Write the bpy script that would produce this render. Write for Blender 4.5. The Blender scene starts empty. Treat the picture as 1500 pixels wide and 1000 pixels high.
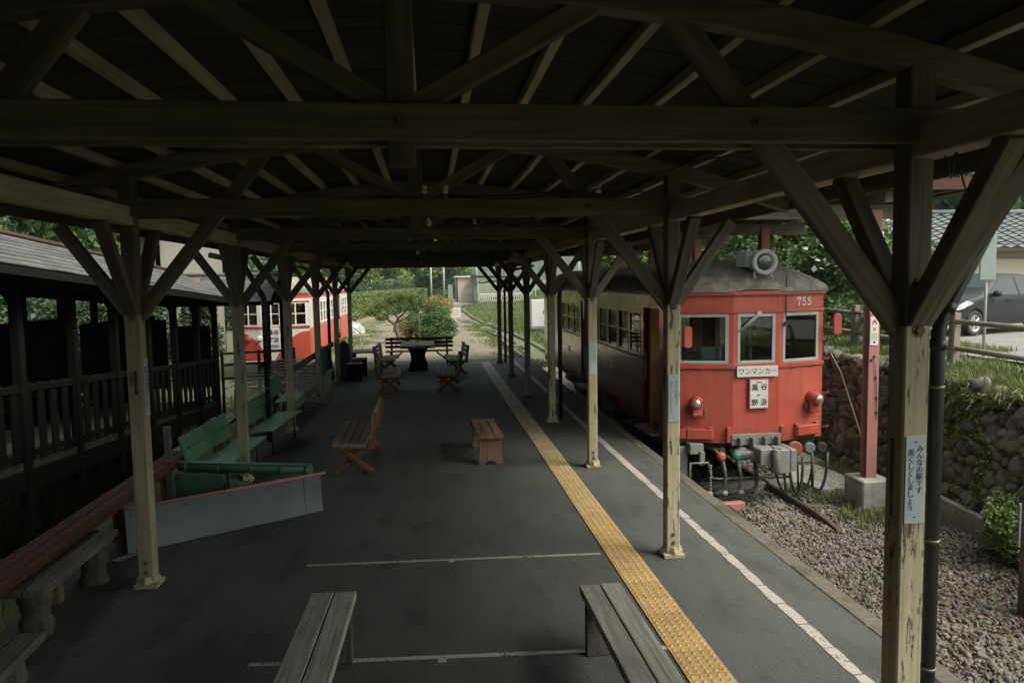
import bpy, bmesh, math, random
import numpy as np
from mathutils import Vector, Matrix

# ------------------------------------------------------------------ camera, sky, sun, exposure
SC = bpy.context.scene
COL = SC.collection
R = math.radians
CAM_H = 2.6
cam_d = bpy.data.cameras.new('camera')
cam_o = bpy.data.objects.new('camera', cam_d)
COL.objects.link(cam_o)
cam_d.sensor_width = 36.0
cam_d.lens = 1080.0 / 1500.0 * 36.0
cam_d.clip_start = 0.05
cam_d.clip_end = 3000.0
_y, _p, _r = R(6.34), R(4.6), R(0.9)
_F = Vector((math.sin(_y) * math.cos(_p), math.cos(_y) * math.cos(_p), -math.sin(_p)))
_R0 = Vector((math.cos(_y), -math.sin(_y), 0.0))
_U0 = _R0.cross(_F)
_Rv = _R0 * math.cos(_r) - _U0 * math.sin(_r)
_Uv = _U0 * math.cos(_r) + _R0 * math.sin(_r)
_m = Matrix((_Rv, _Uv, -_F)).transposed().to_4x4()
_m.translation = Vector((0, 0, CAM_H))
cam_o.matrix_world = _m
SC.camera = cam_o

SUN_DIR = Vector((0.62, -0.40, 0.95)).normalized()
SUN_EL = math.asin(SUN_DIR.z)
SUN_ROT = math.atan2(SUN_DIR.x, SUN_DIR.y)
world = bpy.data.worlds.new("World")
SC.world = world
world.use_nodes = True
wn = world.node_tree
wn.nodes.clear()
sky = wn.nodes.new('ShaderNodeTexSky')
sky.sky_type = 'NISHITA'
sky.sun_disc = False
sky.sun_elevation = SUN_EL
sky.sun_rotation = SUN_ROT
sky.air_density = 1.0
sky.dust_density = 6.0
sky.ozone_density = 1.0
bg = wn.nodes.new('ShaderNodeBackground')
bg.inputs['Strength'].default_value = 0.15
wo = wn.nodes.new('ShaderNodeOutputWorld')
hs_ = wn.nodes.new('ShaderNodeHueSaturation')
hs_.inputs['Saturation'].default_value = 0.42
wn.links.new(sky.outputs[0], hs_.inputs['Color'])
tn = wn.nodes.new('ShaderNodeMix'); tn.data_type = 'RGBA'; tn.blend_type = 'MULTIPLY'
tn.inputs[0].default_value = 1.0
tn.inputs[7].default_value = (0.95, 1.0, 0.93, 1)
wn.links.new(hs_.outputs[0], tn.inputs[6])
wn.links.new(tn.outputs[2], bg.inputs['Color'])
wn.links.new(bg.outputs[0], wo.inputs['Surface'])
sun_d = bpy.data.lights.new('sun', 'SUN')
sun_d.energy = 1.0
sun_d.angle = R(28)
sun_d.color = (1.0, 0.93, 0.82)
sun_o = bpy.data.objects.new('sun', sun_d)
COL.objects.link(sun_o)
sun_o.rotation_euler = (-SUN_DIR).to_track_quat('-Z', 'Y').to_euler()
SC.view_settings.view_transform = 'Standard'
SC.view_settings.look = 'None'
SC.view_settings.exposure = 1.2
SC.view_settings.gamma = 1.0
try:
    SC.cycles.max_bounces = 8
    SC.cycles.diffuse_bounces = 4
    SC.cycles.use_denoising = True
except Exception:
    pass

rng = np.random.default_rng(7)
rnd = random.Random(11)

# ------------------------------------------------------------------ materials
class NB:
    """small node-tree helper"""
    def __init__(s, name):
        s.m = bpy.data.materials.new(name)
        s.m.use_nodes = True
        s.nt = s.m.node_tree
        s.nt.nodes.clear()
        s.out = s.nt.nodes.new('ShaderNodeOutputMaterial')
        s.b = s.nt.nodes.new('ShaderNodeBsdfPrincipled')
        s.nt.links.new(s.b.outputs[0], s.out.inputs['Surface'])
    def n(s, t, **kw):
        x = s.nt.nodes.new(t)
        for k, v in kw.items():
            setattr(x, k, v)
        return x
    def l(s, a, b):
        s.nt.links.new(a, b)
    def put(s, sock, v):
        if hasattr(v, 'is_linked') or hasattr(v, 'links'):
            s.l(v, sock)
        else:
            sock.default_value = v
    def attr(s, name, out='Vector'):
        a = s.n('ShaderNodeAttribute'); a.attribute_name = name
        return a.outputs[out]
    def pos(s):
        return s.n('ShaderNodeNewGeometry').outputs['Position']
    def scale(s, vec, sc):
        m = s.n('ShaderNodeMapping')
        s.l(vec, m.inputs['Vector'])
        m.inputs['Scale'].default_value = sc
        return m.outputs[0]
    def noise(s, vec, scale, detail=4.0, rough=0.55, dist=0.0):
        t = s.n('ShaderNodeTexNoise')
        if vec is not None: s.l(vec, t.inputs['Vector'])
        t.inputs['Scale'].default_value = scale
        t.inputs['Detail'].default_value = detail
        t.inputs['Roughness'].default_value = rough
        t.inputs['Distortion'].default_value = dist
        return t.outputs['Fac']
    def vor(s, vec, scale, feature='F1', out='Distance'):
        t = s.n('ShaderNodeTexVoronoi'); t.feature = feature
        if vec is not None: s.l(vec, t.inputs['Vector'])
        t.inputs['Scale'].default_value = scale
        return t.outputs[out]
    def ramp(s, fac, stops, interp='LINEAR'):
        r = s.n('ShaderNodeValToRGB'); r.color_ramp.interpolation = interp
        e = r.color_ramp.elements
        while len(e) < len(stops): e.new(0.5)
        for i, (p, c) in enumerate(stops):
            e[i].position = p
            e[i].color = (c, c, c, 1) if isinstance(c, (int, float)) else (*c, 1)
        s.l(fac, r.inputs[0])
        return r.outputs[0]
    def mix(s, fac, a, b, blend='MIX'):
        m = s.n('ShaderNodeMix'); m.data_type = 'RGBA'; m.blend_type = blend
        s.put(m.inputs[0], fac)
        for sock, v in ((m.inputs[6], a), (m.inputs[7], b)):
            if isinstance(v, tuple): v = (*v, 1) if len(v) == 3 else v
            s.put(sock, v)
        return m.outputs[2]
    def math(s, op, a, b=0.0, clamp=False):
        m = s.n('ShaderNodeMath'); m.operation = op; m.use_clamp = clamp
        s.put(m.inputs[0], a); s.put(m.inputs[1], b)
        return m.outputs[0]
    def bump(s, h, strength=0.3, dist=0.01):
        b = s.n('ShaderNodeBump')
        b.inputs['Strength'].default_value = strength
        b.inputs['Distance'].default_value = dist
        s.l(h, b.inputs['Height'])
        s.l(b.outputs[0], s.b.inputs['Normal'])
    def set(s, **kw):
        names = dict(col='Base Color', rough='Roughness', metal='Metallic', coat='Coat Weight', coatr='Coat Roughness', spec='Specular IOR Level')
        for k, v in kw.items():
            if isinstance(v, tuple) and len(v) == 3: v = (*v, 1)
            s.put(s.b.inputs[names[k]], v)
        return s.m

def c3(c, k): return tuple(min(1, x * k) for x in c)

def wood(name, col, dark, rough=0.75, chip=None, chip_amt=0.36, var=0.35, gs=1.0):
    N = NB(name)
    lc = N.attr('lc')
    g = N.noise(N.scale(lc, (1.6 * gs, 34 * gs, 34 * gs)), 1.0, 6, 0.6, 0.6)
    c = N.ramp(g, [(0.30, dark), (0.62, col)])
    st = N.noise(lc, 2.3, 3)
    c = N.mix(N.ramp(st, [(0.42, 0.0), (0.75, 0.55)]), c, c3(dark, 0.8))
    rn = N.attr('rn', 'Fac')
    k = N.math('ADD', N.math('MULTIPLY', rn, var), 1.0 - var * 0.55)
    c = N.mix(1.0, c, k, 'MULTIPLY')
    h = g
    if chip:
        cf = N.noise(N.scale(lc, (5, 30, 30)), 1.0, 5, 0.7, 0.4)
        big = N.noise(lc, 1.7, 2)
        f = N.math('ADD', N.math('MULTIPLY', cf, 0.7), N.math('MULTIPLY', big, 0.3))
        f = N.math('SUBTRACT', f, N.math('MULTIPLY', N.math('SUBTRACT', rn, 0.5), 0.07))
        f = N.ramp(f, [(chip_amt, 1.0), (chip_amt + 0.035, 0.0)])
        c = N.mix(f, c, chip)
        h = N.math('SUBTRACT', g, f)
    N.bump(h, 0.35, 0.004)
    return N.set(col=c, rough=rough, spec=0.2)

def paint(name, col, rough=0.45, dirt=(0.12, 0.09, 0.06), amt=0.35, fade=0.25, coat=0.0, sc=1.0, metal=0.0):
    N = NB(name)
    p = N.attr('lc')
    a = N.noise(p, 1.3 * sc, 5, 0.6)
    b = N.noise(N.scale(p, (9 * sc, 9 * sc, 1.2 * sc)), 1.0, 5, 0.6)
    c = N.mix(N.ramp(a, [(0.35, 0.0), (0.7, fade)]), col, c3(col, 0.62))
    c = N.mix(N.ramp(b, [(0.52, 0.0), (0.85, amt)]), c, dirt)
    s2 = N.noise(p, 26 * sc, 3)
    c = N.mix(N.ramp(s2, [(0.66, 0.0), (0.78, amt * 0.8)]), c, dirt)
    N.bump(N.noise(p, 7 * sc, 3), 0.06, 0.01)
    r = N.ramp(a, [(0.3, rough), (0.8, min(1, rough + 0.22))])
    return N.set(col=c, rough=r, coat=coat, coatr=0.12, metal=metal)

def plain(name, col, rough=0.6, metal=0.0, var=0.25, sc=6.0):
    N = NB(name)
    a = N.noise(N.attr('lc'), sc, 4)
    c = N.mix(N.ramp(a, [(0.3, 0.0), (0.75, 1.0)]), col, c3(col, 1 - var))
    return N.set(col=c, rough=rough, metal=metal)

def stone(name, cols, sc=9, rough=0.85, bump=0.4, moss=None, moss_amt=0.5):
    N = NB(name)
    p = N.pos()
    rn = N.attr('rn', 'Fac')
    base = N.ramp(rn, [(i / (len(cols) - 1), c) for i, c in enumerate(cols)])
    a = N.noise(p, sc, 6, 0.65)
    c = N.mix(N.ramp(a, [(0.3, 0.0), (0.75, 0.75)]), base, N.mix(1.0, base, (0.42, 0.40, 0.38), 'MULTIPLY'))
    if moss:
        f = N.noise(p, 1.6, 5, 0.65)
        c = N.mix(N.ramp(f, [(0.5, 0.0), (0.62, moss_amt)]), c, moss)
    N.bump(a, bump, 0.015)
    return N.set(col=c, rough=rough)

def leafmat(name, c1, c2, c3_, rough=0.55, trans=0.25):
    N = NB(name)
    rn = N.attr('rn', 'Fac')
    c = N.ramp(rn, [(0.0, c1), (0.5, c2), (1.0, c3_)])
    N.set(col=c, rough=rough)
    t = N.n('ShaderNodeBsdfTranslucent')
    N.l(c, t.inputs['Color'])
    mx = N.n('ShaderNodeMixShader')
    mx.inputs[0].default_value = trans
    N.l(N.b.outputs[0], mx.inputs[1]); N.l(t.outputs[0], mx.inputs[2])
    N.l(mx.outputs[0], N.out.inputs['Surface'])
    return N.m

def glass(name, tint=(0.85, 0.9, 0.88), refl=1.0):
    N = NB(name)
    tr = N.n('ShaderNodeBsdfTransparent'); tr.inputs[0].default_value = (*tint, 1)
    gl = N.n('ShaderNodeBsdfGlossy'); gl.inputs['Roughness'].default_value = 0.03
    fr = N.n('ShaderNodeFresnel'); fr.inputs[0].default_value = 1.5
    f = N.math('ADD', N.math('MULTIPLY', fr.outputs[0], refl), 0.03, True)
    mx = N.n('ShaderNodeMixShader')
    N.l(f, mx.inputs[0]); N.l(tr.outputs[0], mx.inputs[1]); N.l(gl.outputs[0], mx.inputs[2])
    N.l(mx.outputs[0], N.out.inputs['Surface'])
    return N.m

MT = {}
MT['post'] = wood('cream_post_paint', (0.41, 0.36, 0.245), (0.27, 0.235, 0.155), 0.7, chip=(0.10, 0.075, 0.045), chip_amt=0.40)
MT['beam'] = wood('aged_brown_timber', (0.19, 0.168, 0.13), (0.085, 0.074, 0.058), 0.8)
MT['beam_pale'] = wood('pale_old_painted_timber', (0.48, 0.425, 0.31), (0.29, 0.25, 0.175), 0.8)
MT['boards'] = wood('dark_roof_boards', (0.056, 0.058, 0.056), (0.030, 0.032, 0.031), 0.9, var=0.5)
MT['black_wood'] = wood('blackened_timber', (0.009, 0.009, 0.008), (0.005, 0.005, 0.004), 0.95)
MT['grey_wood'] = wood('weathered_grey_wood', (0.34, 0.325, 0.28), (0.16, 0.15, 0.128), 0.85)
MT['brown_wood'] = wood('brown_bench_wood', (0.24, 0.185, 0.125), (0.10, 0.072, 0.045), 0.8)
MT['orange_wood'] = wood('orange_stained_wood', (0.22, 0.092, 0.046), (0.105, 0.045, 0.023), 0.75)
MT['red_wood'] = wood('red_brown_stained_wood', (0.115, 0.050, 0.034), (0.055, 0.026, 0.019), 0.7)
MT['pale_plank'] = wood('pale_bleached_plank', (0.33, 0.28, 0.21), (0.17, 0.14, 0.10), 0.85)
MT['stool_wood'] = wood('red_brown_stool_wood', (0.25, 0.15, 0.095), (0.10, 0.065, 0.042), 0.75)
MT['old_dark_wood'] = wood('old_dark_bench_wood', (0.115, 0.105, 0.09), (0.055, 0.05, 0.042), 0.85)
MT['fence_wood'] = wood('silver_fence_wood', (0.27, 0.245, 0.20), (0.12, 0.105, 0.085), 0.9)

def asphalt():
    N = NB('worn_asphalt')
    p = N.pos()
    f = N.noise(p, 75, 5, 0.8)
    a = N.noise(p, 0.45, 6, 0.62)
    b = N.noise(N.scale(p, (3.2, 1.2, 3)), 1.0, 6, 0.65)
    c = N.ramp(f, [(0.36, (0.014, 0.016, 0.015)), (0.5, (0.046, 0.049, 0.044)), (0.66, (0.15, 0.155, 0.142))])
    c = N.mix(N.ramp(a, [(0.40, 0.0), (0.58, 0.6)]), c, (0.082, 0.082, 0.071))
    c = N.mix(N.ramp(b, [(0.50, 0.0), (0.66, 0.55)]), c, (0.022, 0.023, 0.022))
    sx_ = N.n('ShaderNodeSeparateXYZ'); N.l(p, sx_.inputs[0])
    seam = N.math('GREATER_THAN', N.math('ADD', sx_.outputs[0], N.math('MULTIPLY', N.noise(p, 1.5, 3), 0.03)), -0.05)
    c = N.mix(N.math('MULTIPLY', seam, 0.16), c, (0.10, 0.102, 0.094))
    sp = N.noise(p, 34, 2, 0.5)
    c = N.mix(N.ramp(sp, [(0.70, 0.0), (0.73, 0.6)]), c, (0.17, 0.168, 0.15))
    N.bump(f, 0.7, 0.008)
    return N.set(col=c, rough=N.ramp(a, [(0.3, 0.72), (0.7, 0.92)]), spec=0.3)
MT['asphalt'] = asphalt()

def line_paint(name, col, thr=0.40, wear=(0.06, 0.06, 0.057)):
    N = NB(name)
    p = N.pos()
    a = N.noise(p, 38, 5, 0.7)
    b = N.noise(p, 3.2, 4, 0.6)
    f = N.math('ADD', N.math('MULTIPLY', a, 0.6), N.math('MULTIPLY', b, 0.4))
    c = N.mix(N.ramp(b, [(0.3, 0.0), (0.8, 0.5)]), col, c3(col, 0.7))
    c = N.mix(N.ramp(f, [(thr - 0.03, 1.0), (thr + 0.04, 0.0)]), c, wear)
    N.bump(a, 0.2, 0.003)
    return N.set(col=c, rough=0.7)
MT['white_line'] = line_paint('worn_white_line_paint', (0.36, 0.32, 0.285), 0.42)
MT['thin_line'] = line_paint('worn_thin_line_paint', (0.33, 0.33, 0.28), 0.43)

def tactile():
    N = NB('yellow_tactile_tile')
    p = N.pos()
    sx = N.n('ShaderNodeSeparateXYZ'); N.l(p, sx.inputs[0])
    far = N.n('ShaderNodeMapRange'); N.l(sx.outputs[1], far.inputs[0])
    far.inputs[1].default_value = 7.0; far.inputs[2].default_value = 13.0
    b = N.noise(p, 2.0, 4)
    d = N.noise(p, 40, 4, 0.7)
    col = N.mix(N.ramp(b, [(0.3, 0.0), (0.75, 1.0)]), (0.45, 0.295, 0.115), (0.35, 0.225, 0.09))
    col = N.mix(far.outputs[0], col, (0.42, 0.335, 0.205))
    col = N.mix(N.ramp(d, [(0.5, 0.0), (0.8, 0.55)]), col, (0.16, 0.11, 0.05))
    # tile joints every 30 cm along the strip
    ti = N.n('ShaderNodeTexWhiteNoise'); ti.noise_dimensions = '1D'
    N.l(N.math('FLOOR', N.math('DIVIDE', sx.outputs[1], 0.30)), ti.inputs['W'])
    col = N.mix(N.math('MULTIPLY', ti.outputs['Value'], 0.45), col, N.mix(1.0, col, (0.62, 0.60, 0.58), 'MULTIPLY'))
    col = N.mix(N.ramp(N.noise(p, 5, 6, 0.7), [(0.52, 0.0), (0.68, 0.6)]), col, (0.17, 0.125, 0.065))
    fr = N.math('FRACT', N.math('DIVIDE', sx.outputs[1], 0.30))
    j = N.math('LESS_THAN', fr, 0.022)
    col = N.mix(N.math('MULTIPLY', j, 0.75), col, (0.09, 0.07, 0.04))
    N.bump(d, 0.15, 0.003)
    return N.set(col=col, rough=0.6)
MT['tactile'] = tactile()
MT['kerb'] = stone('kerb_concrete', [(0.095, 0.085, 0.062), (0.14, 0.122, 0.09)], 14, moss=(0.05, 0.048, 0.024), moss_amt=0.85)
MT['concrete'] = stone('grey_concrete', [(0.30, 0.28, 0.24), (0.36, 0.34, 0.30)], 7, moss=(0.12, 0.11, 0.07), moss_amt=0.5)
MT['ballast'] = stone('ballast_stone', [(0.075, 0.073, 0.068), (0.17, 0.155, 0.13), (0.21, 0.155, 0.105), (0.13, 0.13, 0.126), (0.27, 0.25, 0.215), (0.17, 0.115, 0.075), (0.15, 0.142, 0.128), (0.10, 0.099, 0.095)], 30, bump=0.3)
MT['boulder'] = stone('wall_boulder', [(0.075, 0.063, 0.048), (0.13, 0.108, 0.082), (0.20, 0.165, 0.128), (0.105, 0.096, 0.08), (0.27, 0.235, 0.19)], 13, bump=0.8, moss=(0.055, 0.068, 0.024), moss_amt=0.7)
MT['mortar'] = stone('dark_wall_joint', [(0.035, 0.03, 0.022), (0.05, 0.04, 0.03)], 10)

def ground_mat(name, a, b, c_, sc=1.0, fine=60):
    N = NB(name)
    p = N.pos()
    f = N.noise(p, 0.8 * sc, 6, 0.65)
    g = N.noise(p, 7 * sc, 5, 0.7)
    h = N.noise(p, fine, 3, 0.7)
    c = N.mix(N.ramp(f, [(0.40, 0.0), (0.60, 1.0)]), a, b)
    c = N.mix(N.ramp(g, [(0.48, 0.0), (0.72, 0.8)]), c, c_)
    c = N.mix(N.ramp(h, [(0.3, 0.45), (0.7, 0.0)]), c, c3(a, 0.4))
    N.bump(h, 0.6, 0.02)
    return N.set(col=c, rough=0.95)
MT['grass_ground'] = ground_mat('mown_grass_ground', (0.095, 0.115, 0.048), (0.135, 0.140, 0.065), (0.18, 0.155, 0.09), 0.6, 25)
MT['dirt'] = ground_mat('tan_gravel_path', (0.21, 0.175, 0.125), (0.175, 0.155, 0.108), (0.115, 0.12, 0.06), 0.6, 45)
MT['gravel_bed'] = ground_mat('gravel_bed', (0.17, 0.145, 0.115), (0.14, 0.125, 0.10), (0.22, 0.18, 0.13), 1.2, 40)
MT['parking'] = ground_mat('parking_gravel', (0.22, 0.21, 0.19), (0.26, 0.245, 0.22), (0.16, 0.16, 0.13), 0.8, 50)
MT['hill'] = ground_mat('forested_hill', (0.035, 0.055, 0.03), (0.055, 0.08, 0.04), (0.025, 0.04, 0.025), 0.06, 0.5)

MT['red'] = paint('railcar_red_paint', (0.43, 0.078, 0.052), 0.42, dirt=(0.17, 0.055, 0.038), amt=0.8, fade=0.5, coat=0.15)
MT['red_dark'] = paint('railcar_red_trim', (0.40, 0.050, 0.035), 0.42, dirt=(0.10, 0.03, 0.02), amt=0.5)
def old_red():
    N = NB('faded_chipped_red_paint')
    p = N.attr('lc')
    sx_ = N.n('ShaderNodeSeparateXYZ'); N.l(p, sx_.inputs[0])
    z = sx_.outputs[2]
    a = N.noise(p, 1.1, 6, 0.65)
    b = N.noise(N.scale(p, (11, 11, 0.8)), 1.0, 6, 0.65)
    d = N.noise(p, 5.5, 6, 0.7)
    c = N.mix(N.ramp(a, [(0.38, 0.0), (0.62, 1.0)]), (0.43, 0.066, 0.040), (0.46, 0.098, 0.060))
    c = N.mix(N.ramp(b, [(0.46, 0.0), (0.70, 0.55)]), c, (0.30, 0.052, 0.036))
    c = N.mix(N.ramp(d, [(0.54, 0.0), (0.70, 0.45)]), c, (0.25, 0.060, 0.042))
    # grime creeping up from the lower edge and below the window belt, rust chips in both places
    low = N.n('ShaderNodeMapRange'); N.l(z, low.inputs[0]); low.inputs[1].default_value = 0.42; low.inputs[2].default_value = 0.05
    belt = N.math('SUBTRACT', 1.0, N.math('MULTIPLY', N.math('ABSOLUTE', N.math('SUBTRACT', z, 1.215)), 11.0), True)
    w = N.math('MAXIMUM', N.math('MULTIPLY', low.outputs[0], 0.75), belt)
    e = N.noise(N.scale(p, (9, 9, 22)), 1.0, 6, 0.75)
    chip = N.ramp(N.math('ADD', e, N.math('MULTIPLY', w, 0.155)), [(0.632, 0.0), (0.665, 1.0)])
    c = N.mix(chip, c, (0.085, 0.040, 0.028))
    c = N.mix(N.math('MULTIPLY', low.outputs[0], N.ramp(b, [(0.35, 0.15), (0.65, 0.65)])), c, (0.16, 0.055, 0.038))
    N.bump(N.math('SUBTRACT', N.noise(p, 3.0, 3), N.math('MULTIPLY', chip, 0.3)), 0.14, 0.02)
    return N.set(col=c, rough=N.ramp(d, [(0.35, 0.42), (0.7, 0.72)]), coat=0.06, coatr=0.3)
MT['red_front'] = old_red()
MT['red_shaded_gloss'] = paint('railcar_shaded_glossy_red', (0.20, 0.022, 0.018), 0.16, dirt=(0.10, 0.03, 0.02), amt=0.25, fade=0.3, coat=1.0)  # railcar sides: canopy shade painted in as a darker red, with more gloss
MT['red_bright'] = paint('railcar_orange_red_paint', (0.56, 0.075, 0.035), 0.38, dirt=(0.22, 0.06, 0.03), amt=0.4)
MT['white_paint'] = paint('railcar_white_paint', (0.70, 0.66, 0.58), 0.45, dirt=(0.35, 0.30, 0.22), amt=0.45)
MT['grey_frame'] = paint('grey_green_window_frame', (0.40, 0.40, 0.35), 0.5, amt=0.4)
MT['car_roof'] = paint('weathered_roof_canvas', (0.27, 0.245, 0.19), 0.8, dirt=(0.10, 0.092, 0.072), amt=0.9, fade=0.7, sc=1.6)
def canvas():
    N = NB('brushed_roof_canvas')
    p = N.attr('lc')
    a = N.noise(p, 2.2, 7, 0.7, 0.8)
    b = N.noise(N.scale(p, (5, 2, 5)), 1.0, 6, 0.7, 1.2)
    d = N.noise(N.scale(p, (14, 3, 3)), 1.0, 5, 0.7)
    c = N.ramp(a, [(0.38, (0.12, 0.108, 0.085)), (0.50, (0.22, 0.20, 0.155)), (0.62, (0.31, 0.285, 0.225))])
    c = N.mix(N.ramp(b, [(0.50, 0.0), (0.56, 0.6)]), c, (0.13, 0.118, 0.092))
    c = N.mix(N.ramp(d, [(0.56, 0.0), (0.66, 0.5)]), c, (0.33, 0.31, 0.25))
    N.bump(b, 0.3, 0.01)
    return N.set(col=c, rough=0.85)
MT['car_roof'] = canvas()
MT['lamp_grey'] = paint('lamp_grey_paint', (0.44, 0.45, 0.43), 0.45, amt=0.4, sc=4)
MT['under_grey'] = paint('coupler_grey_paint', (0.20, 0.20, 0.185), 0.55, dirt=(0.10, 0.075, 0.05), amt=0.9, sc=4)
MT['under_black'] = plain('underframe_grime', (0.03, 0.027, 0.024), 0.7)
MT['rubber'] = plain('black_rubber_hose', (0.045, 0.055, 0.05), 0.55)
MT['rust'] = paint('rusty_steel', (0.14, 0.085, 0.055), 0.75, dirt=(0.06, 0.04, 0.03), amt=0.7, sc=3)
MT['rail_top'] = plain('worn_rail_steel', (0.16, 0.125, 0.10), 0.45, 0.7)
MT['chrome'] = plain('lamp_reflector', (0.80, 0.79, 0.74), 0.32, 0.75)
MT['black_metal'] = plain('black_painted_pipe', (0.018, 0.021, 0.024), 0.42)
MT['pink_steel'] = paint('faded_pink_red_steel', (0.34, 0.145, 0.118), 0.6, dirt=(0.20, 0.10, 0.08), amt=0.35, fade=0.35)
MT['green_metal'] = paint('green_painted_metal', (0.07, 0.15, 0.095), 0.45, dirt=(0.03, 0.045, 0.03), amt=0.6, fade=0.5)
MT['green_bench'] = paint('green_bench_paint', (0.10, 0.215, 0.13), 0.5, dirt=(0.05, 0.08, 0.05), amt=0.4, fade=0.4)
MT['plow_grey'] = paint('blue_grey_blade_paint', (0.095, 0.108, 0.122), 0.5, dirt=(0.08, 0.075, 0.07), amt=0.65, fade=0.6, sc=1.3)
MT['orange_pipe'] = paint('orange_handrail_paint', (0.62, 0.22, 0.06), 0.45, amt=0.3)
MT['sign_white'] = paint('sign_white_enamel', (0.62, 0.60, 0.57), 0.4, dirt=(0.40, 0.36, 0.30), amt=0.35, sc=3)
MT['sign_pale'] = paint('sign_pale_blue_enamel', (0.36, 0.40, 0.42), 0.45, dirt=(0.25, 0.24, 0.2), amt=0.4, sc=4)
MT['sign_grey'] = paint('sign_board_grey', (0.28, 0.32, 0.30), 0.5, amt=0.3)
MT['ink_black'] = plain('black_lettering', (0.02, 0.02, 0.022), 0.6)
MT['ink_blue'] = plain('blue_lettering', (0.05, 0.085, 0.20), 0.6)
MT['ink_green'] = plain('faded_green_lettering', (0.16, 0.28, 0.27), 0.6)
MT['ink_red'] = plain('red_lettering', (0.52, 0.06, 0.05), 0.6)
MT['ink_white'] = plain('cream_lettering', (0.72, 0.68, 0.58), 0.6)
MT['roof_tile'] = stone('dark_slate_shingle', [(0.055, 0.056, 0.055), (0.085, 0.085, 0.081), (0.115, 0.11, 0.103)], 6, bump=0.3)
MT['grey_tile'] = stone('grey_roof_tile', [(0.13, 0.14, 0.145), (0.20, 0.21, 0.215)], 5, bump=0.2)
MT['beige_wall'] = paint('beige_plaster', (0.52, 0.44, 0.34), 0.85, dirt=(0.30, 0.25, 0.19), amt=0.35)
MT['pale_wall'] = paint('pale_grey_plaster', (0.21, 0.195, 0.165), 0.85, amt=0.5)
MT['car_paint'] = NB('car_dark_grey_paint').set(col=(0.016, 0.018, 0.020), rough=0.45, coat=0.05, spec=0.22)
MT['car_glass'] = NB('car_dark_glass').set(col=(0.02, 0.025, 0.025), rough=0.10, spec=0.4)
MT['tyre'] = plain('tyre_rubber', (0.02, 0.02, 0.02), 0.8)
MT['alloy'] = plain('alloy_rim', (0.55, 0.55, 0.55), 0.3, 0.7)
MT['lamp_glass'] = NB('headlamp_lens').set(col=(0.62, 0.64, 0.64), rough=0.12, metal=0.3)
MT['glass'] = glass('window_glass')
MT['bulb_glass'] = NB('frosted_bulb_glass').set(col=(0.55, 0.54, 0.48), rough=0.25)
MT['ochre'] = paint('ochre_cabin_panel', (0.55, 0.36, 0.14), 0.55, amt=0.3)
MT['cabin'] = plain('cabin_grey_green', (0.17, 0.20, 0.17), 0.6)
MT['cabin_dark'] = plain('cabin_dark_fitting', (0.04, 0.035, 0.03), 0.6)
MT['teal_panel'] = plain('teal_cabin_box', (0.16, 0.33, 0.30), 0.5)
MT['teal_cloth'] = plain('faded_teal_cloth', (0.075, 0.13, 0.155), 0.85, var=0.5, sc=4)
MT['wire'] = plain('galvanised_wire', (0.22, 0.22, 0.20), 0.5, 0.5)
MT['crate_white'] = plain('pale_slat', (0.38, 0.38, 0.33), 0.7)
MT['bark'] = stone('tree_bark', [(0.09, 0.07, 0.05), (0.14, 0.11, 0.08)], 12, bump=0.6)
MT['valve_red'] = plain('red_valve', (0.34, 0.095, 0.06), 0.6)
MT['valve_green'] = plain('green_valve', (0.03, 0.19, 0.11), 0.5)
MT['leaf_mid'] = leafmat('broad_leaves', (0.040, 0.085, 0.020), (0.080, 0.145, 0.030), (0.135, 0.20, 0.045))
MT['leaf_dark'] = leafmat('dark_evergreen_leaves', (0.030, 0.055, 0.026), (0.050, 0.085, 0.036), (0.08, 0.115, 0.048))
MT['leaf_lime'] = leafmat('yellow_green_leaves', (0.085, 0.13, 0.025), (0.15, 0.20, 0.04), (0.23, 0.25, 0.06))
MT['leaf_garden'] = leafmat('garden_tree_leaves', (0.065, 0.10, 0.028), (0.115, 0.16, 0.042), (0.185, 0.215, 0.065))
MT['leaf_gold'] = leafmat('golden_leaves', (0.20, 0.17, 0.03), (0.28, 0.24, 0.05), (0.32, 0.25, 0.06))
MT['leaf_rust'] = leafmat('russet_new_leaves', (0.14, 0.11, 0.035), (0.22, 0.15, 0.045), (0.17, 0.18, 0.05))
MT['dry_leaf'] = leafmat('dry_brown_leaves', (0.075, 0.045, 0.025), (0.15, 0.09, 0.045), (0.24, 0.16, 0.09))
MT['petal'] = leafmat('white_blossom', (0.62, 0.55, 0.50), (0.68, 0.62, 0.56), (0.70, 0.66, 0.60))
MT['grass'] = leafmat('grass_blades', (0.065, 0.10, 0.025), (0.11, 0.155, 0.035), (0.20, 0.20, 0.07))
MT['fern'] = leafmat('wall_fern', (0.085, 0.13, 0.03), (0.15, 0.21, 0.05), (0.26, 0.30, 0.085))
MT['hedge'] = leafmat('clipped_hedge_leaves', (0.085, 0.125, 0.030), (0.130, 0.170, 0.042), (0.175, 0.205, 0.06))
MT['white_plastic'] = plain('white_sheet_plastic', (0.40, 0.385, 0.36), 0.5, var=0.7, sc=2.5)

# ------------------------------------------------------------------ mesh helpers
def wloc(o):
    v = Vector((0, 0, 0))
    while o is not None:
        v += o.location
        o = o.parent
    return v

def tag(o, label=None, cat=None, group=None, kind=None):
    if label: o['label'] = label
    if cat: o['category'] = cat
    if group: o['group'] = group
    if kind: o['kind'] = kind
    return o

def thing(name, label, cat, loc=(0, 0, 0), rz=0.0, group=None):
    o = bpy.data.objects.new(name, None)
    COL.objects.link(o)
    o.empty_display_size = 0.1
    o.location = loc
    o.rotation_euler = (0, 0, rz)
    return tag(o, label, cat, group)

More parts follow.
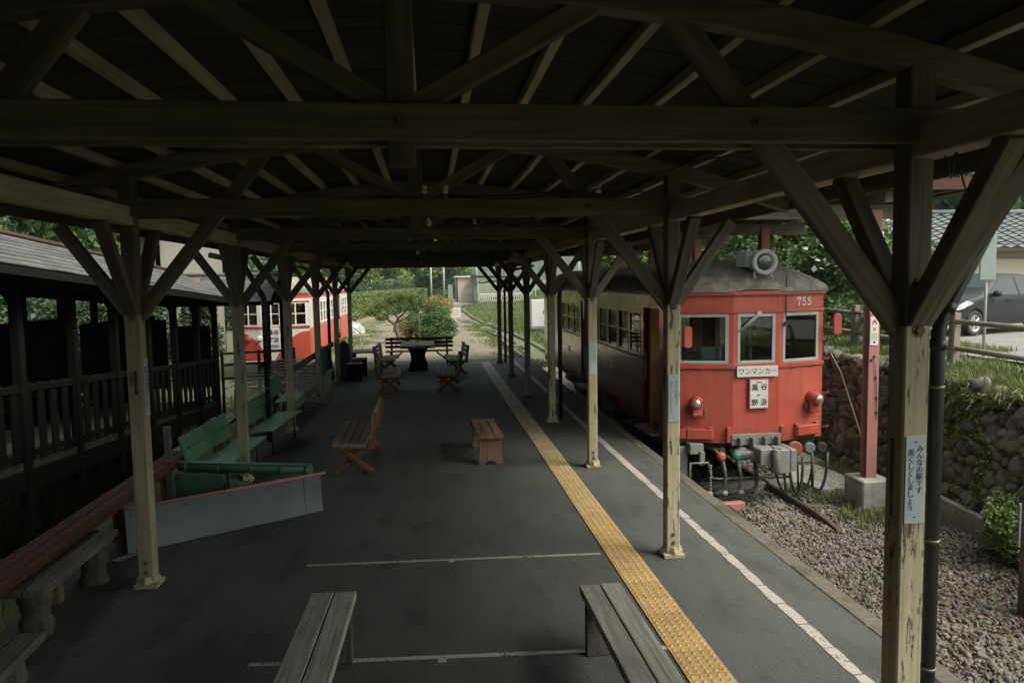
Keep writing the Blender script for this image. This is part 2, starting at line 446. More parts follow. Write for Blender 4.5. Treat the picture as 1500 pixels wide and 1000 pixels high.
def copy_tree(o, parent=None):
    c = o.copy()
    COL.objects.link(c)
    c.parent = parent
    for ch in list(o.children):
        copy_tree(ch, c)
    return c

class MB:
    def __init__(s):
        s.v = []; s.f = []; s.lc = []; s.rn = []; s.mi = []; s.sm = []
        s.mat = 0
    def add(s, vs, fs, lc=None, rn=None, smooth=False):
        o = len(s.v)
        vs = [tuple(v) for v in vs]
        s.v += vs
        s.lc += [tuple(x) for x in lc] if lc is not None else vs
        r = rnd.random() if rn is None else rn
        s.rn += [r] * len(vs)
        for f in fs:
            s.f.append(tuple(o + i for i in f)); s.mi.append(s.mat); s.sm.append(smooth)
    def box(s, c, size, rz=0.0, M=None, lc_axis=None):
        x, y, z = (d / 2 for d in size)
        P = [Vector((sx * x, sy * y, sz * z)) for sz in (-1, 1) for sy in (-1, 1) for sx in (-1, 1)]
        off = (rnd.uniform(0, 20), rnd.uniform(0, 20), rnd.uniform(0, 20))
        ax = lc_axis if lc_axis is not None else max(range(3), key=lambda i: size[i])
        od = [ax, (ax + 1) % 3, (ax + 2) % 3]
        L = [tuple(p[od[i]] + off[i] for i in range(3)) for p in P]
        if M is None:
            M = Matrix.Rotation(rz, 3, 'Z')
        P = [M @ p + Vector(c) for p in P]
        s.add(P, [(0, 2, 3, 1), (4, 5, 7, 6), (0, 1, 5, 4), (2, 6, 7, 3), (1, 3, 7, 5), (0, 4, 6, 2)], L)
    def beam(s, p0, p1, w, h, up=(0, 0, 1), ch=0.006, roll=0.0):
        p0, p1 = Vector(p0), Vector(p1)
        d = p1 - p0; L = d.length; d.normalize()
        u = Vector(up)
        sd = d.cross(u)
        if sd.length < 1e-4: sd = d.cross(Vector((0, 1, 0)))
        sd.normalize(); u = sd.cross(d).normalized()
        a, b = w / 2, h / 2
        c = min(ch, a * 0.4, b * 0.4)
        sec = [(-a + c, -b), (a - c, -b), (a, -b + c), (a, b - c), (a - c, b), (-a + c, b), (-a, b - c), (-a, -b + c)]
        off = (rnd.uniform(0, 20), rnd.uniform(0, 20), rnd.uniform(0, 20))
        P = []; LC = []
        for t in (0, L):
            for (x, y) in sec:
                P.append(p0 + d * t + sd * x + u * y)
                LC.append((t + off[0], x + off[1], y + off[2]))
        F = [(i, (i + 1) % 8, 8 + (i + 1) % 8, 8 + i) for i in range(8)]
        F.append(tuple(range(7, -1, -1))); F.append(tuple(range(8, 16)))
        s.add(P, F, LC)
    def tube(s, pts, r, n=8, smooth=True):
        pts = [Vector(p) for p in pts]
        rs = r if isinstance(r, (list, tuple)) else [r] * len(pts)
        P = []; F = []; LC = []
        ref = None; acc = 0.0
        off = rnd.uniform(0, 20)
        for i, p in enumerate(pts):
            d = (pts[min(i + 1, len(pts) - 1)] - pts[max(i - 1, 0)]).normalized()
            if ref is None:
                ref = d.cross(Vector((0.31, 0.2, 0.93)))
                if ref.length < 1e-3: ref = d.cross(Vector((1, 0, 0)))
            ref = (ref - d * ref.dot(d)).normalized()
            q = d.cross(ref)
            if i: acc += (p - pts[i - 1]).length
            for k in range(n):
                a = 2 * math.pi * k / n
                P.append(p + (ref * math.cos(a) + q * math.sin(a)) * rs[i])
                LC.append((acc + off, math.cos(a) * rs[i], math.sin(a) * rs[i]))
        for i in range(len(pts) - 1):
            for k in range(n):
                F.append((i * n + k, i * n + (k + 1) % n, (i + 1) * n + (k + 1) % n, (i + 1) * n + k))
        s.add(P, F, LC, smooth=smooth)
        b = len(s.v) - len(P)
        for ring in (tuple(range(n - 1, -1, -1)), tuple(range((len(pts) - 1) * n, len(pts) * n))):
            s.f.append(tuple(b + i for i in ring)); s.mi.append(s.mat); s.sm.append(False)
    def lathe(s, o, axis, prof, n=20, smooth=True):
        o = Vector(o); ax = Vector(axis).normalized()
        u = ax.cross(Vector((0, 0, 1)))
        if u.length < 1e-3: u = Vector((1, 0, 0))
        u.normalize(); w = ax.cross(u)
        P = []; F = []
        for (t, r) in prof:
            for k in range(n):
                a = 2 * math.pi * k / n
                P.append(o + ax * t + (u * math.cos(a) + w * math.sin(a)) * max(r, 1e-5))
        for i in range(len(prof) - 1):
            for k in range(n):
                F.append((i * n + k, i * n + (k + 1) % n, (i + 1) * n + (k + 1) % n, (i + 1) * n + k))
        s.add(P, F, smooth=smooth)
        b = len(s.v) - len(P)
        for ring in (tuple(range(n - 1, -1, -1)), tuple(range((len(prof) - 1) * n, len(prof) * n))):
            s.f.append(tuple(b + i for i in ring)); s.mi.append(s.mat); s.sm.append(False)
    def prism(s, poly, o, u, v, depth):
        o, u, v = Vector(o), Vector(u).normalized(), Vector(v).normalized()
        n = u.cross(v)
        k = len(poly)
        P = [o + u * a + v * b for a, b in poly] + [o + u * a + v * b + n * depth for a, b in poly]
        off = rnd.uniform(0, 20)
        ext_a = max(p[0] for p in poly) - min(p[0] for p in poly)
        ext_b = max(p[1] for p in poly) - min(p[1] for p in poly)
        LC = []
        for dpt in (0, depth):
            for a, b in poly:
                LC.append((a + off, b, dpt) if ext_a >= ext_b else (b + off, a, dpt))
        F = [tuple(range(k - 1, -1, -1)), tuple(range(k, 2 * k))]
        F += [(i, (i + 1) % k, k + (i + 1) % k, k + i) for i in range(k)]
        s.add(P, F, LC)
    def grid(s, pts, smooth=False, lc=None):
        """pts: list of rows of points"""
        nr, nc = len(pts), len(pts[0])
        P = [p for r in pts for p in r]
        F = [(i * nc + j, i * nc + j + 1, (i + 1) * nc + j + 1, (i + 1) * nc + j) for i in range(nr - 1) for j in range(nc - 1)]
        s.add(P, F, lc, smooth=smooth)
    def panel(s, p0, p1, z0, z1, holes=(), t=0.05):
        """a wall from p0 to p1 (outer face to the right-hand side), with rectangular openings (u0, u1, za, zb)"""
        p0 = Vector((*p0, 0)); p1 = Vector((*p1, 0))
        d = p1 - p0; L = d.length; d.normalize()
        nrm = Vector((d.y, -d.x, 0))
        us = sorted({0.0, L} | {h[0] for h in holes} | {h[1] for h in holes})
        zs = sorted({z0, z1} | {h[2] for h in holes} | {h[3] for h in holes})
        def inside(a, b):
            return any(h[0] - 1e-6 <= a <= h[1] + 1e-6 and h[2] - 1e-6 <= b <= h[3] + 1e-6 for h in holes)
        P = []; F = []
        def V(u, z, k):
            P.append(p0 + d * u + Vector((0, 0, z)) - nrm * (t * k)); return len(P) - 1
        for i in range(len(us) - 1):
            for j in range(len(zs) - 1):
                if inside((us[i] + us[i + 1]) / 2, (zs[j] + zs[j + 1]) / 2): continue
                for k in (0, 1):
                    q = [V(us[i], zs[j], k), V(us[i + 1], zs[j], k), V(us[i + 1], zs[j + 1], k), V(us[i], zs[j + 1], k)]
                    F.append(tuple(q) if k == 0 else tuple(reversed(q)))
        def rev(a, b):
            q = [V(*a, 0), V(*b, 0), V(*b, 1), V(*a, 1)]
            F.append(tuple(q))
        for (a, b, c, e) in holes:
            rev((a, e), (a, c)); rev((a, c), (b, c)); rev((b, c), (b, e)); rev((b, e), (a, e))
        rev((0, z0), (0, z1)); rev((L, z1), (L, z0)); rev((0, z1), (L, z1)); rev((L, z0), (0, z0))
        s.add(P, F)
    def build(s, name, mats, parent=None, world=False, bevel=0.0, seg=1, angle=30, group=None):
        me = bpy.data.meshes.new(name)
        mats = mats if isinstance(mats, (list, tuple)) else [mats]
        off = Vector((0, 0, 0))
        if parent is not None and world:
            off = wloc(parent)
        elif parent is None:
            A = np.array(s.v)
            off = Vector(((A[:, 0].min() + A[:, 0].max()) / 2, (A[:, 1].min() + A[:, 1].max()) / 2, A[:, 2].min()))
        V = [(a - off.x, b - off.y, c - off.z) for a, b, c in s.v]
        me.from_pydata(V, [], s.f)
        me.attributes.new('lc', 'FLOAT_VECTOR', 'POINT').data.foreach_set('vector', np.array(s.lc, dtype=np.float32).ravel())
        me.attributes.new('rn', 'FLOAT', 'POINT').data.foreach_set('value', np.array(s.rn, dtype=np.float32))
        me.polygons.foreach_set('material_index', s.mi)
        me.polygons.foreach_set('use_smooth', s.sm)
        for m in mats: me.materials.append(m)
        if bevel > 0:
            bm = bmesh.new(); bm.from_mesh(me)
            bmesh.ops.remove_doubles(bm, verts=bm.verts, dist=1e-5)
            es = [e for e in bm.edges if len(e.link_faces) == 2 and e.calc_face_angle(0) > R(angle)]
            bmesh.ops.bevel(bm, geom=es, offset=bevel, offset_type='OFFSET', segments=seg, profile=0.5, affect='EDGES', clamp_overlap=True)
            bm.to_mesh(me); bm.free()
        me.update()
        o = bpy.data.objects.new(name, me)
        COL.objects.link(o)
        if parent is not None:
            o.parent = parent
        else:
            o.location = off
        if group: o['group'] = group
        return o

def raw_mesh(name, V, F, mat, rn=None, parent=None, smooth=False, lc=None, world=False):
    """fast numpy mesh: F (n,k) equal-size faces"""
    me = bpy.data.meshes.new(name)
    V = np.asarray(V, dtype=np.float32); F = np.asarray(F, dtype=np.int32)
    off = np.zeros(3)
    if parent is not None and world: off = np.array(wloc(parent))
    elif parent is None:
        off = np.array([(V[:, 0].min() + V[:, 0].max()) / 2, (V[:, 1].min() + V[:, 1].max()) / 2, V[:, 2].min()])
    me.vertices.add(len(V)); me.vertices.foreach_set('co', (V - off).astype(np.float32).ravel())
    k = F.shape[1]
    me.loops.add(F.size); me.loops.foreach_set('vertex_index', F.ravel())
    me.polygons.add(len(F))
    me.polygons.foreach_set('loop_start', np.arange(0, F.size, k, dtype=np.int32))
    me.polygons.foreach_set('loop_total', np.full(len(F), k, dtype=np.int32))
    if smooth: me.polygons.foreach_set('use_smooth', np.ones(len(F), dtype=bool))
    me.update(calc_edges=True)
    me.attributes.new('lc', 'FLOAT_VECTOR', 'POINT').data.foreach_set('vector', (V if lc is None else np.asarray(lc, dtype=np.float32)).ravel())
    if rn is not None:
        me.attributes.new('rn', 'FLOAT', 'POINT').data.foreach_set('value', np.asarray(rn, dtype=np.float32))
    me.materials.append(mat)
    o = bpy.data.objects.new(name, me)
    COL.objects.link(o)
    if parent is not None: o.parent = parent
    else: o.location = off
    return o

def unit(a): return a / np.maximum(np.linalg.norm(a, axis=1, keepdims=True), 1e-9)

def leaf_quads(C, size, aspect=0.55, up=0.35, tint=None):
    """folded diamond leaves at C; returns V, F, rn"""
    n = len(C)
    sz = size * rng.uniform(0.6, 1.3, n)[:, None]
    d = rng.normal(size=(n, 3)); d[:, 2] *= 0.6; d = unit(d)
    nn = rng.normal(size=(n, 3)); nn[:, 2] = np.abs(nn[:, 2]) + up; nn = unit(nn)
    sd = unit(np.cross(d, nn)); nn = np.cross(sd, d)
    V = np.empty((n, 4, 3))
    V[:, 0] = C - d * sz * 0.5
    V[:, 1] = C + sd * sz * aspect * 0.5 + nn * sz * 0.08
    V[:, 2] = C + d * sz * 0.5 - nn * sz * 0.06
    V[:, 3] = C - sd * sz * aspect * 0.5 + nn * sz * 0.08
    F = np.arange(n * 4).reshape(n, 4)
    r = rng.uniform(0, 1, n) if tint is None else np.clip(tint + rng.normal(0, 0.16, n), 0, 1)
    return V.reshape(-1, 3), F, np.repeat(r, 4)

def clump_points(cl, per, shell=0.45):
    """cl: list of (x,y,z,rx,ry,rz); leaves concentrated near the surface of each clump; tint random for each clump"""
    out = []; tin = []
    for (x, y, z, rx, ry, rz) in cl:
        d = unit(rng.normal(size=(per, 3)))
        rr = 1 - shell * rng.uniform(0, 1, per) ** 1.5
        rr *= 1 + 0.16 * np.sin(d[:, 0] * 5 + x * 3) * np.cos(d[:, 1] * 4 + z)
        P = d * rr[:, None] * np.array([rx, ry, rz]) + np.array([x, y, z])
        out.append(P); tin.append(np.full(per, rnd.uniform(0.2, 0.8)))
    return np.concatenate(out), np.concatenate(tin)

def text_mesh(body, size, o, u, v, mat, name, parent, line=1.0, world=True, ext=0.0015, sx=1.0, bold=0.0):
    cu = bpy.data.curves.new(name, 'FONT')
    cu.body = body; cu.size = size
    cu.align_x = 'CENTER'; cu.align_y = 'CENTER'
    cu.space_line = line
    cu.extrude = ext
    cu.offset = bold
    cu.resolution_u = 3
    t = bpy.data.objects.new(name, cu)
    COL.objects.link(t)
    dg = bpy.context.evaluated_depsgraph_get()
    me = bpy.data.meshes.new_from_object(t.evaluated_get(dg))
    bpy.data.objects.remove(t)
    bpy.data.curves.remove(cu)
    u, v = Vector(u).normalized(), Vector(v).normalized()
    n = u.cross(v)
    M = Matrix((u * sx, v, n)).transposed().to_4x4()
    M.translation = Vector(o) - (wloc(parent) if world else Vector((0, 0, 0)))
    me.transform(M)
    me.materials.clear(); me.materials.append(mat)
    ob = bpy.data.objects.new(name, me)
    COL.objects.link(ob)
    ob.parent = parent
    return ob

# ------------------------------------------------------------------ ground, platform, track bed
def smooth(a, b, x):
    t = np.clip((x - a) / (b - a), 0, 1)
    return t * t * (3 - 2 * t)

def wall_x(y):
    return 7.28 + 0.085 * (y - 8.5)

def terrain_h(x, y):
    x = np.asarray(x, float); y = np.asarray(y, float)
    h = np.full(np.broadcast(x, y).shape, -0.88)
    h = np.where(x < -3.2, -0.78 + 0.12 * smooth(18, 30, y), h)
    far = smooth(24, 44, y)
    h = h + far * 0.28
    # bank rising on the far side of the track, beyond the shelter
    h = h + smooth(20, 30, y) * smooth(7.5, 16, x) * (1.1 + 0.0 * x)
    h = h + smooth(40, 120, y) * smooth(4, 22, x) * 0.9
    h = h + smooth(66, 86, y) * smooth(1.5, 5, x) * smooth(22, 14, x) * 0.65
    h = h + smooth(60, 170, y) * smooth(-10, -40, x) * 3.0
    h = h + smooth(150, 400, y) * 2.0
    h = h + 0.05 * np.sin(x * 0.7 + y * 0.31) * np.cos(y * 0.5 - x * 0.2)
    return h

def sheet(name, xs, ys, hf, mat):
    X, Y = np.meshgrid(xs, ys)
    Z = hf(X, Y)
    V = np.stack([X, Y, Z], -1).reshape(-1, 3)
    nx = len(xs); ny = len(ys)
    i = np.arange((nx - 1) * (ny - 1)); r = i // (nx - 1); c = i % (nx - 1)
    a = r * nx + c
    F = np.stack([a, a + 1, a + nx + 1, a + nx], -1)
    return raw_mesh(name, V, F, mat, smooth=True)

xs = np.concatenate([np.linspace(-900, -60, 18), np.linspace(-50, 50, 81), np.linspace(60, 900, 18)])
ys = np.concatenate([np.linspace(-200, -12, 8), np.linspace(-10, 130, 113), np.linspace(140, 1500, 30)])
tag(sheet('ground', xs, ys, terrain_h, MT['grass_ground']), kind='structure')
tag(sheet('gravel_bed', np.linspace(3.36, 7.35, 25), np.linspace(-4, 27, 90),
          lambda x, y: -0.845 + 0.02 * np.sin(x * 5 + y * 3) * np.cos(y * 4.1) , MT['gravel_bed']), kind='structure')
# raised parking ground behind the stone wall
def park_h(x, y):
    wx = wall_x(y) + 0.42
    return 1.07 + 0.05 * np.sin(x * 1.3 + y) * np.cos(y * 1.7) - 0.0 * wx
def park_sheet():
    ys = np.linspace(-6, 24, 60); us = np.linspace(0, 1, 40)
    Y, U = np.meshgrid(ys, us, indexing='ij')
    X = (wall_x(Y) + 0.32) + U ** 1.3 * 42
    Z = park_h(X, Y) - smooth(20, 24, Y) * 1.9 - 0.10 * (U == 0)
    V = np.stack([X, Y, Z], -1).reshape(-1, 3)
    nu = 40; i = np.arange((nu - 1) * 59); r = i // (nu - 1); c = i % (nu - 1); a = r * nu + c
    return raw_mesh('verge_ground', V, np.stack([a, a + 1, a + nu + 1, a + nu], -1), MT['grass_ground'], smooth=True)
tag(park_sheet(), kind='structure')
tag(sheet('parking_ground', np.linspace(9.9, 34, 20), np.linspace(-4, 22, 20), lambda x, y: 1.115 + 0.0 * x - smooth(19, 22, y) * 0.3, MT['parking']), kind='structure')

# platform: asphalt deck, concrete kerb on the track side, low retaining side on the other
PX0, PX1 = -3.3, 3.18
b = MB(); b.box(((PX0 + PX1) / 2, 9.0, -0.5), (PX1 - PX0, 32.0, 1.0))
tag(b.build('platform', MT['asphalt']), kind='structure')
b = MB()
y = -7.0
while y < 34:
    L = 1.2
    b.box((3.268, y + L / 2, -0.497 + rnd.uniform(-0.004, 0.004)), (0.170, L - 0.012, 1.0))
    y += L
kerb = b.build('platform_kerb', MT['kerb'], bevel=0.012)
tag(kerb, kind='structure')
# beyond the roof: tan path at platform level, ramping gently away
def path_h(x, y):
    h = -0.006 - 0.42 * smooth(30, 52, y)
    e = np.minimum(x - (-4.7), 3.05 + 0.02 * (y - 25) - x)
    h = h - 0.35 * smooth(0.5, -0.3, e) + 0.012 * np.sin(x * 3 + y * 1.3)
    return h
tag(sheet('dirt_path', np.linspace(-5.2, 3.4, 36), np.linspace(24.95, 78, 90), path_h, MT['dirt']), kind='structure')
# left-hand verge between path and siding
tag(sheet('siding_verge', np.linspace(-13, -3.32, 24), np.linspace(-6, 30, 50), lambda x, y: -0.72 + 0.05 * np.sin(x * 2 + y), MT['grass_ground']), kind='structure')

def strip_mesh(y0, y1, xc, w, name, mat, ragged=0.0, seg=0.0, gap=0.0, z=0.004):
    b = MB(); y = y0
    step = seg if seg else (y1 - y0)
    while y < y1 - 1e-3:
        a, e = y + gap * rnd.uniform(0.4, 1.2), min(y1, y + step)
        n = max(2, int((e - a) / 0.08))
        L = []; Rr = []
        for i in range(n + 1):
            t = a + (e - a) * i / n
            tip = min(1.0, min(i, n - i) * 0.2 + 0.87) if seg else 1.0
            L.append((xc - w / 2 * tip + rnd.uniform(-ragged, ragged), t, z))
            Rr.append((xc + w / 2 * tip + rnd.uniform(-ragged, ragged), t, z))
        for i in range(n):
            b.add([L[i], Rr[i], Rr[i + 1], L[i + 1]], [(0, 1, 2, 3)])
        y = e
    return tag(b.build(name, mat), kind='structure')
strip_mesh(2.2, 9.2, 2.735, 0.090, 'platform_edge_line_marking', MT['white_line'], 0.008, 0.36, 0.014)
strip_mesh(9.2, 24.0, 2.73, 0.105, 'platform_edge_line_marking', MT['white_line'], 0.004)

def floor_line(x0, y0, x1, y1, w, ticks):
    b = MB()
    n = 24
    d = Vector((x1 - x0, y1 - y0, 0)); q = Vector((-d.y, d.x, 0)).normalized()
    for i in range(n):
        p = Vector((x0, y0, 0.004)) + d * (i / n); r_ = Vector((x0, y0, 0.004)) + d * ((i + 1) / n)
        a = w / 2 * rnd.uniform(0.85, 1.1)
        b.add([p - q * a, r_ - q * a, r_ + q * a, p + q * a], [(0, 1, 2, 3)])
    for t in ticks:
        p = Vector((x0, y0, 0.0045)) + d * t
        e = d.normalized() * w * 0.6
        b.add([p - e - q * (w * 1.5), p + e - q * (w * 1.5), p + e - q * w * 0.5, p - e - q * w * 0.5], [(0, 1, 2, 3)])
    return tag(b.build('floor_line_marking', MT['thin_line']), kind='structure')
floor_line(-1.19, 6.85, 1.57, 6.73, 0.045, [0.485])
floor_line(-1.3, 5.06, 1.66, 4.885, 0.05, [0.45])
floor_line(1.28, 23.95, 1.62, 23.93, 0.07, [])
floor_line(-3.05, 7.25, -2.55, 8.0, 0.10, [])

# tactile strip with raised dots
def tactile_strip():
    x0, x1, y0, y1 = 1.615, 1.915, 2.4, 23.9
    base = MB(); base.box(((x0 + x1) / 2, (y0 + y1) / 2, 0.004), (x1 - x0, y1 - y0, 0.012))
    t = thing('tactile_paving', 'yellow strip of dotted tactile tiles running along the platform beside the posts', 'tactile paving', ((x0 + x1) / 2, y0, 0))
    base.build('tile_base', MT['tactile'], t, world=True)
    yy = np.arange(y0 + 0.03, y1, 0.06); xx = x0 + 0.03 + np.arange(5) * 0.06
    X, Y = np.meshgrid(xx, yy); C = np.stack([X.ravel(), Y.ravel()], -1)
    n = len(C); k = 8; a = np.arange(k) * 2 * np.pi / k
    ring = np.stack([np.cos(a), np.sin(a)], -1)
    V = np.zeros((n, 2 * k, 3))
    V[:, :k, :2] = C[:, None] + ring * 0.0165; V[:, :k, 2] = 0.0095
    V[:, k:, :2] = C[:, None] + ring * 0.010; V[:, k:, 2] = 0.0165
    fs = [(i, (i + 1) % k, k + (i + 1) % k, k + i) for i in range(k)] + [(k, k + 1, k + 2, k + 3), (k, k + 3, k + 4, k + 7), (k + 4, k + 5, k + 6, k + 7)]
    F = (np.arange(n)[:, None, None] * 2 * k + np.array(fs)[None]).reshape(-1, 4)
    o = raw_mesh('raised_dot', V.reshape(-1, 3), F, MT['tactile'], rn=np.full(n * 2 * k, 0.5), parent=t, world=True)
    tag(o, kind='stuff')
tactile_strip()

# ------------------------------------------------------------------ station canopy
RX, LX = 2.22, -2.50
BAYS = [-0.2 + 3.4 * k for k in range(-1, 8)]        # -3.6 ... 23.6
RIDGE = -0.1
def raf_z(x):
    d = abs(x - RIDGE); return 3.80 - 0.02 * d - 0.045 * d * d
canopy = thing('station_canopy', 'dark timber platform canopy on two rows of cream posts with braces', 'canopy', (RIDGE, 10, 0))
def CB(b, name, mat, parent=None, bevel=0.0):
    return b.build(name, mat, parent or canopy, world=True, bevel=bevel)

JZ = 2.40
POST_W = 0.125
for yb in BAYS:
    for s, X in ((1, RX), (-1, LX)):
        b = MB()
        lean = rnd.uniform(-0.012, 0.012)
        top = raf_z(X) + 0.02
        b.beam((X, yb, 0.0), (X + lean * 0.3, yb, JZ - 0.03), POST_W, POST_W, up=(0, 1, 0), ch=0.008)
        p = CB(b, 'post', MT['post'])
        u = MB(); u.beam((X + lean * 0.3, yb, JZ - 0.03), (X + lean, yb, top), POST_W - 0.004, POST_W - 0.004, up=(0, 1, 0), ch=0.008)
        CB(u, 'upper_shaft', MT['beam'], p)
        f = MB(); f.box((X, yb, 0.02), (0.20, 0.20, 0.04)); f.lathe((X, yb, 0.04), (0, 0, 1), [(0, 0.12), (0.06, 0.092)], 4, False)
        # splayed timber collar at the foot
        CB(f, 'plinth', MT['post'], p, bevel=0.006)
        if yb < 14:
            k = MB()
            if s < 0: k.box((X + 0.005, yb - POST_W / 2 - 0.001, 1.80), (0.022, 0.006, 0.20)); k.box((X + 0.005, yb - POST_W / 2 - 0.004, 1.80), (0.004, 0.008, 0.16))
            else: k.box((X - POST_W / 2 - 0.001, yb + 0.01, 1.72), (0.006, 0.024, 0.24))
            CB(k, 'mortise_plate', MT['old_dark_wood'], p)
        # bolts
        for zz in (0.14, 0.22, JZ - 0.05, JZ + 0.16):
            q_ = 1.0 if zz < 1 else 1.5
            k = MB(); k.lathe((X, yb - POST_W / 2 - 0.001, zz), (0, -1, 0), [(0, 0.022 * q_), (0.003, 0.022 * q_), (0.0035, 0.013 * q_), (0.013, 0.012 * q_)], 6, False)
            CB(k, 'bolt', MT['rust'], p)
        # inward brace, from the post past the tie beam up to the rafter
        xi = X - s * 1.20
        xt, zt = X - s * 1.13, raf_z(X - s * 1.13) - 0.0
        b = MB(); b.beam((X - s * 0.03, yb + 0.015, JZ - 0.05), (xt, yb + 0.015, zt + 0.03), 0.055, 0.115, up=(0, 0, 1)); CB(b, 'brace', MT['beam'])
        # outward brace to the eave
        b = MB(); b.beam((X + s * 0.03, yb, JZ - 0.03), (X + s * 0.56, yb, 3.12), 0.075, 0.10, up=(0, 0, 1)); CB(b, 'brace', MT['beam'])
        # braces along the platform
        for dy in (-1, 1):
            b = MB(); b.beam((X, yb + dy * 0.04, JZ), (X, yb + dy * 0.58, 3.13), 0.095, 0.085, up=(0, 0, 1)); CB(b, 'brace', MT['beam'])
    # tie beam: two planks clasping the posts
    for dy in (-0.085, 0.085):
        b = MB(); b.beam((LX - 0.16, yb + dy, 3.262 + rnd.uniform(-0.006, 0.006)), (RX + 0.18, yb + dy, 3.258), 0.045, 0.148, up=(0, 0, 1), ch=0.004)
        CB(b, 'tie_beam', MT['beam'])
    for X in (RX, LX, RIDGE, RX - 0.80, LX + 0.80):
        k = MB(); k.lathe((X, yb - 0.108, 3.262), (0, -1, 0), [(0, 0.028), (0.006, 0.028), (0.007, 0.014), (0.022, 0.014)], 8, False)
        CB(k, 'bolt', MT['rust'])
    # king post with its foot block, struts up to the rafters
    b = MB(); b.beam((RIDGE, yb, 3.095), (RIDGE, yb, raf_z(RIDGE) + 0.02), 0.115, 0.12, up=(0, 1, 0)); CB(b, 'king_post', MT['beam'])
    for s in (-1, 1):
        b = MB(); x2 = RIDGE + s * 0.82
        b.beam((RIDGE + s * 0.07, yb, 3.345), (x2, yb, raf_z(x2) + 0.02), 0.075, 0.095, up=(0, 0, 1)); CB(b, 'strut', MT['beam'])
        # cambered principal rafter, in one curved piece
        n = 10; x_end = 3.42
        prof = []
        for i in range(n + 1):
            x = RIDGE + s * (0.0 if i == 0 else x_end * i / n); prof.append((x, raf_z(x)))
        poly = prof + [(x, z + 0.15 - 0.03 * abs(x - RIDGE) / x_end) for x, z in reversed(prof)]
        if s > 0: poly = poly[::-1]
        b = MB(); b.prism(poly, (0, yb + 0.05, 0), (1, 0, 0), (0, 0, 1), 0.10); CB(b, 'rafter', MT['beam'], bevel=0.004)
Y0, Y1 = BAYS[0] - 0.9, BAYS[-1] + 0.7
for s, X in ((1, RX), (-1, LX)):
    b = MB()
    for yb in BAYS[:-1]:
        b.beam((X, yb - (0.9 if yb == BAYS[0] else 0), 3.20), (X, yb + 3.4 + (0.7 if yb == BAYS[-2] else 0.0), 3.20), 0.105, 0.15, up=(0, 0, 1))
    b.mat = 0
    CB(b, 'wall_plate', MT['beam_pale'])
for s in (-1, 1):
    for k in range(8):
        x = RIDGE + s * (0.40 + 0.42 * k)
        z = raf_z(x) + 0.15 - 0.03 * abs(x - RIDGE) / 3.42 + 0.035
        b = MB()
        for j, yb in enumerate(BAYS[:-1]):
            sag = rnd.uniform(-0.02, 0.008)
            ya = yb - (0.9 if j == 0 else 0); ye = yb + 3.4 + (0.7 if j == len(BAYS) - 2 else 0)
            ym = (ya + ye) / 2
            b.beam((x, ya, z), (x, ym, z + sag), 0.060, 0.07, up=(0, 0, 1), ch=0.004)
            b.beam((x, ym, z + sag), (x, ye, z), 0.060, 0.07, up=(0, 0, 1), ch=0.004)
        CB(b, 'purlin', MT['beam_pale'])
b = MB(); b.beam((RIDGE, Y0, raf_z(RIDGE) + 0.19), (RIDGE, Y1, raf_z(RIDGE) + 0.19), 0.09, 0.08); CB(b, 'ridge_purlin', MT['beam_pale'])
# roof boarding: planks laid across the slope, each one slightly off, and the sheet roofing over them
for s in (-1, 1):
    b = MB()
    yy = Y0
    while yy < Y1:
        w = rnd.uniform(0.14, 0.19)
        n = 6
        dz = rnd.uniform(0, 0.006)
        top = []; bot = []
        for i in range(n + 1):
            x = RIDGE + s * (0.01 + 3.50 * i / n)
            z = raf_z(x) + 0.22 - 0.03 * abs(x - RIDGE) / 3.42 + dz
            bot.append((x, z)); top.append((x, z + 0.016))
        poly = bot + top[::-1]
        if s > 0: poly = poly[::-1]
        b.prism(poly, (0, yy + w - 0.004, 0), (1, 0, 0), (0, 0, 1), w - 0.006)
        yy += w
    CB(b, 'roof_boards', MT['boards'])
    b = MB()
    n = 8; poly = []
    for i in range(n + 1):
        x = RIDGE + s * (3.56 * i / n); poly.append((x, raf_z(x) + 0.25))
    poly = poly + [(x, z + 0.03) for x, z in reversed(poly)]
    if s > 0: poly = poly[::-1]
    b.prism(poly, (0, Y1 + 0.08, 0), (1, 0, 0), (0, 0, 1), Y1 - Y0 + 0.16)
    CB(b, 'roofing', MT['roof_tile'])
    b = MB(); x = RIDGE + s * 3.5
    b.beam((x, Y0, raf_z(x) + 0.14), (x, Y1, raf_z(x) + 0.14), 0.03, 0.16); CB(b, 'fascia', MT['beam'])
    b = MB()
    pts = []
    for i in range(9):
        a = math.pi + math.pi * i / 8
        pts.append((x + s * 0.08 + 0.06 * math.cos(a), 0.06 * math.sin(a)))
    rows = [[(px, yy, raf_z(x) + 0.17 + pz) for px, pz in pts] for yy in (Y0, Y1)]
    b.grid(rows, True); CB(b, 'gutter', MT['black_metal'])
# end fascia board closing the far gable
b = MB()
for i in range(2):
    b.beam((LX - 1.0, Y1 + 0.02, 3.335 - i * 0.15), (RX + 1.0, Y1 + 0.02, 3.335 - i * 0.15), 0.03, 0.145)
CB(b, 'gable_board', MT['beam'])

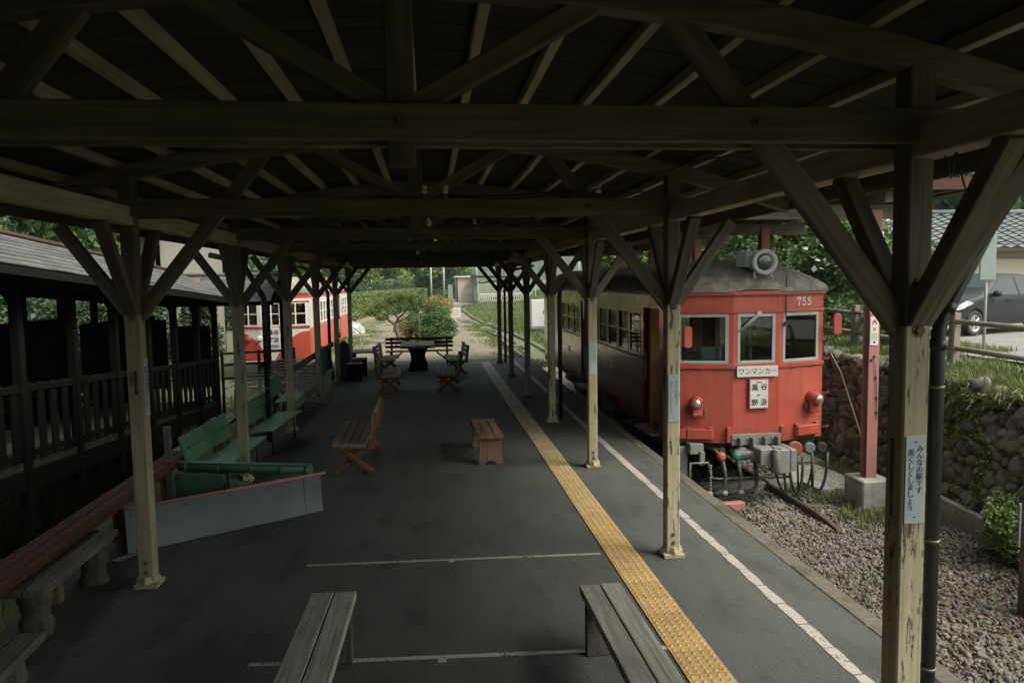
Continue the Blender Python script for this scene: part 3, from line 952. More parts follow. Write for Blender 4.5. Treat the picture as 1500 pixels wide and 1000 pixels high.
# hanging bulbs
for i, (x, y_, zb, lab) in enumerate([(0.01, 8.0, 3.25, 'bare bulb hanging nearest, under the second tie beam'),
                                      (-0.2, 14.6, 3.21, 'bare bulb hanging further along under the canopy'),
                                      (-0.17, 18.4, 3.14, 'farthest small bare bulb under the canopy')]):
    t = thing('hanging_bulb', lab, 'light bulb', (x, y_, zb), group='bare bulbs under the canopy')
    b = MB(); b.tube([(0, 0, 0.09), (0, 0, 0.42)], 0.006, 6); b.build('cord', MT['black_metal'], t)
    b = MB(); b.lathe((0, 0, 0.045), (0, 0, 1), [(0, 0.018), (0.035, 0.02), (0.06, 0.010)], 12); b.build('socket', MT['black_metal'], t)
    b = MB(); b.lathe((0, 0, -0.045), (0, 0, 1), [(0, 0.004), (0.008, 0.022), (0.03, 0.036), (0.05, 0.035), (0.075, 0.02), (0.092, 0.016)], 16); b.build('bulb', MT['bulb_glass'], t)
# cables slung between the trusses
def cable(pts, r, label):
    b = MB(); P = []
    for a, c in zip(pts[:-1], pts[1:]):
        a, c = Vector(a), Vector(c)
        for i in range(8):
            t = i / 8; p = a.lerp(c, t); p.z -= 0.05 * (c - a).length * 4 * t * (1 - t) * 0.5; P.append(p)
    P.append(Vector(pts[-1])); b.tube(P, r, 6)
    return tag(b.build('cable', MT['black_metal']), label, 'cable')
cable([(-0.02, 8.0, 3.66), (0.15, 7.0, 3.42), (1.2, 6.5, 3.40), (2.2, 6.5, 3.40)], 0.006, 'thin black cable running along the second tie beam')
cable([(0.15, 7.0, 3.44), (0.9, 5.6, 3.25), (1.6, 4.3, 3.30), (2.15, 3.3, 3.36)], 0.005, 'thin black cable slung towards the nearest post head')
cable([(2.25, 3.1, 3.30), (2.29, 3.05, 3.02), (2.33, 3.08, 3.14), (2.36, 3.05, 2.98), (2.42, 3.2, 3.2)], 0.004, 'loose loops of wire beside the nearest post head')

for i, (x, y_) in enumerate(((-0.02, 6.45), (0.16, 6.45), (0.62, 9.85), (1.5, 6.45))):
    b = MB(); b.lathe((x, y_ - 0.02, 3.40), (0, 0, 1), [(-0.035, 0.012), (-0.03, 0.024), (-0.01, 0.026), (-0.005, 0.016), (0.005, 0.016), (0.01, 0.026), (0.03, 0.024), (0.035, 0.012)], 12)
    tag(b.build('insulator', MT['sign_white']), 'small white porcelain wire insulator on a tie beam under the canopy', 'insulator', 'porcelain insulators on the tie beams')
# signs on the posts
def post_sign(X, Y, z0, z1, w, ink, label, face=(0, -1)):
    t = thing('post_notice', label, 'sign', (X, Y, z0), group='vertical notices on the canopy posts')
    u = Vector((-face[1], face[0], 0)); n = Vector((face[0], face[1], 0))
    b = MB(); h = z1 - z0
    M = Matrix((u, -n, Vector((0, 0, 1)))).transposed()
    b.box((0, 0, h / 2), (w, 0.004, h), M=M)
    b.build('plate', MT['sign_pale'], t, bevel=0.0012)
    cs = h / 13.2
    o = Vector((0, 0, h * 0.5)) + n * 0.0025
    text_mesh('\n'.join('みんなの駅です'), cs * 1.12, o + u * (w * 0.22) + Vector((0, 0, h * 0.11)), u, (0, 0, 1), ink, 'lettering', t, line=0.93, world=False)
    text_mesh('\n'.join('美くしくしましょう'), cs * 1.12, o - u * (w * 0.22) + Vector((0, 0, -h * 0.01)), u, (0, 0, 1), ink, 'lettering', t, line=0.93, world=False)
    for zz in (0.03, h - 0.03):
        k = MB(); k.lathe(Vector((0, 0, zz)) + n * 0.002, n, [(0, 0.004), (0.003, 0.003)], 8)
        k.build('screw', MT['ink_black'], t)
yf = POST_W / 2 + 0.004
post_sign(RX + 0.0, 3.2 - yf, 1.45, 1.865, 0.098, MT['ink_blue'], 'pale notice with blue vertical writing on the nearest post')
post_sign(RX, 6.6 - yf, 1.29, 1.73, 0.105, MT['ink_green'], 'pale notice with faded green writing on the post by the railcar front')
post_sign(RX, 10.0 - yf, 1.31, 1.77, 0.105, MT['ink_green'], 'pale notice on the post before the middle of the railcar')
post_sign(RX, 13.4 - yf, 1.34, 1.78, 0.105, MT['ink_green'], 'small pale notice on the post near the second railcar door')
post_sign(LX + yf, 6.6, 1.5, 2.0, 0.10, MT['ink_black'], 'narrow notice on the side of the post beside the snow plough', (1, 0))

# rainwater pipes
def downpipe(pts, r, bands, label):
    t = thing('downpipe', label, 'drain pipe', (pts[0][0], pts[0][1], pts[0][2]), group='black rainwater pipes')
    # round the bends
    P = [Vector(pts[0])]
    for i in range(1, len(pts) - 1):
        a, c, e = Vector(pts[i - 1]), Vector(pts[i]), Vector(pts[i + 1])
        d0, d1 = (a - c).normalized() * 0.07, (e - c).normalized() * 0.07
        for q in range(5):
            s_ = q / 4; P.append((c + d0) * (1 - s_) ** 2 + c * 2 * s_ * (1 - s_) + (c + d1) * s_ ** 2)
    P.append(Vector(pts[-1]))
    b = MB(); b.tube(P, r, 14); b.build('pipe', MT['black_metal'], t, world=True)
    for i in range(1, len(pts) - 1):
        a, c, e = Vector(pts[i - 1]), Vector(pts[i]), Vector(pts[i + 1])
        for q in ((a - c).normalized(), (e - c).normalized()):
            b = MB(); b.lathe(c + q * 0.07, q, [(0, r + 0.001), (0.0, r + 0.006), (0.05, r + 0.006), (0.05, r + 0.001)], 14)
            b.build('pipe_collar', MT['black_metal'], t, world=True)
    for z in bands:
        b = MB(); b.lathe((pts[0][0], pts[0][1], z), (0, 0, 1), [(0, r + 0.0005), (0, r + 0.004), (0.014, r + 0.004), (0.014, r + 0.0005)], 14)
        b.build('clip_band', MT['wire'], t, world=True)
downpipe([(2.46, 3.33, 0.0), (2.46, 3.33, 2.36), (2.86, 3.36, 3.06), (3.42, 3.4, 3.10)], 0.033, [1.28, 0.62, 2.05], 'thick black downpipe with an elbow beside the nearest post')
downpipe([(2.42, 13.62, 0.0), (2.42, 13.62, 2.40), (2.75, 13.65, 3.0), (3.40, 13.7, 3.12)], 0.04, [1.0, 1.9], 'black downpipe at the post near the middle of the railcar')
downpipe([(2.42, 23.75, 0.0), (2.42, 23.75, 2.40), (2.75, 23.8, 3.0), (3.40, 23.8, 3.12)], 0.04, [1.0, 1.9], 'black downpipe behind the last post by the railcar')
downpipe([(-2.72, 12.6, 0.0), (-2.72, 12.6, 2.40), (-3.05, 12.6, 3.0), (-3.56, 12.6, 3.12)], 0.045, [0.9, 1.62], 'black downpipe behind the green benches')
downpipe([(-2.72, 20.4, 0.0), (-2.72, 20.4, 2.40), (-3.05, 20.4, 3.0), (-3.56, 20.4, 3.12)], 0.045, [1.0, 1.9], 'black downpipe by the post next to the teal cloth')

# ------------------------------------------------------------------ track under the railcar
def rail_track(name, label, pts, z_top, y_axis=True, sleepers=None, rail_end_trim=(0, 0)):
    """pts: centre line (x, y)"""
    t = thing(name, label, 'railway track', (pts[0][0], pts[0][1], z_top - 0.16))
    P = [Vector((x, y, 0)) for x, y in pts]
    for s in (-1, 1):
        b = MB()
        prof = [(-0.05, -0.12), (0.05, -0.12), (0.05, -0.11), (0.012, -0.095), (0.010, -0.04), (0.028, -0.028), (0.028, 0.0), (-0.028, 0.0), (-0.028, -0.028), (-0.010, -0.04), (-0.012, -0.095), (-0.05, -0.11)]
        rows = []
        for i, p in enumerate(P):
            d = (P[min(i + 1, len(P) - 1)] - P[max(0, i - 1)]).normalized(); q = Vector((d.y, -d.x, 0))
            c = p + q * (s * 0.5335 + s * 0.033)
            if i == 0: c += d * (rail_end_trim[0] if s < 0 else rail_end_trim[1]) * 0.0 + Vector((0, 0, -0.13 if c.y < 15 else 0.0))
            zt_ = z_top if c.y < 27 else max(z_top, float(terrain_h(c.x, c.y)) + 0.13)
            rows.append([c + q * a + Vector((0, 0, zt_ + z)) for a, z in prof + prof[:1]])
        b.grid(rows)
        b.add(rows[0][:-1], [tuple(range(12))])
        b.build('rail', MT['rail_top'], t, world=True)
    acc = 0.3
    for a, c in zip(P[:-1], P[1:]):
        L = (c - a).length; d = (c - a) / max(L, 1e-6)
        while acc < L:
            p = a + d * acc
            b = MB(); b.box((p.x, p.y, z_top - 0.21), (2.1, 0.2, 0.13), rz=math.atan2(-d.x, d.y))
            if sleepers is None or sleepers(p.y):
                b.build('sleeper', MT['black_wood'], t, world=True)
            acc += 0.72
        acc -= L
    return t
TCX = 4.86
rail_track('rail_track', 'rusty rails and old sleepers in the ballast under the red railcar', [(TCX, 8.6), (TCX, 9.7), (TCX, 20), (TCX, 27), (TCX, 34), (4.6, 40), (4.2, 46), (3.85, 52), (3.5, 58), (3.2, 67), (2.9, 76), (2.55, 88), (2.1, 100)], -0.73, sleepers=lambda y: y < 34, rail_end_trim=(1.6, 0.0))
rail_track('rail_track', 'rusty siding rails half in grass beneath the white and red railcar', [(-5.4, 25.0), (-5.4, 40), (-5.5, 52)], -0.62, sleepers=lambda y: y < 34)

# ------------------------------------------------------------------ railcars
def railcar(cx, yf, L, st, label, front_sign):
    t = thing('railcar', label, 'railcar', (cx, yf, -0.68))
    HW, CW, SB = 1.245, 0.37, 0.30
    zb, zt = st['zb'], 2.38
    zw0, zw1 = st['win']
    def B(b, name, m, par=None, bevel=0.0): return b.build(name, m, par or t, world=True, bevel=bevel)
    yb = yf + L
    corners = [((cx - HW, yf + SB), (cx - CW, yf)), ((cx - CW, yf), (cx + CW, yf)), ((cx + CW, yf), (cx + HW, yf + SB))]
    back = [((cx + HW, yb - SB), (cx + CW, yb)), ((cx + CW, yb), (cx - CW, yb)), ((cx - CW, yb), (cx - HW, yb - SB))]
    T = 0.055
    body_m = st['body']
    low = MB(); 
    front_holes = []
    def facet(p0, p1, mrg):
        d = Vector((p1[0] - p0[0], p1[1] - p0[1])); Lf = d.length
        return [(mrg[0], Lf - mrg[1], zw0, zw1)]
    wins = []
    for i, (p0, p1) in enumerate(corners):
        mr = ((0.10, 0.07), (0.065, 0.065), (0.07, 0.10))[i]
        h = facet(p0, p1, mr); low.panel(p0, p1, zb, zt, h, T); wins += [(p0, p1, x, 'front') for x in h]
    for i, (p0, p1) in enumerate(back):
        h = facet(p0, p1, (0.08, 0.08)); low.panel(p0, p1, zb, zt, h, T); wins += [(p0, p1, x, 'back') for x in h]
    lp0, lp1 = (cx - HW, yb - SB), (cx - HW, yf + SB)
    rp0, rp1 = (cx + HW, yf + SB), (cx + HW, yb - SB)
    LL = L - 2 * SB
    doors = st['doors']; sidew = st['sidew']
    hl = [(lp0[1] - y1, lp0[1] - y0, zb + 0.06, 2.12) for y0, y1 in doors] + [(lp0[1] - y1, lp0[1] - y0, zw0 - 0.04, zw1 - 0.02) for y0, y1 in sidew]
    hr = [(y0 - rp0[1], y1 - rp0[1], zb + 0.06, 2.12) for y0, y1 in st['doors_far']] + [(y0 - rp0[1], y1 - rp0[1], zw0 - 0.04, zw1 - 0.02) for y0, y1 in sidew]
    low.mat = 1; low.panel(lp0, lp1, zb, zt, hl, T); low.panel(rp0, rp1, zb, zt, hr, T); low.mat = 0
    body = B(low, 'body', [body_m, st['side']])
    for (y0, y1) in sidew:
        u0, u1 = lp0[1] - y1, lp0[1] - y0
        wins.append((lp0, lp1, (u0, u1, zw0 - 0.04, zw1 - 0.02), 'side'))
        u0, u1 = y0 - rp0[1], y1 - rp0[1]
        wins.append((rp0, rp1, (u0, u1, zw0 - 0.04, zw1 - 0.02), 'side'))
    for (p0, p1, (u0, u1, z0, z1), kind) in wins:
        p0v = Vector((*p0, 0)); d = (Vector((*p1, 0)) - p0v).normalized(); n = Vector((d.y, -d.x, 0))
        fw = st['fw'] if kind != 'side' else 0.035
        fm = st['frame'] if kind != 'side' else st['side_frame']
        M = Matrix((d, -n, Vector((0, 0, 1)))).transposed()
        def bx(b, ua, ub, za, zb_, th, dep):
            c = p0v + d * ((ua + ub) / 2) + Vector((0, 0, (za + zb_) / 2)) - n * dep
            b.box(c, (ub - ua, th, zb_ - za), M=M)
        b = MB(); dep = 0.012; th = 0.036
        bx(b, u0 + .001, u0 + fw, z0 + .001, z1 - .001, th, dep); bx(b, u1 - fw, u1 - .001, z0 + .001, z1 - .001, th, dep)
        bx(b, u0 + fw, u1 - fw, z1 - fw, z1 - .001, th, dep); bx(b, u0 + fw, u1 - fw, z0 + .001, z0 + fw, th, dep)
        if kind == 'side' or st['split']:
            zm = z0 + (z1 - z0) * 0.52
            bx(b, u0 + fw, u1 - fw, zm - 0.014, zm + 0.014, th - .006, dep)
        if st['split'] and kind != 'side' and (u1 - u0) > 0.6:
            um = (u0 + u1) / 2
            bx(b, um - 0.02, um + 0.02, z0 + fw, z1 - fw, th + .002, dep)
        w = B(b, 'window', fm, bevel=0.004 if kind == 'front' else 0)
        b = MB(); bx(b, u0 + fw - .005, u1 - fw + .005, z0 + fw - .005, z1 - fw + .005, 0.004, dep + 0.004)
        B(b, 'pane', MT['glass'], w)
    # doors
    for di, (y0, y1) in enumerate(doors):
        x = cx - HW + 0.09
        if di == 0 and st['open_door']:
            y0b = y1 - 0.10; y1b = y1 + 0.62
        else: y0b, y1b = y0, y1
        b = MB()
        b.panel((x, y1b), (x, y0b), zb + 0.08, 2.10, [(0.10, (y1b - y0b) - 0.10, 1.15, 1.98)], 0.035)
        dd = B(b, 'door', st['door'])
        b = MB(); b.box((x + 0.015, (y0b + y1b) / 2, 1.565), (0.004, (y1b - y0b) - 0.2, 0.83)); B(b, 'pane', MT['glass'], dd)
        b = MB(); b.tube([(x - 0.055, y0b + 0.09, 0.85), (x - 0.055, y0b + 0.09, 1.35)], 0.012, 8); B(b, 'handle', MT['lamp_grey'], dd)
        b = MB(); b.box((cx - HW - 0.07, (y0 + y1) / 2, zb - 0.02), (0.16, y1 - y0, 0.035)); B(b, 'step', MT['under_grey'], bevel=0.004)
    # roof: arched, with the front and the back sloping down like a hood
    b = MB()
    def hump(sx):
        t_ = min(1.0, max(0.0, sx / 1.5)); return 0.035 + 0.50 * (1 - (1 - t_) ** 2.0) ** 0.75
    def halfw(sx):
        return min(HW, CW + (HW - CW) * sx / SB) + 0.055
    st_s = [0.0, 0.1, 0.2, 0.30, 0.45, 0.65, 0.9, 1.2, 1.5]
    stations = [(yf - 0.055 + s_ , halfw(s_), hump(s_)) for s_ in st_s]
    stations += [(yf + 1.5 + (L - 3.0) * i / 8, HW + 0.055, 0.535) for i in range(1, 8)]
    stations += [(yb + 0.055 - s_, halfw(s_), hump(s_)) for s_ in reversed(st_s)]
    rows = []
    for (y, w, h) in stations:
        row = []
        for k in range(25):
            a = math.pi - math.pi * k / 24
            cxx = math.cos(a); sz = math.sin(a)
            row.append((cx + w * (abs(cxx) ** 0.8) * (1 if cxx >= 0 else -1), y, zt + 0.012 + h * sz ** 0.85))
        rows.append(row)
    b.grid(rows, True)
    roof = B(b, 'roof', st['roof'])
    # eave strip and belts that run round the body
    def belt(z0, z1, out, name, m, faces, bev=0.004):
        b = MB()
        for (p0, p1) in faces:
            p0v, p1v = Vector((*p0, 0)), Vector((*p1, 0)); d = (p1v - p0v).normalized(); n = Vector((d.y, -d.x, 0))
            e = out * 0.35
            M = Matrix((d, -n, Vector((0, 0, 1)))).transposed()
            c = (p0v + p1v) / 2 + n * (out / 2 + 0.001) + Vector((0, 0, (z0 + z1) / 2))
            b.box(c, ((p1v - p0v).length + e, out, z1 - z0), M=M)
        return B(b, name, m, bevel=bev)
    allf = corners + [(lp0, lp1), (rp0, rp1)] + back
    belt(zt - 0.035, zt + 0.03, 0.05, 'eave_strip', st['eave'], allf)
    for fs_ in (corners, back):
        belt(zw1 + 0.012, zw1 + 0.052, 0.022, 'belt_rail', st['trim'], fs_)
        belt(zw0 - 0.075, zw0 - 0.012, 0.026, 'belt_rail', st['trim'], fs_)
    sd = [(a, c) for (a, c) in ((lp0, lp1), (rp0, rp1))]
    for (y0, y1) in sidew:
        for sx in (-1, 1):
            ledge = MB(); ledge.box((cx + sx * (HW + 0.012), (y0 + y1) / 2, zw0 - 0.065), (0.022, y1 - y0 + 0.06, 0.03))
            B(ledge, 'window_ledge', st['trim'], bevel=0.003)
    if st['rivets']:
        b = MB()
        def rivet(p, n): b.lathe(p, n, [(0, 0.010), (0.004, 0.009), (0.007, 0.004)], 6)
        for i, (p0, p1) in enumerate(corners):
            p0v, p1v = Vector((*p0, 0)), Vector((*p1, 0)); d = (p1v - p0v).normalized(); n = Vector((d.y, -d.x, 0))
            Lf = (p1v - p0v).length
            us = (0.028, 0.05) if i == 0 else ((0.022, Lf - 0.022) if i == 1 else (Lf - 0.05, Lf - 0.028))
            for u in us:
                z = zb + 0.12
                while z < zw0 - 0.1:
                    rivet(p0v + d * u + Vector((0, 0, z)), n); z += 0.055
                z = zw1 + 0.08
                while z < zt - 0.05:
                    rivet(p0v + d * u + Vector((0, 0, z)), n); z += 0.055
            u = 0.05
            while u < Lf - 0.02:
                rivet(p0v + d * u + Vector((0, 0, zw1 + 0.075)), n); rivet(p0v + d * u + Vector((0, 0, zw0 - 0.10)), n); u += 0.07
        B(b, 'rivet', st['trim'])
    # inside
    b = MB(); b.box((cx, yf + L / 2, zb + 0.03), (2 * HW - 0.13, L - 0.75, 0.04)); B(b, 'floor', MT['cabin_dark'])
    b = MB(); b.box((cx, yf + L / 2, zt - 0.04), (2 * HW - 0.13, L - 0.8, 0.02)); B(b, 'ceiling', MT['white_paint'])
    b = MB()
    yp = yf + 1.55
    b.panel((cx - HW + 0.06, yp), (cx + HW - 0.06, yp), zb + 0.06, zt - 0.06, [(0.18, 0.75, 1.2, 2.1), (0.92, 1.52, zb + 0.1, 2.1), (1.70, 2.2, 1.2, 2.1)], 0.04)
    B(b, 'partition', MT['ochre'])
    if st['cab']:
        b = MB(); b.box((cx - 0.82, yf + 0.55, 0.95), (0.5, 0.35, 0.5)); b.box((cx - 0.86, yf + 0.5, 1.33), (0.34, 0.2, 0.22)); B(b, 'driving_desk', MT['cabin_dark'], bevel=0.02)
        b = MB(); b.box((cx - 0.60, yf + 0.42, 1.40), (0.34, 0.22, 0.26)); B(b, 'cab_box', MT['teal_panel'], bevel=0.015)
        b = MB(); b.box((cx + 0.02, yf + 0.42, 1.93), (0.52, 0.20, 0.12)); b.tube([(cx - 0.3, yf + 0.38, 1.85), (cx + 0.3, yf + 0.38, 1.85)], 0.008, 6); B(b, 'luggage_shelf', MT['cabin'], bevel=0.01)
        b = MB(); b.tube([(cx + 0.15, yf + 0.55, zb + 0.1), (cx + 0.15, yf + 0.55, 1.5)], 0.03, 10); b.lathe((cx + 0.15, yf + 0.55, 1.5), (0, 0, 1), [(0, 0.03), (0.03, 0.11), (0.07, 0.11), (0.09, 0.02)], 16); B(b, 'controller', MT['under_grey'])
        for xx in (-1.0, -0.2, 0.38, 1.05):
            b = MB(); b.tube([(cx + xx, yf + 1.1, zb), (cx + xx, yf + 1.1, zt - 0.03)], 0.035, 8); B(b, 'grab_pole', MT['ochre'])
        b = MB(); b.box((cx - HW + 0.40, 12.05, 0.65), (0.55, 0.04, 1.25)); B(b, 'door_screen', MT['ochre'])
    for sx in (-1, 1):
        b = MB(); b.box((cx + sx * (HW - 0.30), yf + L / 2, 0.42), (0.46, L - 5.5, 0.14)); b.box((cx + sx * (HW - 0.10), yf + L / 2, 0.74), (0.10, L - 5.5, 0.5)); B(b, 'bench_seat', MT['cabin'], bevel=0.03)
    # underframe, bogies
    b = MB(); b.box((cx, yf + L / 2, zb - 0.06), (2 * HW - 0.3, L - 0.5, 0.11)); B(b, 'underframe', MT['under_black'])
    for k, yy in enumerate((yf + 2.9, yf + L - 2.9)):
        b = MB(); b.box((cx, yy, -0.18), (1.62, 0.35, 0.14))
        for sx in (-1, 1):
            b.box((cx + sx * 0.80, yy, -0.33), (0.10, 2.2, 0.14)); b.box((cx + sx * 0.80, yy, -0.20), (0.16, 0.5, 0.16))
        bg_ = B(b, 'bogie', MT['under_black'], bevel=0.01)
        for dy in (-0.75, 0.75):
            for sx in (-1, 1):
                b = MB(); b.lathe((cx + sx * 0.50, yy + dy, -0.28), (sx, 0, 0), [(0, 0.41), (0.03, 0.41), (0.035, 0.385), (0.11, 0.375), (0.11, 0.30), (0.07, 0.28), (0.07, 0.10), (0.16, 0.08), (0.16, 0.0)], 28)
                B(b, 'wheel', MT['rust'], bg_)
    for k, (yy, ln) in enumerate(((yf + 5.4, 1.3), (yf + 7.2, 0.9), (yf + 8.6, 1.1))):
        b = MB(); b.box((cx - 0.75, yy, -0.24), (0.55, ln, 0.36)); B(b, 'equipment_box', MT['under_black'], bevel=0.02)
    return t, body, B

ST1 = dict(fw=0.048, side=MT['red_shaded_gloss'], zb=0.055, win=(1.29, 2.06), body=MT['red_front'], frame=MT['grey_frame'], side_frame=MT['red_shaded_gloss'], roof=MT['car_roof'], eave=MT['red'], trim=MT['red'],
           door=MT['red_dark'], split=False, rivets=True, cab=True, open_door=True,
           doors=[(11.75, 12.65), (17.05, 18.05), (21.9, 22.9)], doors_far=[(17.05, 18.05), (21.9, 22.9)],
           sidew=[(12.82 + 0.83 * i, 12.82 + 0.83 * i + 0.72) for i in range(5)] + [(18.25 + 0.83 * i, 18.25 + 0.83 * i + 0.72) for i in range(4)])
CX1, YF1 = 4.985, 10.82
car1, body1, B1 = railcar(CX1, YF1, 13.4, ST1, 'red railcar numbered 755 standing at the platform under the canopy side', None)
HWc, CWc, SBc = 1.245, 0.37, 0.30
# number on the front, nearside-away facet
dR = Vector((HWc - CWc, SBc, 0)).normalized(); nR = Vector((dR.y, -dR.x, 0))
pR = Vector((CX1 + CWc, YF1, 0))
dL = Vector((HWc - CWc, -SBc, 0)).normalized(); nL = Vector((dL.y, -dL.x, 0))
pL = Vector((CX1 - HWc, YF1 + SBc, 0))
def serif_digits(txt, h, o, u, v, mat, parent):
    seven = [(0, 1), (0.64, 1), (0.64, 0.88), (0.42, 0.42), (0.37, 0.0), (0.15, 0.0), (0.20, 0.36), (0.46, 0.82), (0.16, 0.82), (0.08, 0.66), (0, 0.66)]
    five = [(0.10, 1), (0.58, 1), (0.58, 0.83), (0.22, 0.83), (0.20, 0.62)]
    for k in range(9):
        t_ = R(110 - 250 * k / 8); five.append((0.30 + 0.32 * math.cos(t_), 0.32 + 0.33 * math.sin(t_)))
    five += [(0.02, 0.16), (0.10, 0.27), (0.18, 0.24)]
    for k in range(9):
        t_ = R(-125 + 235 * k / 8); five.append((0.29 + 0.155 * math.cos(t_), 0.32 + 0.20 * math.sin(t_)))
    five += [(0.20, 0.47), (0.08, 0.46)]
    b = MB(); x = -0.80 * h * len(txt) / 2
    u, v = Vector(u), Vector(v)
    for ch in txt:
        poly = [(p * h, q * h) for p, q in (seven if ch == '7' else five)]
        b.prism(poly[::-1], Vector(o) + u * x, u, v, 0.0025); x += 0.80 * h
    return B1(b, 'fleet_number', mat, car1) if parent is car1 else None
serif_digits('755', 0.135, pR + dR * 0.52 + nR * 0.002 + Vector((0, 0, 2.165)), dR, (0, 0, 1), MT['ink_white'], car1)
for i, y_ in enumerate((14.9, 19.6)):
    text_mesh('755', 0.20, (CX1 - HWc - 0.003, y_, 0.78), (0, -1, 0), (0, 0, 1), MT['ink_white'], 'fleet_number', car1, ext=0.001, bold=0.004)
# destination boards
b = MB(); b.box((CX1 + 0.0, YF1 - 0.045, 1.175), (0.66, 0.028, 0.165)); pl = B1(b, 'one_man_board', MT['sign_white'], bevel=0.004)
text_mesh('ワンマンカー', 0.112, (CX1, YF1 - 0.0605, 1.172), (1, 0, 0), (0, 0, 1), MT['ink_black'], 'lettering', pl, sx=0.93)
b = MB(); b.box((CX1 + 0.03, YF1 - 0.033, 0.825), (0.325, 0.032, 0.475)); pl = B1(b, 'destination_board', MT['red'], bevel=0.005)
b = MB(); b.box((CX1 + 0.03, YF1 - 0.052, 0.825), (0.285, 0.008, 0.435)); pf = B1(b, 'board_face', MT['sign_white'], pl)
for ch, dx, z in (('黒', -0.07, 0.92), ('谷', 0.075, 0.93), ('野', -0.07, 0.685), ('汲', 0.075, 0.69)):
    text_mesh(ch, 0.112, (CX1 + 0.03 + dx, YF1 - 0.0575, z), (1, 0, 0), (0, 0, 1), MT['ink_black'], 'lettering', pl, bold=0.0015)
b = MB(); b.box((CX1 + 0.025, YF1 - 0.0575, 1.005), (0.085, 0.003, 0.014)); b.box((CX1 + 0.02, YF1 - 0.0575, 0.805), (0.05, 0.003, 0.018)); B1(b, 'dash_mark', MT['ink_black'], pl)
# roof headlight
hl = MB(); hx, hz = CX1 + 0.125, 2.845
hl.lathe((hx, YF1 + 0.45, hz), (0, -1, 0), [(0, 0.07), (0.06, 0.135), (0.25, 0.155), (0.40, 0.160), (0.40, 0.198), (0.45, 0.203), (0.47, 0.188), (0.47, 0.142), (0.43, 0.132)], 28)
hl_o = B1(hl, 'headlight', MT['lamp_grey'])
b = MB(); b.lathe((hx, YF1 + 0.02, hz), (0, 1, 0), [(0.0, 0.126), (0.03, 0.115), (0.07, 0.085), (0.10, 0.03), (0.105, 0.0)], 24); B1(b, 'reflector', MT['chrome'], hl_o)
b = MB(); b.lathe((hx, YF1 + 0.005, hz), (0, -1, 0), [(0, 0.128), (0.012, 0.10), (0.018, 0.0)], 24); B1(b, 'lens', MT['glass'], hl_o)
b = MB(); b.box((hx - 0.10, YF1 + 0.42, hz + 0.05), (0.20, 0.40, 0.24)); b.box((hx, YF1 + 0.28, hz + 0.165), (0.22, 0.16, 0.05)); B1(b, 'lamp_box', MT['lamp_grey'], hl_o, bevel=0.015)
for sx in (-0.14, 0.12):
    b = MB(); b.tube([(hx + sx, YF1 + 0.05, hz - 0.13), (hx + sx * 1.05, YF1 + 0.06, hz - 0.21), (hx + sx * 1.1, YF1 + 0.0, hz - 0.24)], 0.016, 8); B1(b, 'bracket', MT['lamp_grey'], hl_o)
# mirrors on stalks
for sx, nm, dz in ((-1, 'mirror', 1.72), (1, 'mirror', 1.86)):
    mx = CX1 + sx * (HWc + (-0.16 if sx < 0 else 0.16)); my = YF1 + (0.02 if sx < 0 else 0.16)
    b = MB()
    w, h, r_ = 0.065, 0.165, 0.045
    poly = []
    for (qx, qz, a0) in ((w - r_, h - r_, 0), (-w + r_, h - r_, 90), (-w + r_, -h + r_, 180), (w - r_, -h + r_, 270)):
        for k in range(5):
            a = R(a0 + 90 * k / 4); poly.append((qx + r_ * math.cos(a), qz + r_ * math.sin(a)))
    b.prism(poly, (mx, my + 0.03, dz), (1, 0, 0), (0, 0, 1), 0.05)
    mo = B1(b, 'mirror', MT['red'], bevel=0.008)
    b = MB(); b.tube([(CX1 + sx * HWc, YF1 + SBc, dz - 0.28), (mx, my + 0.02, dz - 0.22), (mx, my + 0.02, dz + 0.2)], 0.009, 6)
    if sx > 0: b.tube([(CX1 + HWc, YF1 + SBc, dz - 0.42), (mx + 0.02, my + 0.05, dz + 0.22), (mx + 0.05, my + 0.05, dz + 0.42)], 0.007, 6)
    B1(b, 'stalk', MT['black_metal'], mo)
# tail lamps with their hooks
for (p, d, n, u) in ((pL, dL, nL, 0.38), (pR, dR, nR, 0.66)):
    c = p + d * u + Vector((0, 0, 0.70))
    b = MB(); b.lathe(c, n, [(0, 0.098), (0.12, 0.095), (0.20, 0.085), (0.20, 0.066)], 20)
    b.box(c + n * 0.06 + Vector((0, 0, -0.10)), (0.15, 0.14, 0.20))
    o = B1(b, 'tail_lamp', MT['red'])
    b = MB(); b.lathe(c + n * 0.195, n, [(0, 0.066), (0.018, 0.056), (0.03, 0.035), (0.035, 0.0)], 20); B1(b, 'lens', MT['chrome'], o)
    b = MB(); b.lathe(c + n * 0.188, n, [(0, 0.090), (0.014, 0.090), (0.014, 0.066), (0.0, 0.064)], 20); B1(b, 'rim', MT['red_dark'], o)
    b = MB(); b.box(c + d * 0.13 + n * 0.05 + Vector((0, 0, -0.17)), (0.05, 0.03, 0.15)); b.box(c - d * 0.13 + n * 0.04 + Vector((0, 0, -0.13)), (0.04, 0.06, 0.10)); B1(b, 'lamp_hook', MT['rust'], o, bevel=0.012)
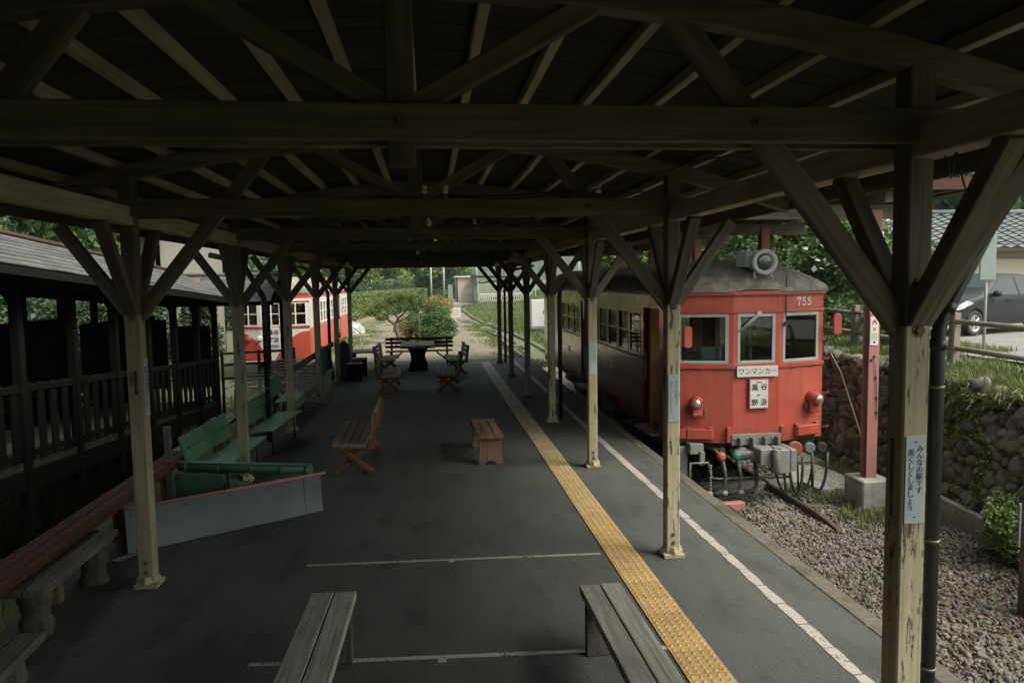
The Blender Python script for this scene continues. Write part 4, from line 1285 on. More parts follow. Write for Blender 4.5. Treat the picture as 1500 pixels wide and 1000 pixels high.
# wiper, hanging rod on the front
b = MB()
M2 = [(CX1 + 0.02, YF1 - 0.03, 2.06), (CX1 - 0.29, YF1 - 0.035, 1.80)]
b.tube(M2, 0.008, 6); b.tube([(CX1 + 0.045, YF1 - 0.03, 2.05), (CX1 - 0.26, YF1 - 0.035, 1.79)], 0.006, 6); b.box((CX1 + 0.03, YF1 - 0.02, 2.07), (0.07, 0.03, 0.05))
B1(b, 'wiper', MT['lamp_grey'])
b = MB(); b.tube([pR + dR * 0.10 + nR * 0.03 + Vector((0, 0, z)) for z in (2.62, 2.42, 2.1, 1.98)], 0.010, 6); b.lathe(pR + dR * 0.10 + nR * 0.03 + Vector((0, 0, 1.90)), nR, [(0, 0.04), (0.02, 0.04)], 12)
B1(b, 'hanging_cord', MT['under_black'])
# lower front fittings: buffer plates, steps, jumper sockets, coupler, hoses
for (p, d, n, u0, u1) in ((pL, dL, nL, 0.02, 0.22), (pL, dL, nL, 0.24, 0.62), (pR, dR, nR, 0.34, 0.80)):
    b = MB(); M = Matrix((d, -n, Vector((0, 0, 1)))).transposed()
    b.box(p + d * (u0 + u1) / 2 + n * 0.045 + Vector((0, 0, 0.20)), (u1 - u0, 0.085, 0.15), M=M)
    for uu in (u0 + 0.02, u1 - 0.02):
        b.box(p + d * uu + n * 0.03 + Vector((0, 0, 0.21)), (0.07, 0.06, 0.20), M=M)
        for zz in (0.14, 0.20, 0.27): b.lathe(p + d * uu + n * 0.06 + Vector((0, 0, zz)), n, [(0, 0.014), (0.012, 0.012)], 6)
    B1(b, 'buffer_plate', MT['red'], bevel=0.006)
for xx in (-0.43, 0.44):
    b = MB(); b.box((CX1 + xx, YF1 + (-0.005 if abs(xx) < 0.37 else 0.0), 0.19), (0.07, 0.05, 0.24))
    for zz in (0.11, 0.18, 0.26): b.lathe((CX1 + xx, YF1 - 0.03, zz), (0, -1, 0), [(0, 0.013), (0.01, 0.011)], 6)
    B1(b, 'strap_plate', MT['red'], bevel=0.006)
b = MB(); b.box((CX1, YF1 - 0.02, 0.115), (0.80, 0.05, 0.17))
for k in range(8): b.lathe((CX1 - 0.35 + 0.1 * k, YF1 - 0.045, 0.13), (0, -1, 0), [(0, 0.022), (0.012, 0.020)], 6)
for k in range(4): b.box((CX1 - 0.3 + 0.2 * k, YF1 - 0.10, 0.10), (0.02, 0.12, 0.12))
B1(b, 'coupler_plate', MT['under_grey'], bevel=0.005)
b = MB()
b.tube([(CX1 - 0.22, YF1 + 0.3, -0.10), (CX1 - 0.22, YF1 - 0.10, -0.10)], 0.10, 14)
b.box((CX1 + 0.02, YF1 - 0.18, -0.08), (0.26, 0.5, 0.24))
poly = [(-0.02, -0.16), (0.16, -0.16), (0.16, 0.12), (0.02, 0.16), (-0.02, 0.14)]
b.box((CX1 + 0.20, YF1 - 0.42, -0.12), (0.17, 0.30, 0.36)); b.box((CX1 + 0.34, YF1 - 0.36, -0.10), (0.10, 0.42, 0.32))
b.lathe((CX1 + 0.115, YF1 - 0.50, -0.30), (0, 0, 1), [(0, 0.07), (0.36, 0.07)], 14)
B1(b, 'coupler', MT['under_grey'], bevel=0.012)
b = MB(); b.box((CX1 - 0.20, YF1 - 0.12, -0.06), (0.36, 0.2, 0.05)); b.tube([(CX1 - 0.38, YF1 - 0.15, -0.10), (CX1 - 0.02, YF1 - 0.15, -0.10)], 0.055, 12); B1(b, 'draft_gear', MT['under_grey'], bevel=0.006)
b = MB(); b.tube([(CX1 - 1.05, YF1 - 0.0, -0.62), (CX1 - 1.05, YF1 - 0.02, -0.22), (CX1 - 0.78, YF1 - 0.05, -0.22), (CX1 - 0.72, YF1 - 0.05, -0.46), (CX1 - 0.60, YF1 - 0.05, -0.48), (CX1 + 0.5, YF1 - 0.05, -0.48)], 0.020, 8); B1(b, 'life_guard_bar', MT['under_grey'])
b = MB(); b.box((CX1 - 0.93, YF1 + 0.12, -0.02), (0.22, 0.2, 0.16)); b.box((CX1 - 0.86, YF1 + 0.02, -0.16), (0.08, 0.10, 0.22)); b.box((CX1 - 1.12, YF1 + 0.35, -0.28), (0.2, 0.35, 0.55)); B1(b, 'hanger_bracket', MT['under_grey'], bevel=0.01)
for k, (xx, m) in enumerate(((-0.62, 'valve_red'), (-0.38, 'valve_green'), (-0.12, 'under_grey'))):
    b = MB(); b.lathe((CX1 + xx, YF1 - 0.12, -0.10), (0, -1, 0), [(0, 0.05), (0.05, 0.075), (0.09, 0.06), (0.12, 0.03)], 14); b.tube([(CX1 + xx, YF1 + 0.1, -0.06), (CX1 + xx, YF1 - 0.14, -0.10), (CX1 + xx + 0.03, YF1 - 0.17, -0.20)], 0.032, 8)
    v = B1(b, 'air_cock', MT[m])
    b = MB(); b.tube([(CX1 + xx + 0.03, YF1 - 0.17, -0.18), (CX1 + xx + 0.06, YF1 - 0.2, -0.40), (CX1 + xx + 0.05, YF1 - 0.2, -0.58), (CX1 + xx - 0.04, YF1 - 0.2, -0.66), (CX1 + xx - 0.15, YF1 - 0.19, -0.67)], 0.030, 10); B1(b, 'hose', MT['rubber'], v)
    b = MB(); b.lathe((CX1 + xx - 0.15, YF1 - 0.19, -0.67), (-1, 0, 0.1), [(0, 0.04), (0.06, 0.045), (0.10, 0.03)], 10); B1(b, 'hose_coupling', MT['under_grey'], v)
b = MB()
for k in range(9): b.lathe((CX1 - 0.78, YF1 - 0.16, -0.24 - 0.045 * k), (1 if k % 2 else 0, 0 if k % 2 else 1, 0), [(-0.008, 0.012), (-0.008, 0.022), (0.008, 0.022), (0.008, 0.012)], 8)
B1(b, 'chain', MT['under_grey'])
for k, (xx, m, r_) in enumerate(((0.62, 'valve_red', 0.115), (0.86, 'under_grey', 0.085), (1.06, 'under_black', 0.085))):
    b = MB(); b.lathe((CX1 + xx, YF1 + 0.02, -0.05), (0, -1, 0), [(0, r_ * 0.7), (0.05, r_), (0.10, r_), (0.11, r_ * 0.8)], 18); B1(b, 'jumper_socket', MT[m])
def loop(x0, x1, zt_, zb_, r_, yy):
    return [(CX1 + x0 + (x1 - x0) * (0.5 - 0.5 * math.cos(math.pi * i / 14)), yy, zt_ + (zb_ - zt_) * math.sin(math.pi * i / 14) ** 0.7) for i in range(15)]
b = MB(); b.tube(loop(0.50, 1.12, -0.12, -0.86, 0, YF1 - 0.12), 0.024, 8); B1(b, 'jumper_cable', MT['rubber'])
b = MB(); b.tube(loop(0.40, 0.70, -0.16, -0.84, 0, YF1 - 0.16), 0.022, 8); B1(b, 'jumper_cable', MT['rubber'])
b = MB(); b.tube(loop(0.30, 0.90, -0.15, -0.80, 0, YF1 - 0.08), 0.018, 8); B1(b, 'jumper_cable', MT['rubber'])
b = MB(); b.tube([(CX1 + 0.64, YF1 - 0.1, -0.15), (CX1 + 0.655, YF1 - 0.12, -0.7)], 0.016, 8); b.tube([(CX1 + 0.88, YF1 - 0.1, -0.12), (CX1 + 0.885, YF1 - 0.12, -0.66)], 0.022, 8); B1(b, 'jumper_cable', MT['rubber'])
b = MB()
for z in (0.2, 0.75, 1.30): b.tube([pR + dR * 0.93 + Vector((-.02, 0, z)), pR + dR * 0.93 + Vector((0.09, -0.01, z)), pR + dR * 0.93 + Vector((0.10, -0.01, z + 0.03))], 0.012, 6)
B1(b, 'cable_hook', MT['red_dark'])

# white and red railcar on the siding beyond the platform end
ST2 = dict(fw=0.04, zb=0.06, win=(1.22, 2.02), body=None, frame=MT['white_paint'], side_frame=MT['white_paint'], roof=MT['car_roof'], eave=MT['white_paint'], trim=MT['red_dark'],
           door=MT['white_paint'], split=True, rivets=False, cab=False, open_door=False,
           doors=[(27.0, 27.9), (34.5, 35.4)], doors_far=[(27.0, 27.9), (34.5, 35.4)],
           sidew=[(28.1 + 0.78 * i, 28.1 + 0.78 * i + 0.68) for i in range(8)] + [(35.7 + 0.78 * i, 35.7 + 0.78 * i + 0.68) for i in range(3)])
def two_tone():
    N = NB('railcar_two_tone_paint')
    p = N.attr('lc')
    s_ = N.n('ShaderNodeSeparateXYZ'); N.l(p, s_.inputs[0])
    CXT, YFT = -5.4, 26.0
    dx = N.math('ABSOLUTE', N.math('SUBTRACT', s_.outputs[0], CXT))
    lim = N.math('SUBTRACT', 1.02, N.math('MULTIPLY', N.math('POWER', N.math('MAXIMUM', N.math('SUBTRACT', 1.15, dx), 0.0), 2.0), 0.85))
    onfront = N.math('LESS_THAN', s_.outputs[1], YFT + 0.299)
    limit = N.math('ADD', N.math('MULTIPLY', lim, onfront), N.math('MULTIPLY', N.math('SUBTRACT', 1.0, onfront), 1.10))
    red = N.math('LESS_THAN', s_.outputs[2], limit)
    band = N.math('MULTIPLY', N.math('GREATER_THAN', s_.outputs[2], 2.16), N.math('LESS_THAN', s_.outputs[2], 2.30))
    f = N.math('MAXIMUM', red, band)
    base = N.mix(f, (0.62, 0.585, 0.52), (0.47, 0.075, 0.042))
    d = N.noise(N.scale(p, (6, 6, 1)), 1.0, 5)
    c = N.mix(N.ramp(d, [(0.5, 0.0), (0.8, 0.4)]), base, N.mix(1.0, base, (0.5, 0.45, 0.4), 'MULTIPLY'))
    return N.set(col=c, rough=0.42, coat=0.2)
ST2['body'] = two_tone(); ST2['side'] = ST2['body']
CX2, YF2 = -5.4, 26.0
car2, body2, B2 = railcar(CX2, YF2, 12.5, ST2, 'white and red railcar on the siding behind the fence at the platform end', None)
b = MB(); b.lathe((CX2 - 0.42, YF2 + 0.02, 0.80), (0, -1, 0), [(0, 0.10), (0.05, 0.10), (0.06, 0.05)], 18); o = B2(b, 'tail_lamp', MT['sign_white'])
b = MB(); b.lathe((CX2 - 0.80, YF2 + 0.13, 0.80), (0, -1, 0), [(0, 0.09), (0.05, 0.09), (0.06, 0.05)], 18); o = B2(b, 'tail_lamp', MT['valve_red'])
b = MB(); b.box((CX2 + 0.05, YF2 - 0.03, 0.88), (0.42, 0.03, 0.62)); o = B2(b, 'destination_board', MT['sign_white'], bevel=0.005)
for ch, dx, z in (('谷', 0.1, 1.0), ('汲', 0.1, 0.74), ('黒', -0.09, 1.0), ('野', -0.09, 0.74)):
    text_mesh(ch, 0.19, (CX2 + 0.05 + dx, YF2 - 0.047, z), (1, 0, 0), (0, 0, 1), MT['ink_black'], 'lettering', o, bold=0.004)
b = MB(); b.box((CX2, YF2 - 0.10, 0.0), (2.2, 0.25, 0.10)); B2(b, 'buffer_beam', MT['under_grey'], bevel=0.01)

# ------------------------------------------------------------------ benches, table, stools on the platform
def plank_bench(label, loc, rz, L, W, wood_m, legs='slab', H=0.45):
    t = thing('plank_bench', label, 'bench', loc, rz, 'backless plank benches')
    n = 2
    b = MB()
    for k in range(n):
        w = W / n - 0.008
        b.box((-W / 2 + W / n * (k + 0.5), rnd.uniform(-.006, .006), H - 0.028 + rnd.uniform(-.003, .003)), (w, L, 0.056), lc_axis=1)
    b.build('seat', wood_m, t, bevel=0.006)
    for s in (-1, 1):
        b = MB()
        y = s * (L / 2 - 0.12)
        if legs == 'slab':
            b.box((0, y, (H - 0.056) / 2), (W - 0.05, 0.07, H - 0.058), lc_axis=2)
            b.box((0, y - s * 0.06, H - 0.10), (W - 0.1, 0.05, 0.07))
            b.build('leg', MT['old_dark_wood'], t, bevel=0.006)
        else:
            prof = []
            for i in range(13):
                z = (H - 0.058) * i / 12
                prof.append((z, 0.078 + 0.010 * math.sin(i * 0.9 + s) + 0.004 * math.sin(i * 2.1)))
            b.lathe((0, y - s * 0.06, 0), (0, 0, 1), prof, 14)
            for p in range(len(b.v)):
                x_, y_, z_ = b.v[p]; b.v[p] = (x_ * 1.45, y_, z_); b.lc[p] = (z_, x_, y_)
            b.build('leg', wood_m, t)
    b = MB()
    for s in (-1, 1):
        for xx in (-W / 4, W / 4):
            for e in (-0.03, 0.03): b.lathe((xx + e, s * (L / 2 - 0.12), H - 0.001), (0, 0, 1), [(0, 0.006), (0.002, 0.005)], 8)
    b.build('nail', MT['rust'], t)
    return t
plank_bench('grey weathered plank bench standing near the middle of the dark floor', (-0.745, 4.02, 0), R(-1.5), 2.25, 0.315, MT['grey_wood'])
plank_bench('grey weathered plank bench standing beside the tactile strip', (1.165, 3.80, 0), R(0.5), 2.4, 0.305, MT['grey_wood'])
plank_bench('dark plank bench on knobbly log legs, between the first post and the long red rail', (-3.0, 6.22, 0), R(1.0), 1.35, 0.32, MT['old_dark_wood'], 'log', 0.43)
plank_bench('dark plank bench on knobbly log legs, nearest to the camera beside the long red rail', (-2.62, 4.0, 0), R(2.0), 1.7, 0.34, MT['old_dark_wood'], 'log', 0.43)
# short stool of three boards
t = thing('wooden_stool', 'short slatted wooden stool with solid plank ends beside the tactile strip', 'stool', (0.80, 10.95, 0), R(1.5))
b = MB()
for k in range(3): b.box((-0.125 + 0.125 * k, 0, 0.415), (0.118, 1.28, 0.05), lc_axis=1)
b.build('seat', MT['stool_wood'], t, bevel=0.006)
for s in (-1, 1):
    b = MB(); y = s * 0.54
    poly = [(-0.17, 0.03), (-0.14, 0), (-0.08, 0), (-0.04, 0.045), (0.05, 0.05), (0.09, 0), (0.16, 0), (0.178, 0.04), (0.165, 0.2), (0.17, 0.388), (-0.17, 0.388), (-0.16, 0.2)]
    b.prism(poly, (0, y + 0.03, 0), (1, 0, 0), (0, 0, 1), 0.06)
    for p in range(len(b.v)):
        x_, y_, z_ = b.v[p]; b.lc[p] = (z_ + 3, x_, y_)
    b.build('leg', MT['stool_wood'], t, bevel=0.006)
b = MB()
for s in (-1, 1): b.box((0, s * 0.625, 0.405), (0.372, 0.025, 0.055))
b.build('end_rail', MT['orange_wood'], t, bevel=0.004)

def rustic_bench(label, loc, rz, L=1.6, wood_m=None, legm=None):
    """slatted seat facing +x, log slats in the back, crossed legs"""
    t = thing('rustic_bench', label, 'bench', loc, rz, 'backed benches with crossed legs')
    for k in range(4):
        b = MB(); b.box((0.22 - 0.115 * k, rnd.uniform(-.01, .01), 0.42 - 0.008 * k), (0.112, L, 0.05), lc_axis=1)
        b.build('seat_slat', wood_m, t, bevel=0.006)
    for k in range(3):
        b = MB(); x = -0.255 - 0.014 * k; z = 0.53 + 0.125 * k
        b.box((x, rnd.uniform(-.01, .01), z), (0.035, L * (1.0 + 0.02 * (k == 2)), 0.105), M=Matrix.Rotation(-0.10, 3, 'Y'), lc_axis=1)
        b.build('back_slat', wood_m, t, bevel=0.012)
    for s in (-1, 1):
        y = s * (L / 2 - 0.14)
        b = MB(); b.beam((0.23, y, 0.02), (-0.20, y, 0.38), 0.085, 0.06, up=(0, 1, 0), ch=0.015); b.build('leg', legm, t)
        b = MB(); b.beam((-0.26, y + s * 0.062, 0.02), (0.20, y + s * 0.062, 0.38), 0.085, 0.06, up=(0, 1, 0), ch=0.015); b.build('leg', legm, t)
        b = MB(); b.beam((-0.245, y - s * 0.004, 0.34), (-0.312, y - s * 0.004, 0.83), 0.085, 0.055, up=(0, 1, 0)); b.build('back_post', legm, t)
        b = MB(); b.box((-0.01, y + s * 0.03, 0.378), (0.56, 0.14, 0.055)); b.build('seat_bearer', legm, t, bevel=0.006)
    return t
rustic_bench('wooden bench with slatted back and orange crossed legs, standing alone in mid platform', (-1.10, 10.95, 0), R(180), 1.75, MT['brown_wood'], MT['orange_wood'])
rustic_bench('brown bench with crossed legs, nearest of the pair on the siding side of the table', (-1.02, 18.45, 0), R(2), 1.7, MT['grey_wood'], MT['orange_wood'])
rustic_bench('brown bench with crossed legs, nearest of the pair on the railcar side of the table', (0.42, 18.4, 0), R(178), 1.7, MT['grey_wood'], MT['orange_wood'])
rustic_bench('dark bench with crossed legs, farther one on the siding side of the table', (-1.27, 22.0, 0), R(-3), 1.6, MT['grey_wood'], MT['brown_wood'])
rustic_bench('dark bench with crossed legs, farther one on the railcar side of the table', (0.72, 21.6, 0), R(183), 1.6, MT['grey_wood'], MT['brown_wood'])
# heavy table
t = thing('wooden_table', 'heavy dark wooden table on thick slab legs between the benches', 'table', (-0.38, 22.75, 0))
b = MB()
for k in range(2): b.box((-0.26 + 0.515 * k, 0, 0.725), (0.50, 1.7, 0.08), lc_axis=1)
b.build('table_top', MT['grey_wood'], t, bevel=0.012)
for s in (-1, 1):
    b = MB()
    poly = [(-0.30, 0), (0.30, 0), (0.27, 0.12), (0.20, 0.3), (0.22, 0.5), (0.30, 0.68), (-0.30, 0.68), (-0.22, 0.5), (-0.20, 0.3), (-0.27, 0.12)]
    b.prism(poly, (0, s * 0.55 + 0.08, 0), (1, 0, 0), (0, 0, 1), 0.16); b.build('leg', MT['black_wood'], t, bevel=0.015)
# long bench behind the table
t = thing('park_bench', 'long brown slatted park bench behind the heavy table', 'bench', (-0.36, 24.05, 0))
for k in range(3):
    b = MB(); b.box((0, -0.22 + 0.13 * k, 0.43), (2.15, 0.115, 0.035)); b.build('seat_slat', MT['brown_wood'], t, bevel=0.005)
for k in range(3):
    b = MB(); b.box((0, 0.24 + 0.02 * k, 0.55 + 0.125 * k), (2.2, 0.03, 0.085)); b.build('back_slat', MT['red_wood'], t, bevel=0.005)
for s in (-1, 1):
    b = MB(); b.beam((s * 0.9, 0.20, 0), (s * 0.9, 0.30, 0.86), 0.05, 0.06, up=(1, 0, 0)); b.beam((s * 0.9, -0.24, 0), (s * 0.9, -0.22, 0.41), 0.05, 0.06, up=(1, 0, 0)); b.beam((s * 0.9, -0.26, 0.385), (s * 0.9, 0.24, 0.385), 0.05, 0.05); b.beam((s * 0.9, -0.23, 0.12), (s * 0.55, -0.2, 0.40), 0.04, 0.05)
    b.build('leg', MT['black_wood'], t)

# green station benches along the siding side
def green_bench(label, loc, rz, L):
    t = thing('green_bench', label, 'bench', loc, rz, 'green benches along the platform edge')
    for k in range(3):
        b = MB(); b.box((0.22 - 0.145 * k, 0, 0.42 - 0.012 * k), (0.138, L, 0.028), lc_axis=1); b.build('seat_slat', MT['green_bench'], t, bevel=0.004)
    for k in range(2):
        b = MB(); b.box((-0.235 - 0.05 * k, 0, 0.53 + 0.175 * k), (0.028, L, 0.165), M=Matrix.Rotation(-0.27, 3, 'Y'), lc_axis=1); b.build('back_slat', MT['green_bench'], t, bevel=0.004)
    for s in (-1, 1):
        y = s * (L / 2 - 0.22)
        b = MB(); b.tube([(0.20, y, 0), (0.20, y, 0.39), (-0.16, y, 0.365), (-0.21, y, 0.42), (-0.32, y, 0.80)], 0.018, 8); b.tube([(-0.18, y, 0), (-0.17, y, 0.37)], 0.018, 8)
        b.build('leg', MT['black_metal'], t)
    return t
green_bench('green slatted bench half hidden behind the snow plough', (-2.72, 10.05, 0), R(-3), 1.7)
green_bench('green slatted bench with its end towards the open floor, second along', (-2.60, 12.2, 0), R(-4), 1.75)
green_bench('green slatted bench farthest along, by the stacked slatted crates', (-2.85, 15.0, 0), R(2), 1.5)

# long low rail along the platform edge, red-stained then bleached
def edge_rail(y0, y1, m, label, red=True):
    t = thing('edge_rail', label, 'rail bench', (-3.2, y0, 0), group='long plank rail along the platform edge')
    b = MB()
    for k in range(2 if red else 1):
        w = 0.125 if red else 0.22
        b.box((-3.24 + 0.135 * k if red else -3.18, (y0 + y1) / 2, 0.52), (w, y1 - y0, 0.05), lc_axis=1)
    b.build('plank', m, t, world=True, bevel=0.006)
    if red:
        b = MB(); b.box((-3.06, (y0 + y1) / 2, 0.50), (0.03, y1 - y0, 0.10), lc_axis=1); b.build('front_board', m, t, world=True, bevel=0.004)
    y = y0 + 0.3
    while y < y1:
        b = MB(); b.beam((-3.15, y, 0), (-3.15, y, 0.49), 0.085, 0.085, up=(0, 1, 0)); b.build('leg', MT['brown_wood'], t, world=True)
        b = MB(); b.beam((-3.24, y + 0.12, -0.0), (-3.24, y + 0.12, 0.49), 0.07, 0.07, up=(0, 1, 0)); b.build('leg', MT['orange_wood'], t, world=True)
        y += 1.35
edge_rail(2.0, 9.6, MT['red_wood'], 'long red-stained plank rail on short legs behind the snow plough')
edge_rail(9.62, 16.4, MT['pale_plank'], 'bleached plank rail on short legs behind the green benches', False)

# railway snow plough laid on the platform
t = thing('snow_plough', 'green railway snow plough with a grey blade edged in red lying on the floor', 'snow plough', (-2.2, 8.2, 0))
def PW(b, n, m, par=None, bevel=0): return b.build(n, m, par or t, world=True, bevel=bevel)
A, C = Vector((-3.02, 7.46, 0)), Vector((-1.30, 8.56, 0))
d = (C - A).normalized(); nb = Vector((d.y, -d.x, 0))
b = MB()
rows = []
for j in range(9):
    z = 0.01 + 0.42 * j / 8
    bow = 0.015 * math.sin(math.pi * j / 8) - 0.05 * (1 - j / 8)
    rows.append([A + d * ((C - A).length * i / 12) - nb * bow * 1.0 + Vector((0, 0, z + 0.004 * math.sin(i * 1.9) )) for i in range(13)])
b.grid(rows)
rows2 = [[p - nb * 0.012 for p in r_] for r_ in rows]
b.grid([list(reversed(r_)) for r_ in rows2])
for k in (0, 12):
    for j in range(8):
        b.add([rows[j][k], rows[j + 1][k], rows2[j + 1][k], rows2[j][k]], [(0, 1, 2, 3) if k else (3, 2, 1, 0)])
PW(b, 'blade', MT['plow_grey'])
b = MB()
seamx = 0.92
for (u, z) in ((0.03, 0.40), (0.28, 0.38), (0.5, 0.40), (0.7, 0.41)):
    j = 8; p = rows[j][0].lerp(rows[j][12], u); b = MB(); b.lathe(p - Vector((0, 0, 0.05)), nb, [(0, 0.014), (0.012, 0.010)], 8)
    PW(b, 'bolt', MT['rust'])
b = MB(); b.tube([r_[0].lerp(r_[12], 0.90) + nb * 0.001 for r_ in rows], 0.0035, 6); PW(b, 'seam', MT['black_metal'])
b = MB(); b.tube([A + Vector((-0.02, 0, 0.435)) , C + d * 0.06 + Vector((0, 0, 0.435))], 0.016, 8); PW(b, 'red_edge', MT['pink_steel'])
P0, P1 = Vector((-3.02, 9.1, 0.46)), Vector((-1.42, 8.66, 0.46))
b = MB(); b.tube([P0, P1], 0.060, 14)
for u in (0.05, 0.30, 0.55, 0.78, 0.97): b.lathe(P0.lerp(P1, u), (P1 - P0), [(0, 0.061), (0, 0.069), (0.03, 0.069), (0.03, 0.061)], 14)
PW(b, 'pipe_roller', MT['green_metal'])
d2 = (P1 - P0).normalized()
b = MB(); b.beam(P0 + Vector((0, 0, 0.055)), P1 + Vector((0, 0, 0.055)), 0.10, 0.012); PW(b, 'top_flange', MT['green_metal'])
b = MB(); b.prism([(0, 0), (0.62, 0), (0.62, 0.40), (0, 0.40)], (-3.03, 8.98, 0.01), d2, (0, 0, 1), 0.03); b.tube([Vector((-2.75, 8.90, 0.22)), Vector((-2.45, 8.78, 0.26))], 0.012, 6); PW(b, 'back_plate', MT['green_metal'], bevel=0.004)
b = MB(); b.beam((-2.35, 8.85, 0.30), (-2.1, 8.12, 0.22), 0.10, 0.08); b.beam((-2.3, 8.86, 0.05), (-2.0, 8.2, 0.05), 0.08, 0.08); b.box((-2.18, 8.55, 0.34), (0.10, 0.16, 0.06), rz=0.4); PW(b, 'stay', MT['green_metal'])
b = MB(); b.beam((-3.10, 8.95, 0), (-3.10, 8.95, 0.98), 0.085, 0.03, up=(0, 1, 0)); 
for z in (0.35, 0.5, 0.8, 0.9): b.lathe((-3.10, 8.93, z), (0, -1, 0), [(0, 0.014), (0.012, 0.01)], 6)
PW(b, 'upright', MT['plow_grey'])

# fence rails between the posts at the far end, black gate, stacked crates, wire cage, cloth, blocks
t = thing('platform_fence', 'grey timber rails fixed between the far posts in front of the white and red railcar', 'fence', (-2.62, 17, 0))
for (z, h, m) in ((1.02, 0.13, 'beam'), (0.30, 0.15, 'grey_wood')):
    b = MB(); b.beam((-2.60, 13.5, z), (-2.60, 20.1, z), 0.04, h, up=(0, 0, 1)); b.build('rail', MT[m], t, world=True)
t = thing('black_railing', 'black railing between the covered walkway and the platform posts', 'railing', (-4.2, 18.3, -0.1))
for z in (1.02, 0.75, 0.43):
    b = MB(); b.beam((-4.9, 18.0, z), (-3.35, 18.6, z), 0.05, 0.06, up=(0, 0, 1)); b.build('rail', MT['black_metal'], t, world=True)
for u in (0.0, 0.5, 1.0):
    b = MB(); x, y = -4.9 + 1.55 * u, 18.0 + 0.6 * u; b.beam((x, y, -0.7), (x, y, 1.08), 0.06, 0.06, up=(0, 1, 0)); b.build('post', MT['black_metal'], t, world=True)
def slat_crate(loc, rz, w, l, h, label):
    t = thing('slatted_crate', label, 'crate', loc, rz, 'pale slatted crates')
    b = MB(); n = max(2, int(h / 0.055))
    for k in range(n):
        z = 0.02 + (h - 0.03) * k / max(1, n - 1)
        b.box((0, -l / 2, z), (w, 0.012, 0.022)); b.box((0, l / 2, z), (w, 0.012, 0.022)); b.box((-w / 2, 0, z), (0.012, l, 0.022)); b.box((w / 2, 0, z), (0.012, l, 0.022))
    b.build('slats', MT['crate_white'], t)
    b = MB()
    for sx in (-1, 1):
        for sy in (-1, 1): b.box((sx * w / 2 * 0.985, sy * l / 2 * 0.985, h / 2), (0.03, 0.03, h))
    b.build('corner_post', MT['wire'], t)
    return t
for k in range(3):
    slat_crate((-3.05, 17.2, 0.30 * k), R(6 - 5 * k), 0.95, 0.7, 0.29, ('bottom', 'middle', 'top')[k] + ' pale slatted crate of the stack beyond the farthest green bench')
for k in range(3):
    slat_crate((-3.98, 17.3, -0.30 + 0.31 * k), R(-4 + 4 * k), 0.8, 0.7, 0.30, ('bottom', 'middle', 'top')[k] + ' pale slatted crate of the stack beside the black railing')
t = thing('wire_cage', 'grey wire mesh cage standing between two posts at the fence rails', 'cage', (-2.45, 15.9, 0))
b = MB(); W_, L_, H_ = 0.55, 0.9, 0.78
for k in range(14):
    z = H_ * k / 13
    b.tube([(-W_ / 2, -L_ / 2, z), (W_ / 2, -L_ / 2, z), (W_ / 2, L_ / 2, z), (-W_ / 2, L_ / 2, z), (-W_ / 2, -L_ / 2, z)], 0.004, 4)
for k in range(12):
    x = -W_ / 2 + W_ * k / 11
    for s in (-1, 1): b.tube([(x, s * L_ / 2, 0), (x, s * L_ / 2, H_)], 0.004, 4)
for k in range(16):
    y = -L_ / 2 + L_ * k / 15
    for s in (-1, 1): b.tube([(s * W_ / 2, y, 0), (s * W_ / 2, y, H_)], 0.004, 4)
b.build('mesh', MT['wire'], t)
b = MB()
for sx in (-1, 1):
    for sy in (-1, 1): b.tube([(sx * W_ / 2, sy * L_ / 2, 0), (sx * W_ / 2, sy * L_ / 2, H_)], 0.012, 6)
b.build('frame', MT['wire'], t)
def drape(label, c, w, h, rz):
    t = thing('draped_cloth', label, 'cloth', c, rz, 'teal cloths hung over a stand')
    rows = []
    for j in range(13):
        z = h * (1 - j / 12)
        row = []
        for i in range(25):
            a = 2 * math.pi * i / 24
            rr = 0.42 + 0.30 * (j / 12) ** 0.7 + 0.06 * math.sin(a * 5 + j * 0.2) * (j / 12)
            row.append((w * rr * math.cos(a), 0.5 * w * rr * math.sin(a), z + 0.02 * math.sin(a * 3)))
        rows.append(row)
    b = MB(); b.grid(rows, True); b.add(rows[0][:-1], [tuple(range(24))])
    b.build('cloth', MT['teal_cloth'], t)
    b = MB(); b.tube([(0, 0, 0), (0, 0, h + 0.06)], 0.02, 8); b.lathe((0, 0, h), (0, 0, 1), [(0, 0.10), (0.05, 0.09), (0.10, 0.04)], 12); b.build('stand', MT['black_metal'], t)
drape('dark teal cloth hung over a stand in front of a far post', (-2.37, 20.55, 0), 0.33, 0.98, R(20))
drape('paler teal cloth hung over a stand behind the far fence rail', (-2.95, 20.7, 0), 0.42, 0.82, R(-10))
for (x, y, w, l, h, lab) in ((-2.08, 20.35, 0.40, 0.42, 0.47, 'dark wooden block seat nearest to the teal cloth'), (-2.02, 21.4, 0.40, 0.45, 0.50, 'dark wooden block seat between two others')):
    t = thing('block_seat', lab, 'stool', (x, y, 0), R(4), 'dark wooden block seats')
    b = MB()
    for s in (-1, 1): b.box((s * (w / 2 - 0.025), 0, (h - 0.04) / 2), (0.05, l, h - 0.04), lc_axis=2)
    b.box((0, -l / 2 + 0.03, (h - 0.04) / 2), (w - 0.104, 0.03, h - 0.045), lc_axis=2); b.box((0, l / 2 - 0.03, (h - 0.04) / 2), (w - 0.104, 0.03, h - 0.045), lc_axis=2)
    b.build('sides', MT['black_wood'], t, bevel=0.005)
    b = MB(); b.box((0, 0, h - 0.018), (w + 0.02, l + 0.02, 0.04)); b.build('seat', MT['brown_wood'], t, bevel=0.006)
t = thing('small_table', 'small dark wooden table with open legs beside the block seats', 'table', (-2.0, 22.9, 0), R(2))
